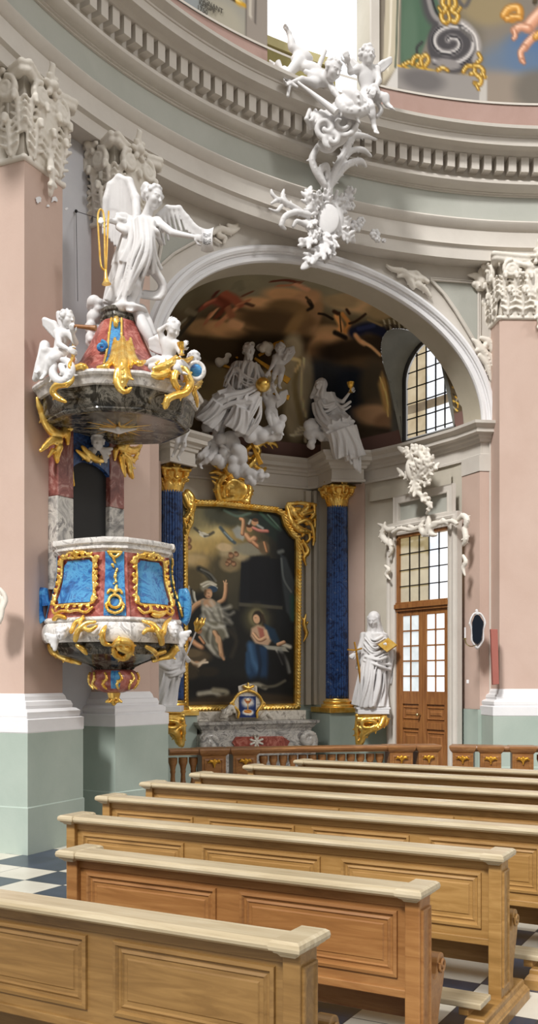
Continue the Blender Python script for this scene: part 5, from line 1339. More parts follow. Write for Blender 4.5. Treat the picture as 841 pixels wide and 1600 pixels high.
def frame_strokes(a0, a1):
    e = lambda az, z, o=.03: ppt(az, pbr(zz(z)), zz(z), o)
    S = Sculpt(.0075, .01)
    for pts_ in ([(a0 - 2, 2.50), (a0 - 1, 2.6), (a0 + 1, 2.72), (a0 + 1, 2.84), (a0 + 4, 2.89), ((a0 + a1) / 2, 2.885), (a1 - 4, 2.89), (a1 - 1, 2.84), (a1 - 1, 2.72), (a1 + 1, 2.6), (a1 + 2, 2.5)], [(a0 - 2, 2.5), (a0 + 4, 2.48), ((a0 + a1) / 2, 2.485), (a1 - 4, 2.48), (a1 + 2, 2.5)]):
        S.chain(bez([e(*q) for q in pts_], 40), .011, .008)
    m_ = (a0 + a1) / 2; rn = random.Random(int(a0))
    for q in (-1, 1):
        w = (a1 - a0) / 2
        for z, r in ((2.86, .022), (2.52, .026), (2.7, .014)):
            S.chain([e(m_ + q * (w + 1.5) + .5 * c.real, z + .001 * c.imag, .035) for c in (complex(3.4 * math.cos(t) * (1 - t / 12), 36 * math.sin(t) * (1 - t / 12)) for t in np.linspace(0, 7, 14))], r * .55, .006)
        for i in range(5):
            S.s(e(m_ + q * (w + 2.2), 2.56 + .06 * i, .03), rn.uniform(.012, .02), .01)
        S.chain(bez([e(m_, 2.92, .03), e(m_ + q * w * .4, 2.935, .035), e(m_ + q * w * .75, 2.91, .03), e(m_ + q * w * .9, 2.925, .03)], 10), [.02, .018, .014, .012, .012, .012, .012, .012, .01, .008, .008, .008, .008][:13], .008)
        S.chain(bez([e(m_, 2.42, .03), e(m_ + q * w * .4, 2.43, .04), e(m_ + q * w * .8, 2.41, .035), e(m_ + q * w * 1.05, 2.45, .03)], 10), .014, .008)
    for i in range(26):
        t = i / 26 * 4; side = int(t); v = t - side; w2 = (a1 - a0) / 2 + 1
        az, z, ox, oz = ((m_ - w2, 2.5 + .38 * v, -4, .01), (m_ - w2 + 2 * w2 * v, 2.89, 0, .035), (m_ + w2, 2.88 - .38 * v, 4, -.01), (m_ + w2 - 2 * w2 * v, 2.48, 0, -.035))[side]
        q = rn.uniform(-1, 1); leaf(S, [e(az, z, .03), e(az + ox * .5 + q, z + oz * .5 + .01 * q, .045), e(az + ox * .9 + 2 * q, z + oz + .02 * q, .03)], .022, .010, unit(np.array(e(az, z, .1)) - np.array(e(az, z, 0))), .005, 3)
    for i in range(5): S.c(e(m_, 2.90, .035), e(m_ - 4 + 2 * i, 2.945 - .01 * abs(i - 2), .05), .014, .010, .006)
    return S
for a0, a1 in ((-55, -10), (31, 73)):
    frame_strokes(a0, a1).obj('gilt_panel_frame', M['gold' if a0 > 0 else 'gold'], bd_)
e = lambda az, z, o=.03: ppt(az, pbr(zz(z)), zz(z), o)
for az in (10, 94):
    S = Sculpt(.0075, .01)
    S.chain([e(az - 6, 2.925), e(az + 6, 2.925)], .014); S.chain(bez([e(az - 5, 2.91), e(az, 2.88), e(az + 5, 2.91)], 8), .013)
    rn = random.Random(3)
    for i in range(16):
        z = 2.87 - .018 * i; S.s(e(az + rn.uniform(-2.2, 2.2), z, .025), rn.uniform(.010, .018), .008)
    S.chain([e(az + 5 * math.cos(t), 2.50 + .055 * math.sin(t)) for t in np.linspace(0, 2 * PI, 16)], .013)
    for q in (-1, 1): S.chain(bez([e(az, 2.40), e(az + q * 5, 2.42), e(az + q * 7, 2.47), e(az + q * 5, 2.49)], 8), .013); S.chain(bez([e(az, 2.58), e(az + q * 4, 2.60), e(az + q * 6, 2.57)], 6), .012)
    S.obj('gilt_drop', M['gold'], bd_)
# blue side volutes
for az, n_ in ((-84, 0), (93, 1)):
    x = MB(); P0 = ppt(az, .66, zz(2.5)); a = math.radians(az); ex = np.array((math.sin(a), -math.cos(a), 0))
    x.tube([Vector(P0) + Vector(ex) * q for q, z in ((0, 0),)] + [Vector(P0) + Vector(ex * (.02 + .055 * math.sin(t))) + Vector((0, 0, .17 * math.cos(t))) for t in np.linspace(.1, 2.9, 14)], .045, 10); x.obj('side_volute', M['bluepan'], pu, True)
# gilded scrolls and white heads on the torus
S = Sculpt(.009, .012)
st(S, pp, [([(165, 978, .03), (160, 990, .05), (162, 1004, .05), (172, 1008, .05)], [2, 4, 4, 2]), ([(176, 1008, .06), (184, 1002, .08), (198, 1006, .07), (200, 1018, .05), (190, 1028, .05), (180, 1024, .05), (176, 1014, .05)], [4, 6, 6, 6, 5, 5, 4]), ([(184, 1012, .08), (192, 1016, .08)], 6),
           ([(130, 962, .03), (126, 975, .05), (140, 985, .06), (152, 978, .05)], [2, 3, 3, 2]), ([(118, 1000, .05), (124, 985, .07), (136, 974, .06), (150, 972, .04)], [4, 4, 3, 2]), ([(112, 988, .06), (120, 972, .06), (132, 966, .04)], [3, 3, 1.5]),
           ([(100, 965, .03), (90, 962, .03), (84, 968, .03)], 3), ([(250, 1005, .07), (246, 990, .08), (236, 976, .07), (222, 970, .04)], [5, 5, 4, 2]), ([(252, 990, .08), (256, 975, .07), (266, 966, .05)], [4, 3, 2]), ([(240, 985, .06), (228, 984, .06), (222, 990, .05)], [3, 3, 2]), ([(240, 960, .03), (250, 962, .04), (262, 955, .03)], 3),
           ([(120, 1008, .04), (130, 1014, .05), (136, 1022, .04)], [3, 4, 2]), ([(228, 1010, .04), (240, 1018, .05), (246, 1030, .04)], [3, 4, 2])], SP)
S.obj('gilt_scrolls', M['gold'], pu)
S = Sculpt(.009, .015)
st(S, pp, [([(70, 1008, .02), (80, 1018, .03), (92, 1028, .03), (102, 1034, .02)], [4, 6, 6, 3]), ([(82, 1008, .02), (90, 1020, .04)], 5), ([(94, 1036, .03), (100, 1026, .03)], 4)], SP); S.obj('gilt_shell', M['gold'], pu)
S = Sculpt(.009, .015)
st(S, pp, [([(252, 1028, .02), (262, 1024, .03), (274, 1014, .03), (284, 1010, .02)], [3, 6, 6, 3]), ([(262, 1032, .03), (272, 1024, .03)], 4), ([(244, 1022, .03), (256, 1018, .03)], 4)], SP); S.obj('gilt_shell', M['gold'], pu)
for hx, hy, fd_ in ((101, 988, (-.4, -.9, -.2)), (265, 984, (.5, -.85, -.2))):
    S = Sculpt(.008, .012); c = pp(hx, hy, .09); head(S, c, .15, fd_, hair='curly', seed=hx)
    q = 1 if hx < 178 else -1
    for k_ in range(5): S.c(c + Vector((q * -.06, .02, -.05)), c + Vector((q * (-.16 + .02 * k_), .03, -.02 - .035 * k_)), .028, .02, .015)
    S.obj('cherub_head', M['stucco'], pu)
S = Sculpt(.007, .01)
for az in np.linspace(-80, 90, 6):
    e = lambda da, z, o=.0: Vector((PXC + (pbr(zz(z)) + o) * math.sin(math.radians(az + da)), PYC - (pbr(zz(z)) + o) * math.cos(math.radians(az + da)), zz(z)))
    S.chain(bez([e(0, 1.76), e(-6, 1.80, .01), e(5, 1.85, .01), e(0, 1.90, .01)], 8), .013); S.chain([e(-6, 1.83), e(6, 1.84)], .011)
S.chain([Vector((PXC, PYC, zz(1.735))), Vector((PXC, PYC, zz(1.66))), Vector((PXC, PYC, zz(1.62)))], [.075, .05, .02])
for q in range(6): a = PI / 3 * q; S.c((PXC, PYC, zz(1.68)), (PXC + .075 * math.cos(a), PYC + .075 * math.sin(a), zz(1.64)), .03, .015)
S.obj('gilt_finial', M['gold'], bl)
x = MB(); x.grid([[Vector((PXC + (pbr(z) + .006) * math.sin(math.radians(a)), PYC - (pbr(z) + .006) * math.cos(math.radians(a)), z)) for a in np.linspace(2, 24, 6)] for z in np.linspace(zz(1.76), zz(1.92), 8)]); x.obj('blue_strip', M['bluepan'], bl, True, auto=0)

# ---- back panel with the doorway
BL, BR = at(83, 840, 9.72), at(188, 840, 10.55)
bdv = Vector((BR.x - BL.x, BR.y - BL.y, 0)); BW = bdv.length; bdv.normalize(); bnn = Vector((bdv.y, -bdv.x, 0))
if bnn.dot(Vector((0, -1, 0))) < 0: bnn = -bnn
def bpl(x_, z, o=0.0): return Vector((BL.x + bdv.x * x_ + bnn.x * o, BL.y + bdv.y * x_ + bnn.y * o, z))
def bp(px, py, o=.04):
    u = (px - CX) / F
    k_ = (BL.x - u * BL.y) / (u * bdv.y - bdv.x); q = bpl(k_, 0); Y = q.y
    return bpl(k_, EYE + (HZ - py) * Y / F, o)
def bbox(mb, x0, x1, z0, z1, o0, o1): return mb.rings([[bpl(a, b_, o) for a, b_ in ((x0, z0), (x1, z0), (x1, z1), (x0, z1))] for o in (o0, o1)])
pb = thing('pulpit_doorway', 'marble doorway panel between pulpit basin and sounding board, dark arched opening', 'pulpit doorway', bpl(BW / 2, 2.6))
M['opening'] = plain('doorway shade', '#0d0c0b', .6); M['marbletri'] = marble('red grey marble', [(.3, '#5e3531'), (.5, '#87514a'), (.6, '#a9837b'), (.75, '#6d6461')], 5, .25)
x = MB(); bbox(x, .2, BW - .2, 2.6, 4.3, -.03, .0); x.obj('doorway', M['opening'], pb)  # near-black panel standing in for the shade inside the opening
for x0, x1 in ((0, .23), (BW - .23, BW)):
    x = MB(); bbox(x, x0, x1, 2.6, 3.55, -.12, .06); pj = x.obj('jamb', M['greymarble'], pb, bevel=.01)
    x = MB(); bbox(x, x0 + .005, x1 - .005, 3.55, 4.36, -.12, .065); x.obj('jamb_top', M['marbletri'], pj, bevel=.01)
P = [(.22, 3.62), (.22, 3.9)] + [(BW / 2 - (BW / 2 - .22) * math.cos(a), 3.9 + .17 * math.sin(a)) for a in np.linspace(0, PI, 15)] + [(BW - .22, 3.9), (BW - .22, 3.62), (BW - .2, 3.62), (BW - .2, 4.36), (.2, 4.36), (.2, 3.62)]
n_ = 15; top = [(.2 + (BW - .4) * i / (n_ - 1), 4.36) for i in range(n_)]; arc = [(BW / 2 - (BW / 2 - .2) * math.cos(a), 3.80 + .17 * math.sin(a)) for a in np.linspace(0, PI, n_)]
x = MB(); x.rings([[bpl(*q, .05) for q in arc], [bpl(*q, .05) for q in top]], False); x.rings([[bpl(*q, -.05) for q in arc], [bpl(*q, .05) for q in arc]], False); x.obj('blue_head', M['blue'], pb)
S = Sculpt(.009, .012)
st(S, bp, [([(107, 790 - 60), (108, 745), (110, 760)], 1.5), ([(120, 700, .08), (128, 712, .1), (140, 720, .1), (150, 722, .1)], [3, 5, 5, 3]), ([(112, 705, .07), (122, 715, .09), (130, 722, .08)], [2, 4, 2]), ([(150, 716, .09), (160, 712, .07), (164, 700, .06)], [4, 3, 2])], .0068)
S.obj('gilt_leaf', M['gold'], pb)
S = Sculpt(.009, .012)
st(S, bp, [([(56, 632, .06), (60, 655, .07), (72, 675, .08), (88, 680, .08), (92, 670, .08)], [2, 5, 7, 6, 4]), ([(52, 622, .05), (56, 640, .06), (66, 662, .07)], [1.5, 4, 4]), ([(62, 700, .05), (74, 690, .07), (84, 690, .08)], [3, 6, 6]), ([(58, 705, .05), (66, 698, .06)], [3, 4]), ([(80, 660, .08), (92, 655, .1), (102, 660, .1), (98, 672, .1)], [4, 7, 7, 5]), ([(84, 700, .08), (82, 712, .06), (84, 724, .05)], [6, 5, 2]), ([(70, 715, .05), (76, 705, .06)], [2, 4]), ([(95, 680, .09), (96, 695, .09)], [6, 3])], .0066)
S.obj('gilt_wing', M['gold'], pb)
S = Sculpt(.009, .012)
st(S, bp, [([(170, 684, .1), (180, 682, .12), (188, 692, .1), (182, 700, .1)], [5, 7, 6, 4]), ([(178, 700, .08), (192, 705, .07), (206, 704, .06), (216, 696, .05)], [6, 7, 5, 2]), ([(184, 712, .07), (194, 722, .06), (198, 738, .05), (203, 748, .04)], [6, 6, 5, 2]), ([(190, 715, .07), (202, 720, .06), (212, 706, .05)], [5, 4, 2]), ([(180, 715, .08), (186, 735, .06), (190, 745, .05)], [5, 4, 2]), ([(172, 705, .08), (172, 720, .07)], [5, 2])], .0070)
S.obj('gilt_wing', M['gold'], pb)
S = Sculpt(.008, .015); c = bp(139, 694, .13); head(S, c, .17, (.1, -1, -.25), hair='curly', seed=5)
cloud(S, bp(135, 672, .1), .13, 12, 4, (1.2, .5, .4)); S.chain([bp(122, 668, .1), bp(140, 664, .12), bp(158, 668, .1)], [.05, .06, .03])
for q in (-1, 1):
    for k_ in range(4): S.c(c + Vector((q * .05, .02, -.08)), c + Vector((q * (.14 - .02 * k_), .02, -.06 - .045 * k_)), .03, .018, .015)
S.obj('cherub_head', M['stucco'], pb)

# ---- sounding board
CXC = (186 - CX) * PYC / F; CA = thing('sounding_board', 'dark marble pulpit canopy with red roof, gilt scrolls and blue ridge', 'pulpit canopy', Vector((CXC, PYC, 4.2)))
CV = [-70, -38, -8, 24, 62, 100, 150, 205, 250]
def cplan(az, r):
    az = (az + 70) % 360 - 70; vs = CV + [290]
    for a, b_ in zip(vs[:-1], vs[1:]):
        if a <= az <= b_ + 1e-6:
            h_ = math.radians((b_ - a) / 2); d = math.radians(az - (a + b_) / 2); return r * math.cos(h_) / math.cos(d) * .75 + r * .25
    return r
def cpt(az, r, z):
    q = cplan(az, r); a = math.radians(az); return Vector((CXC + q * math.sin(a), PYC - q * math.cos(a), z))
CAZ = sorted(set(list(np.linspace(-70, 290, 91)) + [v_ for v_ in CV]))[:-1]
def cloft(prof, cap=True): return MB().rings([[cpt(a, r, z) for a in CAZ] for r, z in prof], True, cap)
cloft([(.60, 4.60), (.82, 4.585), (.86, 4.575), (.865, 4.55), (.85, 4.53), (.83, 4.525), (.82, 4.50), (.80, 4.46), (.775, 4.45)][::-1]).obj('cornice', M['marblegrey2'], CA, True, auto=30)
cloft([(.60, 4.24), (.66, 4.225), (.70, 4.23), (.72, 4.25), (.715, 4.27), (.735, 4.285), (.75, 4.31), (.755, 4.36), (.765, 4.40), (.775, 4.45), (.5, 4.46)]).obj('fascia', M['marbledark'], CA, True, auto=30)
cloft([(.02, 4.275), (.40, 4.27), (.61, 4.245)], False).obj('soffit', M['marbledark'], CA, True)
S = Sculpt(.009, .012)
for i in range(18): a = 2 * PI * i / 18; r = .36 if i % 2 else .25; S.c((CXC + .06 * math.cos(a), PYC + .06 * math.sin(a), 4.255), (CXC + r * math.cos(a), PYC + r * math.sin(a), 4.245), .022, .008)
so = S.obj('gilt_rays', M['gold'], CA)
S = Sculpt(.009, .012); S.e((CXC, PYC, 4.225), (.07, .05, .035)); S.c((CXC, PYC, 4.22), (CXC - .18, PYC - .05, 4.225), .035, .012); S.c((CXC, PYC, 4.22), (CXC + .18, PYC - .04, 4.225), .035, .012); S.c((CXC, PYC, 4.22), (CXC + .0, PYC - .10, 4.215), .03, .02)
S.obj('dove', M['stucco'], CA)
rf = cloft([(.70, 4.585), (.68, 4.61), (.60, 4.66), (.49, 4.76), (.385, 4.89), (.30, 5.05), (.225, 5.22), (.18, 5.30)]).obj('roof', M['redscag'], CA, True, auto=20)
cloft([(.17, 5.28), (.185, 5.30), (.19, 5.33), (.17, 5.345), (.165, 5.375), (.185, 5.39), (.19, 5.42), (.175, 5.43)]).obj('top_platform', M['marbledark'], CA, True, auto=30)
def rfr(z): return float(np.interp(z, [4.59, 4.62, 4.67, 4.76, 4.89, 5.05, 5.22, 5.3], [.70, .68, .60, .49, .385, .30, .225, .18]))
def rp(az, z, o=.0): q = cpt(az, rfr(z) + o, z); return q
x = MB(); x.grid([[rp(az, z, .02) for az in (2 - w, 2, 2 + w)] for z, w in [(4.72, 7), (4.82, 8), (4.95, 9), (5.1, 11), (5.28, 13)]]); x.obj('blue_ridge', M['bluepan'], rf, True)
S = Sculpt(.008, .012)
for q in (-1, 1): S.chain([rp(2 + q * w, z, .02) for z, w in [(4.72, 8), (4.82, 9), (4.95, 10), (5.1, 12), (5.28, 14)]], .014)
S.chain(bez([rp(2, 5.27, .03), rp(2, 5.22, .05), rp(2, 5.17, .02)], 6), [.03, .03, .03, .02, .02, .02, .01]); S.obj('gilt_edge', M['gold'], rf)
for q in (-1, 1):
    x = MB(); x.tube(spiral(rp(2 + q * 17, 4.93, .06), (1, 0, 0), (0, 0, 1), .055, .015, 1.3 * q, PI / 2, 16), .022, 8, 1, None); x.obj('blue_volute', M['bluepan'], rf, True)
def cp_(px, py, o=.03, R=.84):
    Y = PYC - .5
    for _ in range(5):
        xx = (px - CX) * Y / F - CXC; az = math.degrees(math.asin(max(-.99, min(.99, xx / (R + o)))));  q = cpt(az, R + o, 0); Y = q.y
    return Vector((q.x, q.y, EYE + (HZ - py) * Y / F))
S = Sculpt(.009, .012)
st(S, cp_, [([(180, 528, -.4), (178, 545, -.28), (176, 560, -.1), (166, 572, .0), (152, 574, -.02)], [2, 4, 5, 4, 2]), ([(204, 528, -.4), (206, 545, -.28), (210, 560, -.1), (218, 568, .0), (228, 564, -.05)], [2, 4, 5, 4, 2]), ([(192, 528, -.42), (192, 550, -.25), (193, 570, -.03), (194, 590, .04), (192, 604, .05)], [4, 9, 10, 8, 3]), ([(184, 535, -.36), (183, 555, -.18), (182, 572, -.02)], [3, 6, 4]), ([(201, 535, -.36), (203, 555, -.18), (204, 572, -.02)], [3, 6, 4]),
            ([(184, 578, .03), (182, 595, .05), (188, 608, .05), (198, 612, .04), (206, 606, .04)], [4, 4, 4, 3, 2]), ([(200, 580, .03), (206, 590, .03)], [4, 2])], .0061)
S.obj('gilt_acanthus', M['gold'], CA)
S = Sculpt(.009, .012)
st(S, cp_, [([(243, 577, .02), (258, 574, .05), (272, 566, .08), (280, 556, .06)], [4, 6, 5, 2]), ([(236, 585, .0), (252, 588, .04), (268, 582, .08)], [3, 5, 5]), ([(246, 568, -.02), (262, 562, .0)], [2, 4]), ([(288, 572, .1), (296, 585, .12), (300, 602, .12), (292, 614, .1), (278, 618, .08), (266, 624, .06), (262, 636, .04)], [6, 6, 6, 6, 5, 5, 4]), ([(288, 572, .1), (280, 580, .1), (276, 594, .1), (282, 606, .1)], [6, 5, 5, 4]), ([(282, 560, .1), (290, 566, .1), (302, 558, .06)], [3, 5, 2]), ([(306, 606, .1), (316, 600, .06), (322, 590, .04)], [4, 4, 2]), ([(304, 612, .08), (310, 624, .06), (313, 636, .04)], [4, 3, 1.5])], .0063)
S.obj('gilt_scroll', M['gold'], CA)
x = MB(); c = cp_(308, 580, .12); x.ball(tuple(c), (.066, .05, .066), 20, 12); x.obj('blue_boss', M['bluepan'], CA, True)
S = Sculpt(.008, .012); S.chain([c + Vector((.075 * math.cos(t), -.01, .08 * math.sin(t))) for t in np.linspace(0, 2 * PI, 20)], .02); S.obj('boss_ring', M['marblegrey2'], CA)
S = Sculpt(.009, .012)      # left white shell edged in gold
st(S, cp_, [([(84, 570, .05), (82, 585, .08), (92, 596, .1), (104, 592, .1), (110, 578, .08), (106, 566, .05), (96, 562, .03)], [5, 6, 6, 6, 6, 5, 4]), ([(94, 572, .08), (98, 582, .1)], 5)], .0062); S.obj('white_shell', M['stucco'], CA)
S = Sculpt(.009, .012)
st(S, cp_, [([(112, 560, .0), (108, 572, .1), (112, 590, .08), (104, 600, .1), (88, 602, .1), (82, 612, .07), (90, 622, .06), (102, 628, .05)], [3, 3, 3, 4, 5, 5, 4, 2]), ([(116, 575, .03), (128, 572, .03), (136, 575, .0)], [4, 4, 2]), ([(112, 566, .0), (114, 540, -.1), (113, 520, -.15)], [3, 2.5, 2])], .0062)
S.obj('gilt_scroll', M['gold'], CA)
# ================================================================= carved figures
def PX(Y, k=1.0):
    """pixel + depth offset (m) to a point near depth Y"""
    return lambda px, py, d=0.0: np.array(at(px, py, Y + d))
def cloth(S, P, lines, r, k=.02):
    """folds of cloth: each line a list of (px, py, depth)"""
    for L in lines:
        rr = r
        if isinstance(L, tuple): L, rr = L
        C = bez([P(*q) for q in L], 4 * len(L)) if len(L) > 2 else [P(*q) for q in L]
        n = len(C); rad = np.interp(np.linspace(0, 1, n), np.linspace(0, 1, len(rr)), rr) if hasattr(rr, '__len__') else [rr] * n
        S.line(C, list(rad), k)
def skinfig(S, P, u, j, **kw):
    body(S, {a: P(*b) for a, b in j.items()}, u, **kw)

# ---- trumpet angel on the sounding board
P = PX(9.72); u = .225
ang = thing('angel_statue', 'white winged angel statue standing on the pulpit canopy, holding trumpet and paper', 'statue', Vector(P(200, 484)))
S = Sculpt(.0085, .03)
J = dict(head=(240, 309, -.10), neck=(234, 331, -.05), chest=(223, 356, -.02), pelvis=(210, 408, 0), shL=(205, 350, .03), shR=(246, 347, -.08), elL=(188, 347, -.10), wrL=(170, 345, -.20), elR=(270, 364, -.18), wrR=(303, 370, -.26),
         hipL=(203, 412, .04), hipR=(218, 412, -.04), knL=(196, 446, -.06), knR=(213, 447, -.10), anL=(186, 474, .0), anR=(205, 476, -.05), toL=(178, 482, -.08), toR=(203, 486, -.16))
skinfig(S, P, u, J, curl=1.0)
head(S, P(240, 309, -.10), u, (.75, -.55, -.35), (.1, 0, 1), 'curly', 2)
S.s(P(228, 306, -.02), .05, .03); S.chain([P(234, 296, -.08), P(228, 290, -.06), P(224, 296, -.04)], .03)
S.robe(P(222, 345, -.02), P(208, 420, .0), .15, .20, 11, .10, 1.2, .5, .8, (0, -1, 0), .03)
S.robe(P(204, 405, .02), P(188, 480, .03), .16, .17, 9, .16, 1.0, 1.5, .9, (0, -1, 0), .03)
drape(S, P, [[(202, 346, -.08), (198, 376, -.10), (188, 420, -.06), (176, 482, -.02)], [(216, 342, -.16), (218, 376, -.20), (206, 412, -.19), (190, 484, -.12)], [(232, 342, -.17), (232, 376, -.2), (226, 404, -.18), (206, 440, -.16)], [(240, 348, -.15), (240, 378, -.16), (244, 402, -.12), (252, 420, -.06)]], 17, .0165, seed=2)
drape(S, P, [[(230, 392, -.10), (244, 420, -.08), (258, 446, -.02), (250, 466, .0), (222, 464, .03)], [(222, 400, .0), (236, 425, .02), (248, 444, .05), (242, 456, .07), (226, 456, .08)]], 7, .018, seed=3)
drape(S, P, [[(198, 340, -.04), (190, 338, -.1), (184, 336, -.12)], [(202, 356, -.06), (194, 362, -.1), (186, 358, -.12)]], 4, .02, seed=4)
drape(S, P, [[(236, 350, -.14), (246, 352, -.13), (252, 358, -.1)], [(238, 368, -.14), (246, 372, -.13), (252, 380, -.08)]], 3, .018, seed=5)
cloth(S, P, [[(202, 345, .0), (194, 340, -.06), (186, 338, -.1)], [(206, 356, -.06), (196, 358, -.1), (188, 354, -.12)]], [.05, .05, .035], .03)
wing(S, [P(214, 340, .12), P(212, 310, .2), P(202, 284, .26), P(186, 278, .3), P(172, 290, .32), P(166, 310, .32)], [(.05, .1, -1), (-.1, .1, -1)], [.45, .62, .80, .55, .35], .032, .03, 18)
wing(S, [P(248, 338, .05), P(262, 326, .08), P(280, 326, .12), P(292, 340, .14), P(306, 356, .16), P(318, 362, .18)], [(.2, .1, -1), (.5, .1, -1)], [.28, .24, .2, .14, .08], .024, .02, 13)
S.e(P(200, 486, 0), (.2, .18, .05), None, .05)
S.obj('body', M['stucco'], ang)
# trumpet
x = MB(); c = lambda px, py, d: Vector(P(px, py, d))
x.tube([c(170, 330, -.24), c(169, 345, -.25), c(166, 420, -.22)], .009, 8); 
x.tube([Vector(q) for q in bez([P(166, 424, -.22), P(158, 415, -.22), P(155, 380, -.24), P(153, 340, -.26), P(156, 328, -.26), P(161, 331, -.26), P(163, 350, -.26), P(164, 400, -.24), P(165, 425, -.22)], 48)], .010, 8)
x.tube([c(165, 420, -.22), c(165.5, 432, -.22), c(166, 440, -.22), c(166.5, 444, -.22)], [.012, .018, .03, .048], 14)
o = x.obj('trumpet', M['gold'], None, True); tag(o, 'long gilt looped trumpet in the raised hand of the angel on the canopy', 'trumpet')
# paper with lines of writing
Pp = []
for j in range(13):
    f = j / 12; Pp.append([Vector(P(314 + 20 * i / 8 - 4 * math.sin(PI * f) * (i / 8 - .5), 355 + 36 * f + 3 * math.sin(PI * i / 8), -.30 - .06 * math.sin(PI * f) + .04 * math.sin(PI * i / 8))) for i in range(9)])
x = MB(); x.grid(Pp); x.grid([[q + Vector((0, .012, 0)) for q in r] for r in Pp], flip=True)
pa_ = thing('paper_scroll', 'curling white sheet with written lines in the outstretched hand of the angel', 'paper', Pp[12][4])
x.obj('sheet', M['stucco'], pa_, True)
rn = random.Random(9); x = MB()
for j in (3, 4, 6, 7, 8):
    i = 1.2
    while i < 6.6:
        L = rn.uniform(.4, 1.1); a = Pp[j][int(i)].lerp(Pp[j][int(i) + 1], i % 1); e2 = min(i + L, 6.9); b_ = Pp[j][int(e2)].lerp(Pp[j][int(e2) + 1], e2 % 1)
        o = Vector((0, -.008, 0)); x.tube([a + o, (a + b_) / 2 + o + Vector((0, 0, rn.uniform(-.006, .008))), b_ + o], .0028, 4); i += L + .3
x.obj('writing', M['black'], pa_)

# ---- canopy putti
def putto(name, lab, P, u, j, face, hair=1, wings=(), extra=None, h=.0085, up=(0, 0, 1), cat='statue', group=None, fat=1.08, palm=None, curl=.7):
    t = thing(name, lab, cat, Vector(P(*j['pelvis'])), group)
    S = Sculpt(h, .025); skinfig(S, P, u, j, fat=fat, curl=curl)
    head(S, P(*j['head']), u, face, up, 'curly', hair)
    for w in wings: wing(S, [P(*q) for q in w[0]], w[1], w[2], .024, .02, 13)
    if extra: extra(S)
    S.obj('body', M['stucco'], t)
    return t
P1 = PX(9.15)
def ex(S):
    cloth(S, P1, [[(70, 540, .05), (66, 560, -.03), (60, 580, -.05), (55, 592, -.03)], [(92, 552, -.02), (80, 556, -.08), (70, 570, -.1), (64, 590, -.08)], [(104, 552, .02), (96, 560, .0), (84, 574, -.04)]], [.05, .05, .03], .03); cloud(S, P1(98, 566, .1), .13, 8, 2, (1.2, .6, .5))
putto('putto_statue', 'white winged putto seated on the left of the canopy, looking at a brown tube', P1, .17, dict(head=(105, 499, -.05), neck=(102, 513, 0), chest=(99, 525, .02), pelvis=(92, 553, .05), shL=(90, 520, .0), shR=(110, 522, -.05), elL=(93, 538, -.10), wrL=(106, 545, -.16), elR=(118, 535, -.10), wrR=(114, 522, -.18),
      hipL=(86, 555, .0), hipR=(98, 557, -.02), knL=(70, 548, -.12), knR=(82, 560, -.16), anL=(62, 574, -.08), anR=(72, 583, -.12), toL=(56, 582, -.14), toR=(64, 592, -.18)), (.75, -.6, -.1), 4, [([(93, 520, .08), (84, 506, .1), (70, 500, .1)], [(.2, 0, -1), (-.2, 0, -1)], [.10, .12, .05]), ([(103, 516, .1), (100, 500, .14), (92, 490, .16)], [(-.2, 0, -1), (-.4, 0, -1)], [.1, .1, .04])], ex)
x = MB(); x.tube([Vector(P1(112, 509, -.16)), Vector(P1(132, 511, -.2)), Vector(P1(150, 513, -.22))], [.016, .02, .026], 10); o = x.obj('telescope', M['wooddoor'], None, True); tag(o, 'brown wooden tube held up by the putto on the left of the canopy', 'tube')
P2 = PX(9.25)
def ex(S):
    cloth(S, P2, [[(230, 568, -.02), (245, 562, -.08), (262, 566, -.12), (280, 562, -.08)], [(236, 574, -.06), (256, 572, -.12), (276, 572, -.10)], [(262, 560, -.06), (282, 568, -.1), (292, 575, -.06)]], [.03, .045, .03], .02)
putto('putto_statue', 'white putto with raised arm on the right of the canopy, beside a gold cup', P2, .17, dict(head=(270, 515, -.05), neck=(267, 530, 0), chest=(265, 541, .0), pelvis=(262, 566, .05), shL=(256, 535, .02), shR=(276, 538, -.04), elL=(250, 517, -.02), wrL=(262, 507, -.06), elR=(283, 551, -.08), wrR=(285, 545, -.14),
      hipL=(256, 568, .02), hipR=(268, 568, -.02), knL=(250, 574, -.12), knR=(276, 576, -.14), anL=(244, 580, -.05), anR=(284, 582, -.08), toL=(238, 582, -.08), toR=(290, 584, -.12)), (.55, -.6, -.5), 6, [([(256, 534, .08), (246, 528, .12), (236, 532, .14)], [(0, .1, -1), (-.1, .1, -1)], [.12, .14, .08])], ex)
x = MB(); b = Vector(P2(284, 550, -.18)); x.rev([(.012, -.03), (.03, -.025), (.012, -.01), (.01, .02), (.025, .03), (.04, .06), (.046, .085), (.038, .083), (.02, .04)], 18, M=Matrix.Translation(b)); o = x.obj('gold_cup', M['gold'], None, True); tag(o, 'small gilt cup held by the putto on the right of the canopy', 'cup')
P3 = PX(9.5); S = Sculpt(.008, .02); head(S, P3(303, 561, 0), .15, (.35, -.85, -.3), hair='curly', seed=12); S.c(P3(300, 572, .05), P3(296, 590, .08), .07, .09, .04); wing(S, [P3(296, 575, .06), P3(306, 574, .08), P3(314, 580, .1)], [(0, 0, -1)], [.1, .08], .016, .02, 6)
tag(S.obj('cherub_head', M['stucco']), 'small white cherub head behind the blue boss of the canopy', 'statue')
S = Sculpt(.01, .03); cloud(S, P(150, 485, .15), .13, 10, 3, (.7, .6, 1)); cloud(S, P(147, 510, .15), .13, 10, 7, (.7, .6, 1.1)); cloud(S, P(146, 532, .12), .10, 8, 9, (.7, .6, 1)); cloud(S, P(160, 478, .12), .10, 6, 19, (1, .6, .6))
tag(S.obj('carved_cloud', M['stucco']), 'lumpy white carved cloud left of the angel feet on the canopy roof', 'cloud')
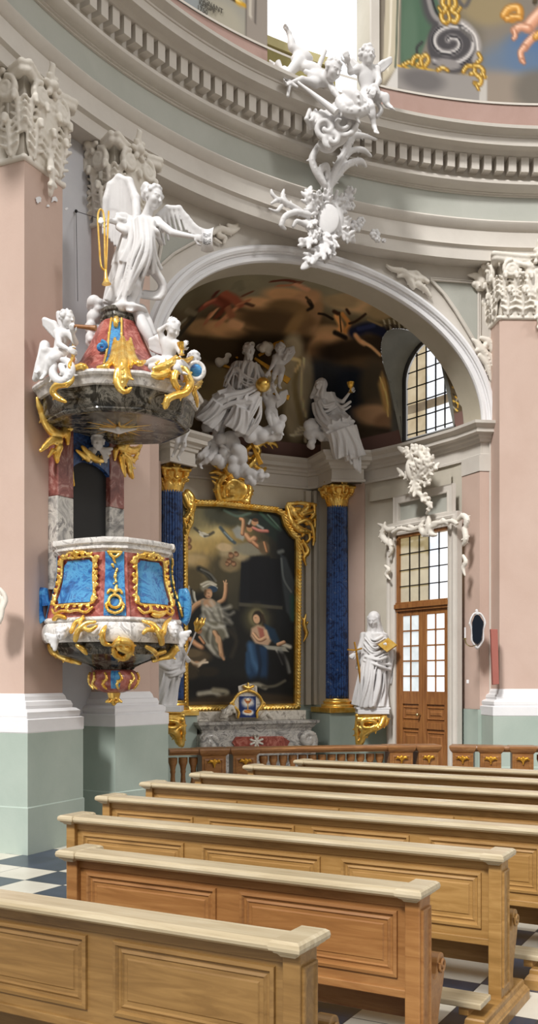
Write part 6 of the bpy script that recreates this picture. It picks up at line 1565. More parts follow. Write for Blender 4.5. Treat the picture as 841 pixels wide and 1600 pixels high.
S = Sculpt(.01, .03); cloth(S, P, [[(214, 486, .0), (222, 505, -.06), (232, 525, -.08), (240, 545, -.05)], [(220, 484, .1), (230, 505, .02), (240, 522, .02)]], [.06, .06, .035], .03)
tag(S.obj('carved_drapery', M['stucco']), 'white carved drapery hanging down the right slope of the canopy roof', 'drapery')
x = MB(); a = Vector(cyl(119, 330, 7.33)); x.ball(tuple(a), .018); x.tube([a, Vector(P(153, 341, .1))], .004, 5); x.tube([a, a + Vector((.02, -.01, -1.0))], .003, 5)
tag(x.obj('guy_wire', M['black']), 'thin dark wire from the grey wall to the angel trumpet', 'wire')

# ---- standing woman with book, right of the right column
PS = PX(15.35); u = .225
def robed(S, P, u, dx=0, mirror=False):
    pass
sw = thing('saint_statue', 'white statue of a veiled woman holding a gold book, standing by the right column', 'statue', Vector(PS(582, 1106)))
S = Sculpt(.0105, .03)
J = dict(head=(584, 968, -.05), neck=(585, 982, 0), chest=(583, 1000, .0), pelvis=(584, 1040, .02), shL=(568, 993, .02), shR=(600, 994, .0), elL=(563, 1014, -.04), wrL=(555, 1021, -.14), elR=(609, 1018, -.04), wrR=(604, 1012, -.2), hipL=(578, 1042, 0), hipR=(592, 1042, 0), knL=(574, 1072, -.08), knR=(594, 1072, -.0), anL=(570, 1098, -.02), anR=(596, 1098, .0), toL=(564, 1103, -.12), toR=(597, 1104, -.12))
skinfig(S, PS, u, J, curl=1.0, palm={'R': (0, 0, 1)})
head(S, PS(584, 968, -.05), u, (-.45, -.8, -.35), (.05, 0, 1), 'veil', 3)
S.robe(PS(585, 990, .0), PS(583, 1040, .0), .20, .22, 9, .08, 1.0, .3, .75, (0, -1, 0), .04)
S.robe(PS(584, 1035, .0), PS(580, 1103, .0), .20, .27, 11, .15, 1.0, 1.1, .85, (0, -1, 0), .03)
drape(S, PS, [[(570, 990, -.04), (562, 1008, -.06), (556, 1020, -.1)], [(566, 1000, -.02), (560, 1022, -.02), (558, 1044, .0)]], 4, .022, seed=1)
drape(S, PS, [[(574, 988, -.10), (584, 1000, -.19), (598, 992, -.12)], [(570, 998, -.12), (584, 1012, -.21), (604, 1002, -.12)], [(568, 1012, -.12), (584, 1024, -.21), (602, 1016, -.14)]], 7, .018, seed=2)
drape(S, PS, [[(570, 1026, -.12), (564, 1060, -.12), (556, 1100, -.06)], [(580, 1028, -.22), (574, 1064, -.26), (566, 1104, -.2)], [(590, 1028, -.22), (586, 1064, -.26), (580, 1104, -.24)], [(602, 1028, -.12), (602, 1064, -.16), (600, 1102, -.12)]], 15, .021, seed=3)
drape(S, PS, [[(572, 1024, -.18), (588, 1028, -.24), (606, 1020, -.16)], [(570, 1032, -.16), (590, 1040, -.24), (612, 1050, -.08)]], 4, .02, seed=4)
drape(S, PS, [[(602, 996, -.08), (612, 1014, -.08), (614, 1040, -.04), (610, 1066, .0)], [(604, 1020, -.1), (606, 1036, -.1), (606, 1056, -.06), (604, 1076, -.04)]], 5, .022, seed=5)
S.e(PS(582, 1104, 0), (.26, .2, .03), None, .03)
S.obj('body', M['stucco'], sw)
x = MB(); c = lambda px, py, d=0: Vector(PS(px, py, d))
Bq = [c(591, 1008, -.22), c(607, 997, -.24), c(621, 1008, -.26), c(605, 1019, -.26)]; nb = (Bq[1] - Bq[0]).cross(Bq[3] - Bq[0]).normalized() * .05
bk = thing('gold_book', 'thick gilt book held open side up by the saint statue beside the right column', 'book', Bq[3])
x.rings([[q + nb * 1 for q in Bq], [q + nb * .75 for q in Bq]]); x.rings([[q - nb * 1 for q in Bq], [q - nb * .75 for q in Bq]]); x.add([Bq[0] + nb, Bq[3] + nb, Bq[3] - nb, Bq[0] - nb], [(0, 1, 2, 3)]); x.obj('cover', M['gold'], bk)
cc = sum(Bq, Vector()) / 4; x = MB(); x.rings([[cc + (q - cc) * .93 + nb * .74 for q in Bq], [cc + (q - cc) * .93 - nb * .74 for q in Bq]]); x.obj('page_block', M['golddk'], bk)
x = MB(); x.tube([c(556, 1012, -.16), c(562, 1050, -.15), c(566, 1102, -.12)], [.014, .018, .006], 6); x.tube([c(543, 1015, -.17), c(556, 1016, -.18), c(566, 1013, -.17)], .013, 6); x.tube([c(556, 1013, -.16), c(554, 1003, -.16)], .014, 6); o = x.obj('sword', M['golddk'], None, True); tag(o, 'thin gilt sword point down in the hand of the saint statue by the right column', 'sword')
x = MB(); b = PS(582, 1106, 0)
for z0_, z1_, w_ in ((-.095, -.02, .25), (-.02, .012, .27)): x.box((b[0], b[1] + .03, b[2] + (z0_ + z1_) / 2), (w_ * 2, .46, z1_ - z0_))
tag(x.obj('statue_plinth', M['white'], bevel=.008), 'white plinth under the saint statue beside the right column', 'plinth')
def bracket(nm, lab, P, cx, sg):
    S = Sculpt(.0115, .015); X = lambda dx, py, d=0: (cx + sg * dx, py, d)
    st(S, lambda px, py, d: P(px, py, d), [([X(-22, 1118, -.1), X(22, 1118, -.12)], 3.4), ([X(-20, 1124, -.1), X(20, 1123, -.15), X(22, 1130, -.15)], 4), ([X(-20, 1120, 0), X(-22, 1140, .0), X(-20, 1164, .06)], 4), ([X(20, 1122, -.16), X(14, 1134, -.2), X(0, 1140, -.16), X(-10, 1146, -.1), X(-14, 1158, -.02), X(-18, 1164, .02)], [5, 5, 5, 5, 4, 3]),
        ([X(-14, 1128, -.16), X(0, 1126, -.22), X(8, 1131, -.2), X(0, 1137, -.2), X(-12, 1136, -.16), X(-14, 1129, -.16)], 2.4), ([X(-16, 1150, -.05), X(-12, 1142, -.1), X(-18, 1136, -.08)], 3), ([X(22, 1120, -.16), X(25, 1128, -.18), X(20, 1134, -.18)], 2.6)], .0102)
    S.e(P(cx - sg * 2, 1128, .02), (.20, .16, .07), None, .04); S.e(P(cx - sg * 10, 1140, .06), (.1, .1, .14), None, .04)
    return tag(S.obj(nm, M['gold']), lab, 'wall bracket', 'gilded statue brackets')
bracket('statue_bracket', 'gilded scroll bracket below the saint statue beside the right column', PS, 580, 1)
# ---- standing figure, mostly behind the pulpit
PL = PX(13.9)
sl = thing('saint_statue', 'white robed statue mostly hidden behind the pulpit, left of the left column', 'statue', Vector(PL(258, 1100)))
S = Sculpt(.0105, .03)
J = dict(head=(256, 955, -.05), neck=(257, 970, 0), chest=(258, 990, .0), pelvis=(258, 1032, .02), shL=(242, 982, .02), shR=(274, 984, .0), elL=(238, 1006, -.04), wrL=(246, 1020, -.14), elR=(282, 1008, -.04), wrR=(290, 1024, -.14), hipL=(252, 1036, 0), hipR=(266, 1036, 0), knL=(248, 1066, -.04), knR=(268, 1064, -.08), anL=(246, 1094, .0), anR=(262, 1096, -.02), toL=(242, 1100, -.08), toR=(258, 1102, -.12))
skinfig(S, PL, u, J, curl=1.2); head(S, PL(256, 955, -.05), u, (.5, -.8, -.3), hair='long', seed=8)
S.robe(PL(258, 980, 0), PL(260, 1034, 0), .19, .23, 9, .1, 1, .6, .8, (0, -1, 0), .03); S.robe(PL(262, 1028, 0), PL(252, 1100, .02), .22, .20, 9, .16, 1.2, .2, .9, (0, -1, 0), .03)
drape(S, PL, [[(242, 1034, -.1), (238, 1066, -.08), (236, 1100, .0)], [(260, 1034, -.22), (252, 1066, -.22), (242, 1100, -.1)], [(276, 1036, -.16), (270, 1062, -.18), (256, 1100, -.1)]], 11, .022, seed=3)
drape(S, PL, [[(240, 1032, -.1), (262, 1040, -.24), (284, 1036, -.14)], [(246, 1046, -.14), (266, 1056, -.24), (286, 1048, -.12)]], 5, .022, seed=5)
drape(S, PL, [[(272, 996, -.06), (284, 1016, -.1), (288, 1044, -.08)], [(268, 1010, -.1), (276, 1030, -.12), (282, 1056, -.1)]], 5, .022, seed=6)
S.obj('body', M['stucco'], sl)
x = MB(); x.tube([Vector(PL(278, 1062, -.14)), Vector(PL(290, 1026, -.18)), Vector(PL(310, 978, -.2))], .012, 6); sc = thing('sceptre', 'long gilt sceptre in the hand of the statue behind the pulpit', 'sceptre', Vector(PL(278, 1062, -.14)))
x.obj('shaft', M['stucco'], sc, True); S = Sculpt(.009, .012)
for q in range(5): a = 2 * PI * q / 5; S.c(PL(308, 984, -.2), PL(311, 974, -.2) + np.array((.05 * math.cos(a), .05 * math.sin(a), 0)), .03, .035); S.c(PL(311, 974, -.2) + np.array((.05 * math.cos(a), .05 * math.sin(a), 0)), PL(314, 966, -.2) + np.array((.06 * math.cos(a), .06 * math.sin(a), 0)), .03, .012)
S.obj('head', M['gold'], sc)
x = MB(); b = PL(258, 1103, 0); x.box((b[0], b[1] + .03, b[2] - .04), (.5, .45, .085)); tag(x.obj('statue_plinth', M['white'], bevel=.008), 'white plinth under the statue behind the pulpit', 'plinth')
bracket('statue_bracket', 'gilded scroll bracket below the statue left of the altar', PL, 264, -1)

# ---- seated woman on the cornice above the right column
PQ = PX(15.7); u = .215
sq = thing('seated_statue', 'white statue of a seated veiled woman above the right column, raising a gold cup', 'statue', Vector(PQ(535, 705)))
S = Sculpt(.0105, .03)
J = dict(head=(501, 601, -.1), neck=(506, 614, -.05), chest=(511, 630, .0), pelvis=(518, 660, .05), shL=(496, 624, -.04), shR=(526, 626, .02), elL=(494, 644, -.1), wrL=(504, 655, -.2), elR=(536, 628, -.06), wrR=(546, 614, -.12), hipL=(510, 664, 0), hipR=(528, 662, 0), knL=(524, 672, -.3), knR=(542, 668, -.26), anL=(536, 702, -.2), anR=(552, 706, -.2), toL=(540, 712, -.3), toR=(558, 714, -.3))
skinfig(S, PQ, u, J, curl=1.0); head(S, PQ(501, 601, -.1), u, (-.5, -.75, .25), (.2, 0, 1), 'veil', 3)
S.robe(PQ(508, 616, 0), PQ(516, 660, .02), .16, .20, 9, .08, 1, .3, .85, (0, -1, 0), .03)
S.robe(PQ(512, 662, .0), PQ(526, 672, -.30), .17, .16, 9, .14, 1.2, .4, 1, (0, 0, 1), .04); S.robe(PQ(526, 672, -.30), PQ(540, 712, -.2), .15, .17, 9, .18, 1.2, 1.4, 1, (0, -1, 0), .03)
S.robe(PQ(526, 660, .0), PQ(542, 668, -.26), .17, .16, 9, .14, 1.2, .9, 1, (0, 0, 1), .04); S.robe(PQ(542, 668, -.26), PQ(556, 716, -.2), .15, .15, 9, .18, 1.2, .2, 1, (0, -1, 0), .03)
drape(S, PQ, [[(492, 632, -.06), (494, 650, -.16), (508, 666, -.30), (530, 672, -.38)], [(500, 628, -.16), (508, 646, -.24), (522, 660, -.34), (544, 664, -.34)]], 5, .02, seed=5)
drape(S, PQ, [[(494, 654, -.12), (506, 668, -.24), (526, 682, -.38), (536, 708, -.28)], [(520, 662, -.32), (536, 676, -.38), (546, 700, -.3), (552, 728, -.26)], [(540, 660, -.30), (552, 680, -.30), (560, 706, -.24), (562, 738, -.24)]], 9, .02, seed=6)
drape(S, PQ, [[(522, 626, -.06), (534, 636, -.10), (548, 628, -.12)], [(528, 634, -.04), (542, 652, -.10), (552, 676, -.12)]], 4, .018, seed=8)
drape(S, PQ, [[(500, 622, -.14), (508, 634, -.2), (522, 630, -.14)], [(496, 632, -.14), (508, 648, -.22), (526, 640, -.16)]], 4, .016, seed=9)
S.obj('body', M['stucco'], sq)
S = Sculpt(.011, .02); cloud(S, PQ(487, 672, -.1), .17, 12, 5, (.6, .6, 1)); cloud(S, PQ(486, 690, -.12), .12, 8, 15, (.6, .6, .8)); cloud(S, PQ(506, 680, -.1), .14, 10, 25, (1, .6, .7))
tag(S.obj('carved_cloud', M['stucco']), 'white carved cloud under the seated statue above the right column', 'cloud')
x = MB(); x.rev([(.02, -.05), (.045, -.045), (.015, -.02), (.014, .02), (.04, .04), (.06, .09), (.065, .12), (.055, .118), (.03, .06)], 16, M=Matrix.Translation(Vector(PQ(548, 609, -.16)))); o = x.obj('gold_cup', M['gold'], None, True); tag(o, 'gilt cup raised by the seated statue above the right column', 'cup')
x = MB(); b = chap(1.66, 9.75); Fq = Matrix(((VV.x, UU.x, 0, b.x), (VV.y, UU.y, 0, b.y), (0, 0, 1, 0), (0, 0, 0, 1))); x.box((0, 0, 5.62), (.46, .4, .42), Fq)
tag(x.obj('statue_plinth', M['cream'], bevel=.01), 'pale block carrying the seated statue above the right column', 'plinth')

# ---- glory of clouds above the altar picture
PG = PX(15.2); u = .225
S = Sculpt(.0105, .03)
god = thing('father_statue', 'white bearded robed figure seated on clouds above the altar painting', 'statue', Vector(PG(370, 655)))
J = dict(head=(389, 548, -.12), neck=(388, 562, -.05), chest=(382, 578, 0), pelvis=(374, 612, .05), shL=(366, 572, .02), shR=(402, 574, -.02), elL=(354, 590, -.1), wrL=(358, 604, -.25), elR=(414, 590, -.1), wrR=(418, 602, -.2), hipL=(366, 616, 0), hipR=(384, 616, 0), knL=(342, 626, -.32), knR=(378, 634, -.36), anL=(328, 652, -.2), anR=(372, 664, -.25), toL=(320, 658, -.3), toR=(366, 672, -.35))
skinfig(S, PG, u, J, curl=.8); head(S, PG(389, 548, -.12), u, (.35, -.8, -.35), hair='long', seed=4, beard=True)
S.robe(PG(384, 568, 0), PG(376, 616, .03), .18, .22, 11, .08, 1, .8, .8, (0, -1, 0), .03)
S.robe(PG(372, 618, .0), PG(344, 630, -.32), .17, .16, 9, .14, 1.2, .4, 1, (0, 0, 1), .04); S.robe(PG(344, 630, -.32), PG(324, 662, -.2), .15, .19, 9, .18, 1.2, 1.4, 1, (0, -1, 0), .03)
S.robe(PG(382, 620, .0), PG(382, 638, -.36), .17, .16, 9, .14, 1.2, .9, 1, (0, 0, 1), .04); S.robe(PG(382, 638, -.36), PG(368, 670, -.24), .15, .20, 9, .18, 1.2, .2, 1, (0, -1, 0), .03)
drape(S, PG, [[(400, 602, -.24), (380, 612, -.34), (356, 618, -.38), (334, 630, -.36), (318, 652, -.22)], [(404, 616, -.28), (388, 626, -.40), (362, 632, -.42), (344, 642, -.40), (330, 660, -.28)]], 5, .022, seed=3)
drape(S, PG, [[(402, 622, -.3), (392, 640, -.42), (384, 656, -.40), (374, 676, -.30)], [(410, 622, -.2), (408, 644, -.30), (400, 662, -.32), (388, 678, -.26)]], 5, .022, seed=13)
drape(S, PG, [[(366, 566, -.10), (356, 584, -.16), (350, 604, -.2)], [(384, 566, -.19), (380, 584, -.22), (378, 606, -.24)], [(402, 568, -.14), (404, 584, -.18), (406, 606, -.2)]], 9, .018, seed=4)
drape(S, PG, [[(372, 574, -.18), (388, 590, -.24), (408, 596, -.2)], [(366, 586, -.16), (384, 602, -.26), (406, 606, -.22)]], 4, .018, seed=14)
S.obj('body', M['stucco'], god)
S = Sculpt(.0125, .03)
for cx_, cy_, r_, sd in ((352, 540, .20, 1), (372, 528, .20, 2), (395, 526, .18, 3), (340, 560, .15, 4), (412, 545, .15, 6), (300, 596, .16, 7), (318, 640, .2, 8)): cloud(S, PG(cx_, cy_, .08), r_, 8, sd, (1, .5, .8))
tag(S.obj('carved_cloud', M['stucco2']), 'grey white carved cloud behind the bearded figure of the altar glory', 'cloud')
S = Sculpt(.0125, .03)
for cx_, cy_, r_, sd in ((340, 668, .2, 11), (352, 690, .22, 12), (365, 712, .22, 13), (372, 735, .17, 14), (392, 746, .14, 15), (408, 742, .12, 16), (330, 715, .14, 17), (345, 722, .14, 18), (400, 680, .2, 19), (420, 676, .2, 20), (385, 665, .2, 21), (430, 660, .16, 22)): cloud(S, PG(cx_, cy_, -.05), r_, 9, sd, (1.1, .5, .7))
tag(S.obj('carved_cloud', M['stucco']), 'white carved cloud spilling over the cornice above the gilt crest', 'cloud')
b = Vector(PG(411, 601, -.28)); x = MB(); x.ball(tuple(b), .115, 28, 18); o = x.obj('gold_globe', M['gold'], None, True); tag(o, 'gilt globe beside the bearded figure of the altar glory', 'globe')
def mini(lab, j, face, hair, wings=(), Pf=PG, u=.19): return putto('putto_statue', lab, Pf, u, j, face, hair, wings, None, .0105, group=None)
def pose(cx, cy, s=1.0, lean=0.0, arms=((-14, -2, -.1), (-22, -12, -.15), (14, 0, -.1), (20, 10, -.18)), legs=((-6, 22, -.15), (-12, 40, -.05), (8, 22, -.12), (10, 42, -.02)), hd=(0, -24)):
    q = lambda dx, dy, d=0: (cx + dx * s, cy + dy * s, d)
    a, l = arms, legs
    return dict(head=q(hd[0] + lean, hd[1], -.04), neck=q(lean * .7 + hd[0] * .5, -13), chest=q(lean * .4, -6), pelvis=q(0, 12, .02), shL=q(-8 + lean * .5, -9), shR=q(8 + lean * .5, -9, -.02), elL=q(*a[0]), wrL=q(*a[1]), elR=q(*a[2]), wrR=q(*a[3]), hipL=q(-4, 13), hipR=q(4, 13), knL=q(*l[0]), anL=q(*l[1]), toL=q(l[1][0] - 3, l[1][1] + 6, l[1][2] - .06), knR=q(*l[2]), anR=q(*l[3]), toR=q(l[3][0] + 3, l[3][1] + 6, l[3][2] - .06))
W_ = lambda cx, cy, sg, s=1: [([(cx + sg * 4, cy - 8, .06), (cx + sg * 14 * s, cy - 22 * s, .1), (cx + sg * 24 * s, cy - 26 * s, .12)], [(sg * .1, 0, -1), (sg * .4, 0, -1)], [.16 * s, .2 * s, .10 * s])]
mini('white putto with folded wing left of the bearded figure of the altar glory', pose(292, 618, .9, 6, arms=((-10, 4, -.1), (2, 10, -.15), (14, -2, -.1), (20, 6, -.15)), legs=((-8, 22, -.1), (-14, 38, .0), (4, 24, -.12), (-2, 40, -.04))), (.5, -.8, .1), 21, W_(292, 618, -1, .8))
mini('white putto lifting the gilt globe of the altar glory from below', pose(424, 632, .95, -4, arms=((-12, -14, -.1), (-12, -26, -.15), (12, -10, -.1), (6, -24, -.15)), legs=((-4, 22, -.15), (4, 42, -.1), (8, 22, -.1), (16, 44, -.06))), (-.4, -.7, .5), 22, W_(428, 632, 1, .8))
mini('white putto lying on clouds below the bearded figure with one leg out left', pose(334, 694, .9, 4, arms=((-12, 6, -.12), (-20, 14, -.16), (14, 2, -.1), (22, 8, -.1)), legs=((-16, 20, -.15), (-32, 26, -.1), (-8, 26, -.18), (-24, 36, -.14))), (.2, -.9, -.2), 23, W_(334, 694, -1, .7))
mini('white winged angel child at the upper right of the altar glory', pose(436, 566, .85, 2, arms=((-12, 6, -.12), (-18, 16, -.16), (10, -6, -.1), (14, -14, -.1)), legs=((-8, 22, -.1), (-12, 38, .0), (4, 24, -.1), (0, 42, -.04))), (-.3, -.9, -.1), 24, W_(436, 566, 1, .9))
PM = PX(13.9)
mini('white putto climbing on the left cornice beside the pulpit canopy', pose(282, 670, 1.0, 4, arms=((-12, -4, -.12), (-18, -14, -.16), (12, 4, -.1), (8, 14, -.16)), legs=((-4, 22, -.1), (-10, 38, .0), (6, 26, -.12), (-4, 44, -.04))), (.4, -.8, -.2), 25, (), PM, .16)
x_ = 0
for (a, b_, w_), lb in zip((((398, 560), (452, 596), 5), ((372, 560), (330, 528), 4), ((360, 575), (318, 560), 4), ((404, 556), (442, 532), 5), ((408, 548), (424, 512), 5), ((420, 612), (452, 622), 4), ((350, 660), (318, 700), 5), ((392, 690), (408, 726), 4), ((300, 640), (276, 668), 4), ((396, 540), (404, 506), 4)),
      ('pointing right at the globe', 'rising to the upper left of the bearded figure', 'lying left of the bearded figure', 'rising right of the bearded head', 'standing steeply behind the bearded head', 'lying right below the globe', 'falling left through the lower clouds', 'falling right through the lower clouds', 'lowest at the far left by the canopy', 'nearly upright above the bearded head')):
    A_, B_ = Vector(PG(*a, .12)), Vector(PG(*b_, .12)); d = (B_ - A_); n_ = Vector((-d.z, 0, d.x)).normalized() * w_ * .0101; o_ = Vector((0, .02, 0))
    x = MB(); x.rings([[A_ + n_ * .4 - o_, A_ - n_ * .4 - o_, A_ - n_ * .4 + o_, A_ + n_ * .4 + o_], [B_ + n_ - o_, B_ - n_ - o_, B_ - n_ + o_, B_ + n_ + o_]])
    tag(x.obj('gold_ray', M['golddk'], bevel=.004), 'flat gilt ray ' + lb + ' in the altar glory', 'ray', 'gilt rays of the altar glory')

# ---- group on the ring cornice
PC_ = PX(12.35); u = .165
def ex(S): cloth(S, PC_, [[(478, 112, -.08), (500, 120, -.12), (512, 130, -.1)]], .03)
putto('putto_statue', 'white winged putto diving head first over the ring cornice with legs in the air', PC_, .255, dict(head=(520, 110, -.18), neck=(510, 116, -.1), chest=(500, 122, -.05), pelvis=(472, 92, .05), shL=(494, 130, -.1), shR=(508, 118, .0), elL=(472, 124, -.16), wrL=(458, 128, -.2), elR=(522, 142, -.14), wrR=(534, 158, -.2),
      hipL=(468, 96, .0), hipR=(474, 88, .06), knL=(450, 116, -.05), knR=(457, 74, .02), anL=(432, 104, .02), anR=(452, 52, .02), toL=(424, 98, .02), toR=(446, 42, -.02)), (.6, -.6, -.5), 31, [([(496, 110, .1), (502, 94, .14), (508, 80, .16)], [(-.5, .1, -.8), (-.3, .1, -1)], [.14, .17, .08])], ex, .0088, fat=1.0)
def ex(S): cloth(S, PC_, [[(576, 140, -.14), (586, 134, -.16), (592, 146, -.14)], [(590, 160, -.06), (596, 172, -.04), (590, 182, -.04)]], .03)
putto('putto_statue', 'white winged putto sitting upright on the ring cornice with one leg hanging', PC_, .25, dict(head=(574, 88, -.05), neck=(574, 104, 0), chest=(574, 118, .02), pelvis=(576, 146, .05), shL=(560, 108, 0), shR=(588, 110, 0), elL=(548, 112, -.08), wrL=(545, 100, -.14), elR=(592, 126, -.06), wrR=(586, 138, -.16),
      hipL=(570, 150, 0), hipR=(584, 150, 0), knL=(580, 168, -.2), knR=(602, 152, -.14), anL=(585, 198, -.14), anR=(606, 164, -.14), toL=(589, 208, -.22), toR=(614, 170, -.2)), (.35, -.9, -.15), 32, [([(562, 106, .08), (550, 94, .1), (542, 88, .12)], [(-.1, 0, -1), (-.3, 0, -1)], [.10, .14, .08]), ([(588, 106, .08), (598, 98, .1), (610, 92, .12)], [(.1, 0, -1), (.3, 0, -1)], [.08, .10, .05])], ex, .0088, fat=1.0)
def PE(px, py, d=0.0):
    q = cyl(px, py, 6.95); return np.array(at(px, py, q.y + d))
S = Sculpt(.010, .02)
x = MB(); x.tube([Vector(PC_(434, 98, -.1)), Vector(PC_(440, 106, -.12)), Vector(PC_(470, 132, -.2)), Vector(PC_(526, 176, -.3))], [.045, .02, .018, .05], 10); tag(x.obj('stucco_trumpet', M['stucco'], None, True), 'white carved trumpet laid across the ring cornice under the diving putto', 'trumpet')
cloth(S, PC_, [[(446, 122, -.1), (452, 130, -.2), (450, 150, -.2)], [(440, 130, -.1), (448, 124, -.18), (460, 120, -.16)], [(452, 128, -.2), (464, 136, -.2)]], [.03, .03, .02], .02); tag(S.obj('carved_ribbon', M['stucco']), 'white carved ribbon knotted on the trumpet of the ring cornice', 'ribbon')
S = Sculpt(.010, .02); C0 = lambda px, py, d=0: PC_(px, py, d)
for i, (cx_, cy_, r_) in enumerate(((530, 195, .22), (512, 190, .17), (500, 186, .12), (488, 184, .09), (540, 180, .15), (524, 212, .17), (512, 226, .13), (545, 160, .16), (535, 172, .16))): S.e(C0(cx_, cy_, -.02 - .02 * (i % 3)), (r_, r_ * .6, r_ * .8), None, .03)
for q_, (cx_, cy_, r0_, tn) in enumerate(((534, 192, 24, 1.7), (510, 200, 18, 1.3), (520, 218, 14, 1.2))):
    S.chain([C0(cx_ + r0_ * (1 - .8 * t) * math.cos(2 * PI * tn * t + q_), cy_ + r0_ * .95 * (1 - .8 * t) * math.sin(2 * PI * tn * t + q_), -.13 - .05 * t) for t in np.linspace(0, 1, 26)], [.034 - .014 * t for t in np.linspace(0, 1, 26)], .02)
for i in range(5): S.chain([C0(484 + 9 * i, 172 + i, -.05), C0(479 + 9 * i, 186 + 2 * i, -.13), C0(485 + 9 * i, 200 + 3 * i, -.06)], .026, .02)
tag(S.obj('carved_shell', M['stucco']), 'white carved shell and cloud swirl between the two putti on the ring cornice', 'carved shell')
S = Sculpt(.010, .02)
st(S, lambda a, b, d=0: PC_(a, b, d), [([(540, 150, -.2), (530, 158, -.22), (540, 172, -.24), (556, 176, -.24), (572, 170, -.2), (570, 160, -.18)], [4, 6, 8, 9, 7, 4]), ([(538, 144, -.2), (554, 150, -.25), (560, 164, -.25)], [4, 9, 8]), ([(532, 160, -.2), (545, 166, -.26)], 8)], .0083); S.e(PC_(552, 162, -.2), (.17, .08, .13), None, .03); tag(S.obj('carved_shield', M['stucco']), 'white carved shield with curled rim at the feet of the sitting putto', 'carved shield')
# cartouche with palm sprays hanging over frieze and architrave
S = Sculpt(.010, .018); f = lambda a, b, d=0: PE(a, b, d - .02)
st(S, f, [([(497, 228, -.08), (488, 248, -.08), (494, 268, -.1), (508, 290, -.1)], [4, 5, 5, 5]), ([(514, 300, -.1), (520, 275, -.12), (535, 245, -.14), (552, 218, -.16)], [5, 5, 5, 3]), ([(518, 290, -.1), (540, 260, -.14), (562, 252, -.14), (572, 260, -.12)], [4, 5, 5, 2]), ([(520, 284, -.1), (545, 240, -.14), (566, 234, -.14), (580, 244, -.12)], [3, 4, 4, 2]), ([(524, 268, -.1), (538, 240, -.14), (548, 214, -.18), (566, 212, -.18), (588, 218, -.14)], [4, 5, 5, 4, 2]), ([(545, 222, -.16), (556, 204, -.18), (564, 206, -.16)], [3, 2, 1.5]), ([(505, 285, -.08), (500, 268, -.1), (510, 260, -.12), (512, 280, -.1)], [4, 5, 5, 4])], .0086)
tag(S.obj('palm_spray', M['stucco']), 'white stucco palm sprays rising over the sage frieze below the shell', 'stucco ornament')
S = Sculpt(.010, .018); f = lambda a, b, d=0: PE(a, b, d + .02)
S.e(f(513, 342, -.02), (.21, .10, .27), None, .02)
S.e(f(513, 342, -.13), (.15, .03, .20), None, .02)
for t in np.linspace(0, 2 * PI, 30)[:-1]: S.s(f(513 + 21 * math.cos(t), 342 + 26 * math.sin(t), -.12), .022, .008)
NB = np.array((-.35, -.93, 0))
def lf(P_, w, r, lob=4): leaf(S, [f(*q) for q in P_], w, r, NB, .010, lob)
for q in range(11):
    t = -PI * .5 + 2 * PI * q / 11; c_, s_ = math.cos(t), math.sin(t); cu = .35 if q % 2 else -.35
    lf([(513 + 20 * c_, 342 + 25 * s_, -.08), (513 + 29 * c_ - 5 * cu * s_, 342 + 35 * s_ + 5 * cu * c_, -.13), (513 + 36 * c_ - 16 * cu * s_, 342 + 43 * s_ + 16 * cu * c_, -.09)], .085, .030)
lf([(512, 370, -.12), (510, 388, -.16), (496, 400, -.15), (482, 406, -.12), (473, 419, -.08)], .12, .045, 6)
lf([(520, 372, -.12), (522, 388, -.14), (514, 400, -.12), (508, 410, -.08)], .08, .035, 4)
lf([(496, 366, -.1), (486, 378, -.13), (474, 382, -.12), (468, 374, -.08)], .09, .04, 4); lf([(532, 362, -.1), (544, 368, -.13), (554, 378, -.1)], .09, .04, 4)
lf([(486, 320, -.1), (480, 306, -.12), (486, 292, -.10)], .08, .034, 4); lf([(540, 318, -.1), (548, 304, -.12), (544, 292, -.10)], .08, .034, 4)
for t in np.linspace(PI * 1.15, PI * 1.85, 8): S.c(f(513 + 24 * math.cos(t), 326 + 20 * math.sin(t), -.1), f(513 + 31 * math.cos(t), 322 + 26 * math.sin(t), -.16), .03, .022, .012)
st(S, f, [([(482, 336, -.1), (462, 332, -.1), (446, 338, -.1), (440, 352, -.08), (446, 358, -.06)], [5, 4, 4, 3, 2]), ([(470, 330, -.08), (456, 322, -.08), (444, 316, -.08), (436, 312, -.08), (424, 318, -.06)], [4, 4, 4, 3, 1.5]), ([(448, 320, -.08), (442, 306, -.08), (444, 296, -.06)], [4, 3, 1.2]), ([(436, 314, -.08), (426, 304, -.06), (424, 296, -.06)], [3, 2.4, 1]), ([(440, 322, -.08), (432, 330, -.08), (420, 326, -.06)], [3, 2, 1]), ([(480, 352, -.1), (464, 346, -.1), (458, 354, -.08)], [4, 3, 2])], .0088)
for cx_, cy_, r_ in ((556, 354, 11), (564, 346, 8), (586, 366, 9), (590, 374, 6), (548, 322, 8), (600, 376, 4)):
    for q in range(6): a = PI / 3 * q; S.s(f(cx_ + r_ * .6 * math.cos(a), cy_ + r_ * .6 * math.sin(a), -.06), r_ * .0034, .01)
    S.s(f(cx_, cy_, -.09), r_ * .003, .01)
tag(S.obj('cartouche', M['stucco']), 'white stucco cartouche with oval shield over the crown of the arch', 'stucco ornament')

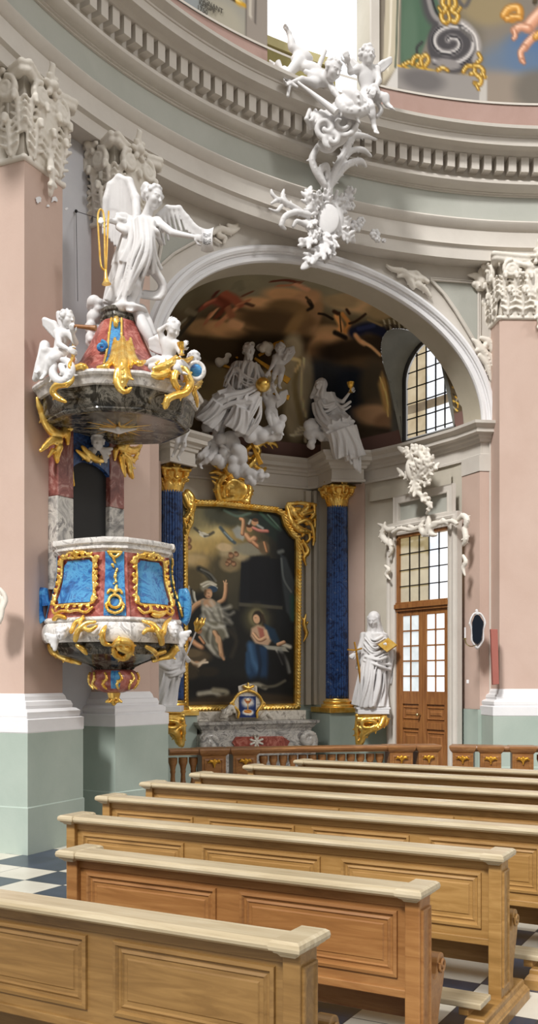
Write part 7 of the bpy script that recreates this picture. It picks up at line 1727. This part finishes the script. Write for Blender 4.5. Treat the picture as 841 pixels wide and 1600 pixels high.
# ---- flat stucco ornaments
def fw(a, b, d=.04): return np.array(cyl(a, b, RW - d))
def orn(lab, fn, L, sc, h=.010, k=.014, mat='stucco2'):
    S = Sculpt(h, k); st(S, fn, L, sc, k); return tag(S.obj('stucco_ornament', M[mat]), lab, 'stucco ornament')
orn('white rocaille at the upper left corner of the right spandrel panel', fw, [([(604, 414), (612, 420), (628, 424), (640, 432), (650, 436), (664, 436)], [1.5, 3, 5, 6, 5, 3]), ([(622, 432), (634, 430), (642, 440), (646, 450)], [2, 4, 5, 3]), ([(640, 426), (652, 428), (656, 440)], [3, 4, 3]), ([(652, 444), (664, 452), (674, 464)], [5, 4, 1.5]), ([(656, 432), (668, 440)], 4)], .0092)
orn('white rocaille at the upper right corner of the right spandrel panel', fw, [([(732, 430), (744, 432), (752, 440), (748, 450)], [1.5, 5, 7, 5]), ([(750, 446), (752, 424, .06), (758, 420, .06)], [4, 4, 3]), ([(756, 428), (766, 436), (764, 446)], 5), ([(742, 444), (754, 450)], 5)], .0094)
orn('white rocaille hanging at the foot of the right spandrel beside the arch', fw, [([(738, 530), (746, 536), (752, 546), (760, 556), (768, 572)], [1.5, 4, 6, 6, 4]), ([(746, 548), (756, 544), (762, 534)], [4, 5, 3]), ([(752, 528), (764, 534), (770, 548)], [3, 5, 4]), ([(758, 560), (764, 578), (768, 596)], [5, 4, 1.2]), ([(750, 556), (758, 566)], 4), ([(766, 556), (771, 570)], 4)], .0094)
orn('white rocaille on the left spandrel beside the angel paper', fw, [([(328, 366), (344, 358), (360, 362), (374, 356)], [3, 5, 5, 2]), ([(342, 368), (352, 372), (350, 380)], [4, 3, 2]), ([(356, 352), (366, 354), (372, 350)], [3, 3, 1]), ([(336, 374), (346, 380)], [3, 1.5])], .0083)
sp = thing('trim_8', 'sage spandrel panel with moulded edge right of the arch', 'wall panel', Vector(fw(715, 545, .02)), kind='structure')
edge = [(673, 437), (748, 443), (748, 546)] + [(741, 534), (728, 512), (712, 486), (694, 460)]
x = MB(); x.add([fw(*q, .012) for q in edge], [tuple(range(len(edge)))]); x.obj('field', M['greypan'], sp)
x = MB(); x.tube([Vector(fw(*q, .03)) for q in edge + edge[:1]], .02, 6); x.tube([Vector(fw(px + 3 * a, py - 3 * b, .03)) for (px, py), a, b in zip(edge + edge[:1], (0, 1, 1, 1, 1, 1, 1, 0), (1, 1, -1, 0, 0, 0, 0, 1))], .012, 6); x.obj('edge_moulding', M['cream'], sp)
sp = thing('trim_9', 'sage spandrel panel left of the arch behind the angel', 'wall panel', Vector(fw(280, 420, .02)), kind='structure')
edge = [(262, 330), (330, 366), (300, 380), (272, 396), (254, 412), (246, 420)]
x = MB(); x.add([fw(*q, .012) for q in edge], [tuple(range(len(edge)))]); x.obj('field', M['greypan'], sp)
x = MB(); x.tube([Vector(fw(*q, .03)) for q in edge + edge[:1]], .018, 6); x.obj('edge_moulding', M['cream'], sp)
# chapel side ornaments
def fd_(a, b, d=.05):
    u = (a - CX) / F; o0 = dp(0, 0, .1 + d)
    # door plane: o0 + k dv
    k_ = (u * o0.y - o0.x) / (dv.x - u * dv.y); q = o0 + dv * k_; return np.array((q.x, q.y, EYE + (HZ - b) * q.y / F))
S = Sculpt(.010, .012); f7 = lambda a, b, d=.05: fd_(a, b, d + .12); NB7 = np.array((-.6, -.8, 0))
def l7(P_, w, r, lob=4): leaf(S, [f7(*q) for q in P_], w, r, NB7, .010, lob)
for P_, w, r, lob in (([(650, 752, .06), (654, 736, .10), (650, 718, .14), (636, 704, .12), (624, 700, .08)], .10, .05, 6), ([(652, 750, .06), (660, 732, .12), (660, 714, .15), (650, 700, .12), (644, 696, .08)], .10, .05, 6), ([(654, 750, .06), (666, 736, .10), (672, 720, .12), (668, 706, .10), (660, 698, .06)], .09, .045, 5), ([(656, 748, .05), (668, 742, .08), (680, 732, .08), (686, 724, .05)], .07, .035, 4),
                      ([(650, 748, .05), (640, 744, .08), (628, 742, .08), (621, 732, .05)], .06, .032, 4), ([(652, 746, .06), (648, 760, .08), (656, 772, .08), (668, 780, .06), (674, 792, .05)], .08, .05, 6), ([(648, 752, .05), (643, 766, .06), (645, 774, .04)], .05, .03, 3), ([(674, 786, .05), (670, 796, .05), (666, 803, .03)], .03, .025, 2), ([(658, 752, .06), (668, 756, .06), (674, 748, .05)], .05, .03, 3)): l7(P_, w, r, lob)
S.e(f7(650, 732, .04), (.16, .10, .22), None, .03)
tag(S.obj('stucco_ornament', M['stucco2']), 'large ivory rocaille crest like a feathered wing on the cornice above the door', 'stucco ornament')
orn('ivory rocaille band with a shell over the chapel door', lambda a, b, d=.05: fd_(a, b, d + .06), [([(614, 832), (626, 826), (644, 828), (660, 822)], [3, 3, 3, 4]), ([(678, 818), (694, 816), (706, 814), (714, 818)], [4, 3, 3, 3]), ([(662, 814), (658, 824), (664, 834), (670, 826)], [2, 4, 5, 4]), ([(670, 806), (670, 820), (668, 836)], [2, 5, 3]), ([(684, 820), (674, 824), (674, 834), (682, 836)], [3, 4, 4, 2]), ([(640, 822), (650, 826)], 3), ([(692, 812), (700, 818)], 3)], .0098)
orn('ivory rocaille hanging along the left edge of the chapel door surround', lambda a, b, d=.05: fd_(a, b, d + .02), [([(590, 818), (598, 822), (608, 828), (616, 826)], [1, 3, 4, 3]), ([(602, 816), (600, 828), (598, 838), (604, 846), (612, 852)], [1.5, 4, 5, 5, 4]), ([(610, 846), (612, 860), (608, 870)], [4, 3, 1.5]), ([(602, 884), (608, 890), (604, 898), (610, 906)], [2, 3, 3, 1])], .0098)
orn('ivory rocaille hanging along the right edge of the chapel door surround', lambda a, b, d=.05: fd_(a, b, d + .02), [([(716, 812), (724, 806), (730, 812), (728, 822)], [3, 4, 4, 3]), ([(726, 826), (728, 842), (724, 852)], [4, 4, 2]), ([(724, 868), (728, 878), (724, 888), (727, 900)], [2, 3, 3, 1])], .0098)
# ---- sconce with mirror, red boards, switch, picture at the left edge
PW_ = PX(13.62)
sn = thing('wall_sconce', 'small dark mirror sconce in a silvery frame with a candle arm, right of the door', 'sconce', Vector(PW_(745, 1012)))
x = MB(); x.rings([[PW_(px, py, dd) for px, py in ((738, 972), (742, 962), (746, 960), (750, 962), (756, 972), (754, 986), (753, 1000), (746, 1008), (739, 1000), (738, 986))] for dd in (-.02, .05)]); x.obj('mirror', plain('dark mirror glass', '#1b2430', .08, .6), sn)
S = Sculpt(.006, .008); st(S, lambda a, b, d=0: PW_(a, b, d - .03), [([(746, 958), (752, 960), (758, 972), (755, 986), (755, 1000), (747, 1010), (738, 1001), (738, 986), (735, 972), (740, 960), (746, 958)], 1.5), ([(745, 954), (746, 960)], 2.2), ([(734, 974), (738, 982)], 1.6), ([(758, 974), (754, 984)], 1.6), ([(740, 1004), (746, 1012), (752, 1004)], 2)], .0094, .006); S.obj('frame', M['stucco'], sn)
x = MB(); x.tube([Vector(q) for q in bez([PW_(744, 1008, -.05), PW_(736, 1010, -.10), PW_(729, 1006, -.14), PW_(727, 999, -.15)], 12)], .008, 6); x.rev([(.02, 0), (.03, .01), (.014, .012), (.014, .02)], 12, M=Matrix.Translation(Vector(PW_(727, 999, -.15)))); x.obj('arm', M['brass'], sn, True)
x = MB(); b = PW_(727, 997, -.15); x.tube([Vector(b), Vector(b) + Vector((0, 0, .15))], .012, 10); x.obj('candle', M['stucco'], sn, True)
x = MB(); M['redboard'] = plaster('faded red paint', '#9a5a50', '#a8695e', .6)
for i, dx in enumerate((0,)):
    a0 = at(766, 983, 13.42); a1 = at(779, 1069, 13.42); x.rings([[Vector((q[0], a0.y + dy, q[1])) for q in ((a0.x, a0.z), (a1.x - .02, a0.z - .005), (a1.x, a1.z), (a0.x + .03, a1.z - .01))] for dy in (-.05, .03)])
tag(x.obj('red_board', M['redboard'], bevel=.006), 'narrow faded red board hanging in the corner left of the right pier', 'board')
x = MB(); b = PW_(731, 1065, .0); x.box((b[0], b[1], b[2]), (.035, .02, .05)); tag(x.obj('light_switch', M['white'], bevel=.004), 'small white wall switch below the mirror sconce', 'switch')
S = Sculpt(.009, .012); q0 = lambda a, b, d=0: np.array(at(a, b, 9.15 + d)); st(S, q0, [([(-30, 905), (-10, 915), (4, 925), (9, 938), (4, 952), (2, 965), (-4, 976)], 3), ([(-30, 908), (-12, 920), (0, 932), (3, 942), (-2, 956), (-6, 972)], 2)], .0061); S.e(q0(-20, 940, .02), (.1, .03, .2), None, .02)
tag(S.obj('wall_cartouche', M['stucco2']), 'pale carved frame edge on the left pier at the left border', 'frame')
# ================================================================= painted drum above the cornice
RD = 7.2
def fdr(a, b, d=0.0): return np.array(cyl(a, b, RD - d))
TW0, TW1 = cth(cyl(578, 60, RD)), cth(cyl(418, 40, RD))
PD = Paint(900, 420, (68, 9.9, 172, 13.0), '#8b8272')
def dq(a, b): q = cyl(a, b, RD); return (cth(q), q.z)
KD = 126.0                                    # degrees per metre of paint, so that round strokes stay round on the wall
PDX = Paint(1300, 420, (68, 9.6, 172, 13.0), '#857b6c')
class DrumPaint:
    def b(s, px, py, rx, ry, c, soft=.6, a=1.0, wob=.4):
        t, z = dq(px, py); PDX.blob(t, z, rx * .0645, ry * .0092, c, soft, a, 0, wob)
    def l(s, P, w, c, soft=.5, a=1.0):
        Q = [dq(*q) for q in P]
        if len(Q) > 2: Q = [tuple(q[:2]) for q in bez([(t, z, 0) for t, z in Q], 5 * len(Q))]
        D = np.full(PDX.X.shape, 1e9)
        for (xa, ya), (xb, yb) in zip(Q[:-1], Q[1:]):
            X, Y = PDX.X * .1257, PDX.Y; xa *= .1257; xb *= .1257
            dx, dy = xb - xa, yb - ya; L = max(dx * dx + dy * dy, 1e-9); t = np.clip(((X - xa) * dx + (Y - ya) * dy) / L, 0, 1)
            D = np.minimum(D, np.hypot(X - xa - t * dx, Y - ya - t * dy))
        w *= .0074; PDX.mix(a * np.clip((w * (1 + soft) - D) / (2 * w * soft), 0, 1), c)
    def p(s, P, c, soft=.02, a=1.0): PDX.poly([dq(*q) for q in P], c, soft * 2, a)
d = DrumPaint()
d.b(760, 60, 200, 90, '#7d756b', .9); d.b(720, 70, 40, 60, '#6b6458', .8); d.b(830, 90, 50, 40, '#4d6a93', .8); d.b(800, 100, 60, 34, '#63748a', .9, .8); d.b(780, 140, 80, 30, '#8d8175', .8); d.b(760, 10, 50, 30, '#8f8062', .8); d.b(840, 140, 40, 30, '#6d675f', .8)
d.p([(628, -40), (672, -40), (690, 20), (668, 60), (652, 100), (626, 100)], '#4e6653', .03); d.b(640, 60, 16, 60, '#5d7360', .8, .7)
d.p([(604, -40), (626, -40), (622, 105), (598, 130), (600, 60)], '#c0b6a0', .02); d.l([(612, -20), (610, 60), (606, 110)], 2, '#e4dccb'); d.l([(622, -20), (620, 60), (618, 106)], 1.6, '#3f4a3f')
d.p([(622, 102), (761, 119), (761, 164), (622, 146)], '#8f8a86', .01); d.b(660, 125, 40, 16, '#6b6766', .8); d.p([(600, 140), (622, 102), (622, 146), (600, 142)], '#c9c5c0', .01); d.p([(752, 118), (761, 119), (761, 164), (748, 162)], '#b5b0aa', .01); d.l([(622, 103), (690, 110), (761, 119)], 1.2, '#d1a741')
# volute
d.l([(664, -20), (672, 22), (690, 40), (708, 46)], 12, '#4c4a4b'); d.l([(666, -20), (676, 20), (692, 36)], 5, '#8d8886'); d.l([(672, -14), (684, 22), (704, 36)], 2, '#2d2c2d')
def spl(cx, cy, r0, r1, t0, t1, n=40): return [(cx + (r0 + (r1 - r0) * i / n) * math.cos(t0 + (t1 - t0) * i / n), cy + (r0 + (r1 - r0) * i / n) * .82 * math.sin(t0 + (t1 - t0) * i / n)) for i in range(n + 1)]
d.b(706, 72, 46, 42, '#4a4749', .15, 1, .05)
for off, w, c in ((0, 5.5, '#8f8a89'), (-1.5, 2.2, '#c3bebb'), (4.5, 1.6, '#27262a')): d.l(spl(704, 66, 44 + off, 6 + off * .3, 2.2, -2.2 * PI * 1.25, 90), w, c)
d.l([(690, 36), (720, 34), (740, 50), (748, 72), (742, 94)], 6, '#99938f'); d.l([(722, 36), (742, 54), (747, 78)], 2, '#d0cac6')
for i in range(9): d.l([(716 + i * 2.4, 40 + i * 1.6), (722 + i * 2.2, 50 + i * 2)], 1, '#605c5a')
d.l([(652, 84), (652, 74), (660, 66)], 2.5, '#3a393a'); d.b(700, 100, 24, 8, '#8a8583', .5); d.l([(710, -10), (726, 10), (738, -10)], 4, '#5c5856')
def g3(P_, w, c3): d.l(P_, w + 1.6, c3[0], .4); d.l(P_, w, c3[1], .6); d.l([(x_ - w * .3, y_ - w * .3) for x_, y_ in P_], w * .38, c3[2], .8)
GO = ('#6b4c14', '#bd8f34', '#f0d68c'); FL_ = ('#8f5d44', '#cf977a', '#e9c0a6'); OR_ = ('#8a5a22', '#c58c40', '#e9bd78')
for P_, w in (([(694, -6), (692, 6), (698, 14), (690, 22), (692, 32), (698, 36)], 3.4), ([(710, -6), (712, 8), (706, 16), (716, 24), (712, 34), (706, 32)], 3.4), ([(702, -6), (702, 8)], 3), ([(700, 18), (703, 30), (700, 34)], 2.4), ([(686, 12), (690, 18)], 2), ([(720, 12), (716, 18)], 2), ([(630, 102), (640, 97), (646, 99)], 2.4), ([(644, 100), (648, 90), (656, 88), (658, 96), (652, 102)], 2.6), ([(660, 102), (658, 92), (666, 86), (670, 94), (664, 104)], 2.6), ([(684, 110), (692, 106), (700, 110)], 2.4),
              ([(724, 112), (730, 104), (740, 104), (742, 112), (736, 116)], 2.6), ([(748, 84), (752, 92), (746, 98)], 2.6), ([(742, 102), (750, 104), (756, 112), (750, 120)], 3), ([(744, 116), (752, 124), (750, 132), (742, 130)], 3), ([(744, 132), (748, 140)], 1.8), ([(756, 116), (758, 122)], 1.8)): g3(P_, w, GO)
for P_, w, c3 in (([(788, 24), (796, 14), (810, 12), (812, 24), (800, 30)], 6, OR_), ([(792, 30), (804, 26), (814, 28)], 4, OR_), ([(848, 18), (836, 30), (826, 42)], 10, FL_), ([(826, 44), (814, 42), (804, 48)], 6, FL_), ([(804, 48), (806, 56), (803, 60)], 3, FL_), ([(838, 54), (826, 66), (820, 74)], 6, FL_), ([(820, 74), (814, 82), (816, 94)], 4.4, FL_), ([(816, 94), (819, 98)], 2.4, FL_), ([(846, 50), (838, 58)], 5, OR_), ([(838, -8), (836, 4)], 2.6, ('#2a241a', '#4a3f2e', '#6b5c44'))): g3(P_, w, c3)
# left: inscription wall
d.p([(180, -60), (384, -60), (384, 66), (300, 36), (240, 0)], '#9a978d', .02); d.b(300, 10, 40, 24, '#8d959b', .9, .7); d.b(350, 30, 40, 24, '#a8a292', .9); d.p([(384, -60), (418, -60), (418, 86), (384, 66)], '#948b82', .02); d.l([(392, -20), (391, 20), (392, 26)], 3, '#c3bbae'); d.l([(400, -20), (399, 36)], 1.8, '#5f5852'); d.l([(385, -20), (384, 62)], 1.2, '#6b645d')
d.l([(362, -4), (372, 4), (382, 8)], 4, '#c9992f'); d.l([(364, -2), (378, 2)], 1.6, '#f4da8a'); d.l([(356, -8), (366, 0)], 3, '#3d2f14')
zc = PDX
n1, n2 = 420, 90
for nm, a0, a1, lb in (('wall_drum_right', 70, TW0, 'painted drum wall right of the window, with a grey volute and gilt leaves'), ('wall_drum_left', TW1, 166, 'grey painted drum wall left of the window with an inscription')):
    m_ = int(n1 * (a1 - a0) / 60) + 4
    Pd = [[pol(a0 + (a1 - a0) * i / m_, RD, 9.955 + 2.6 * j / n2) for i in range(m_ + 1)] for j in range(n2 + 1)]
    o = gridmesh(nm, Pd, M['fresco'], None, tuple(pol((a0 + a1) / 2, RD, 9.955)))
    tt_ = np.array([[(a0 + (a1 - a0) * i / m_, 9.955 + 2.6 * j / n2) for i in range(m_ + 1)] for j in range(n2 + 1)]).reshape(-1, 2)
    painted(o, zc.sample(tt_[:, 0], tt_[:, 1])); tag(o, lb, 'painted wall', kind='structure')
x = MB(); P_ = []
x.grid([[pol(a, RD + .0, 9.98), pol(a, RD, 10.0), pol(a, RD - .015, 10.0), pol(a, RD - .015, 9.97)] for a in np.linspace(70, 166, 160)])
tag(x.obj('trim_10', M['cream'], smooth=True), 'thin pale line along the foot of the drum paintings', 'moulding', kind='structure')
# window
wz = 10.45
dwn = thing('window_2', 'bright white drum window above the ring cornice between the paintings', 'window', pol((TW0 + TW1) / 2, RD + .3, 9.9), kind='structure')
M['skywhite'] = lit('blown out daylit glass', '#fbfcff', 1.1, '#ffffff', 1.5); M['skyblue'] = lit('bluish curtain daylight', '#cfdbe6', 1.0, '#f4f8fb', 3)
M['olive'] = plaster('olive painted parapet', '#8d8350', '#9c9362'); M['cream2'] = plaster('yellowish window parapet', '#b3a878', '#c2b88a')
sp_ = TW0 + (TW1 - TW0) * .20
x = MB(); x.grid([[pol(a, RD + .40, z) for z in (wz, 12.6)] for a in np.linspace(sp_, TW1 + 2, 12)]); x.obj('pane', M['skywhite'], dwn)
x = MB(); x.grid([[pol(a, RD + .40, z) for z in (9.9, 12.6)] for a in np.linspace(TW0 - 2, sp_, 8)]); x.obj('curtain', M['skyblue'], dwn)
x = MB(); x.grid([[pol(a, RD + .40, 9.4), pol(a, RD + .40, wz - .3), pol(a, RD + .40, wz - .12)] for a in np.linspace(sp_, TW1 + 2, 12)]); x.obj('parapet', M['olive'], dwn)
x = MB(); x.grid([[pol(a, RD + .40, wz - .12), pol(a, RD + .36, wz - .12), pol(a, RD + .36, wz), pol(a, RD + .40, wz)] for a in np.linspace(sp_, TW1 + 2, 12)]); x.obj('sill', M['cream2'], dwn)
x = MB()
for a in (TW0, TW1): x.grid([[pol(a, r, z) for z in (9.4, 12.6)] for r in (RD, RD + .42)])
x.obj('reveal', M['creamdk'], dwn)
x = MB()
for a, w_ in ((TW0 - .5, .5), ): x.rings([[pol(a - w_, RD, 9.97), pol(a - w_, RD - .05, 9.97), pol(a + w_, RD - .05, 9.97), pol(a + w_, RD, 9.97)], [pol(a - w_, RD, 12.6), pol(a - w_, RD - .05, 12.6), pol(a + w_, RD - .05, 12.6), pol(a + w_, RD, 12.6)]])
x.obj('frame_moulding', M['cream'], dwn)
# inscription on the left wall
def letters(txt, px, py, size):
    cu = bpy.data.curves.new('inscription', 'FONT'); cu.body = txt; cu.size = size; cu.extrude = .002
    o = bpy.data.objects.new('inscription', cu); COL.objects.link(o); p0, p1 = fdr(px, py, .012), fdr(px + 34, py + 13, .012)
    p1 = np.array(pol(cth(Vector(p0)) - 2.4, RD - .012, p0[2]))
    ex_ = Vector(p1 - p0).normalized(); ez = Vector((0, 0, 1)); en = ex_.cross(ez)
    o.matrix_world = Matrix(((ex_.x, ez.x, en.x, p0[0]), (ex_.y, ez.y, en.y, p0[1]), (ex_.z, ez.z, en.z, p0[2]), (0, 0, 0, 1)))
    cu.materials.append(M['inkgrey']); return o
M['inkgrey'] = plain('dark painted letters', '#4a463e', .8)
for txt, px, py, lb in (('TIGNANT', 312, 0, 'upper line of the dark painted inscription on the drum'), ('KHGPF', 311, 6, 'middle line of the dark painted inscription on the drum'), ('1750', 308, 14, 'dark painted year on the drum, last line of the inscription')):
    tag(letters(txt, px, py, .085), lb, 'inscription', kind='structure')
# ================================================================= camera, light, world
cam = bpy.data.cameras.new('camera'); co = bpy.data.objects.new('camera', cam); COL.objects.link(co)
co.location = (0, 0, EYE); co.rotation_euler = (PI / 2, 0, 0)
cam.sensor_fit = 'VERTICAL'; cam.sensor_height = 36; cam.lens = 36 * F / 1600
cam.shift_y = (HZ - 800) / 1600; cam.clip_end = 100
SC.camera = co
W = bpy.data.worlds.new('nave fill light'); SC.world = W; W.use_nodes = True
nt = W.node_tree; bg = nt.nodes['Background']
tc = nt.nodes.new('ShaderNodeTexCoord'); sp = nt.nodes.new('ShaderNodeSeparateXYZ'); nt.links.new(tc.outputs['Generated'], sp.inputs[0])
mr = nt.nodes.new('ShaderNodeMapRange'); mr.inputs['From Min'].default_value = -1; mr.inputs['From Max'].default_value = 1
nt.links.new(sp.outputs['Z'], mr.inputs['Value'])
cr = ramp(nt, mr.outputs['Result'], [(0.0, '#6d5c46'), (.46, '#8f8473'), (.62, '#cfccc8'), (1.0, '#ffffff')])
nz = nt.nodes.new('ShaderNodeTexNoise'); nz.inputs['Scale'].default_value = 2.2; nz.inputs['Detail'].default_value = 2; nt.links.new(tc.outputs['Generated'], nz.inputs['Vector'])  # bright patches added for the gilding to reflect
st = nt.nodes.new('ShaderNodeMapRange'); st.inputs['From Min'].default_value = .42; st.inputs['From Max'].default_value = .62; st.inputs['To Min'].default_value = .4; st.inputs['To Max'].default_value = 1.3
nt.links.new(nz.outputs['Fac'], st.inputs['Value'])
nt.links.new(cr, bg.inputs['Color']); nt.links.new(st.outputs['Result'], bg.inputs['Strength'])
def sun(name, d, e, ang, c):
    l = bpy.data.lights.new(name, 'SUN'); l.energy = e; l.angle = math.radians(ang); l.color = c
    o = bpy.data.objects.new(name, l); COL.objects.link(o)
    o.rotation_euler = Vector(d).to_track_quat('-Z', 'Y').to_euler(); return o
sun('window_sun', (.34, .66, -.72), 2.8, 9, (1.0, .985, .96))
sun('opposite_window_sun', (-.62, .5, -.42), .5, 8, (1.0, .98, .96))
vs = SC.view_settings
SC.display_settings.display_device = 'sRGB'; vs.view_transform = 'Standard'; vs.look = 'None'; vs.exposure = 0.28; vs.gamma = 1.0; vs.use_curve_mapping = False
SC.cycles.max_bounces = 6
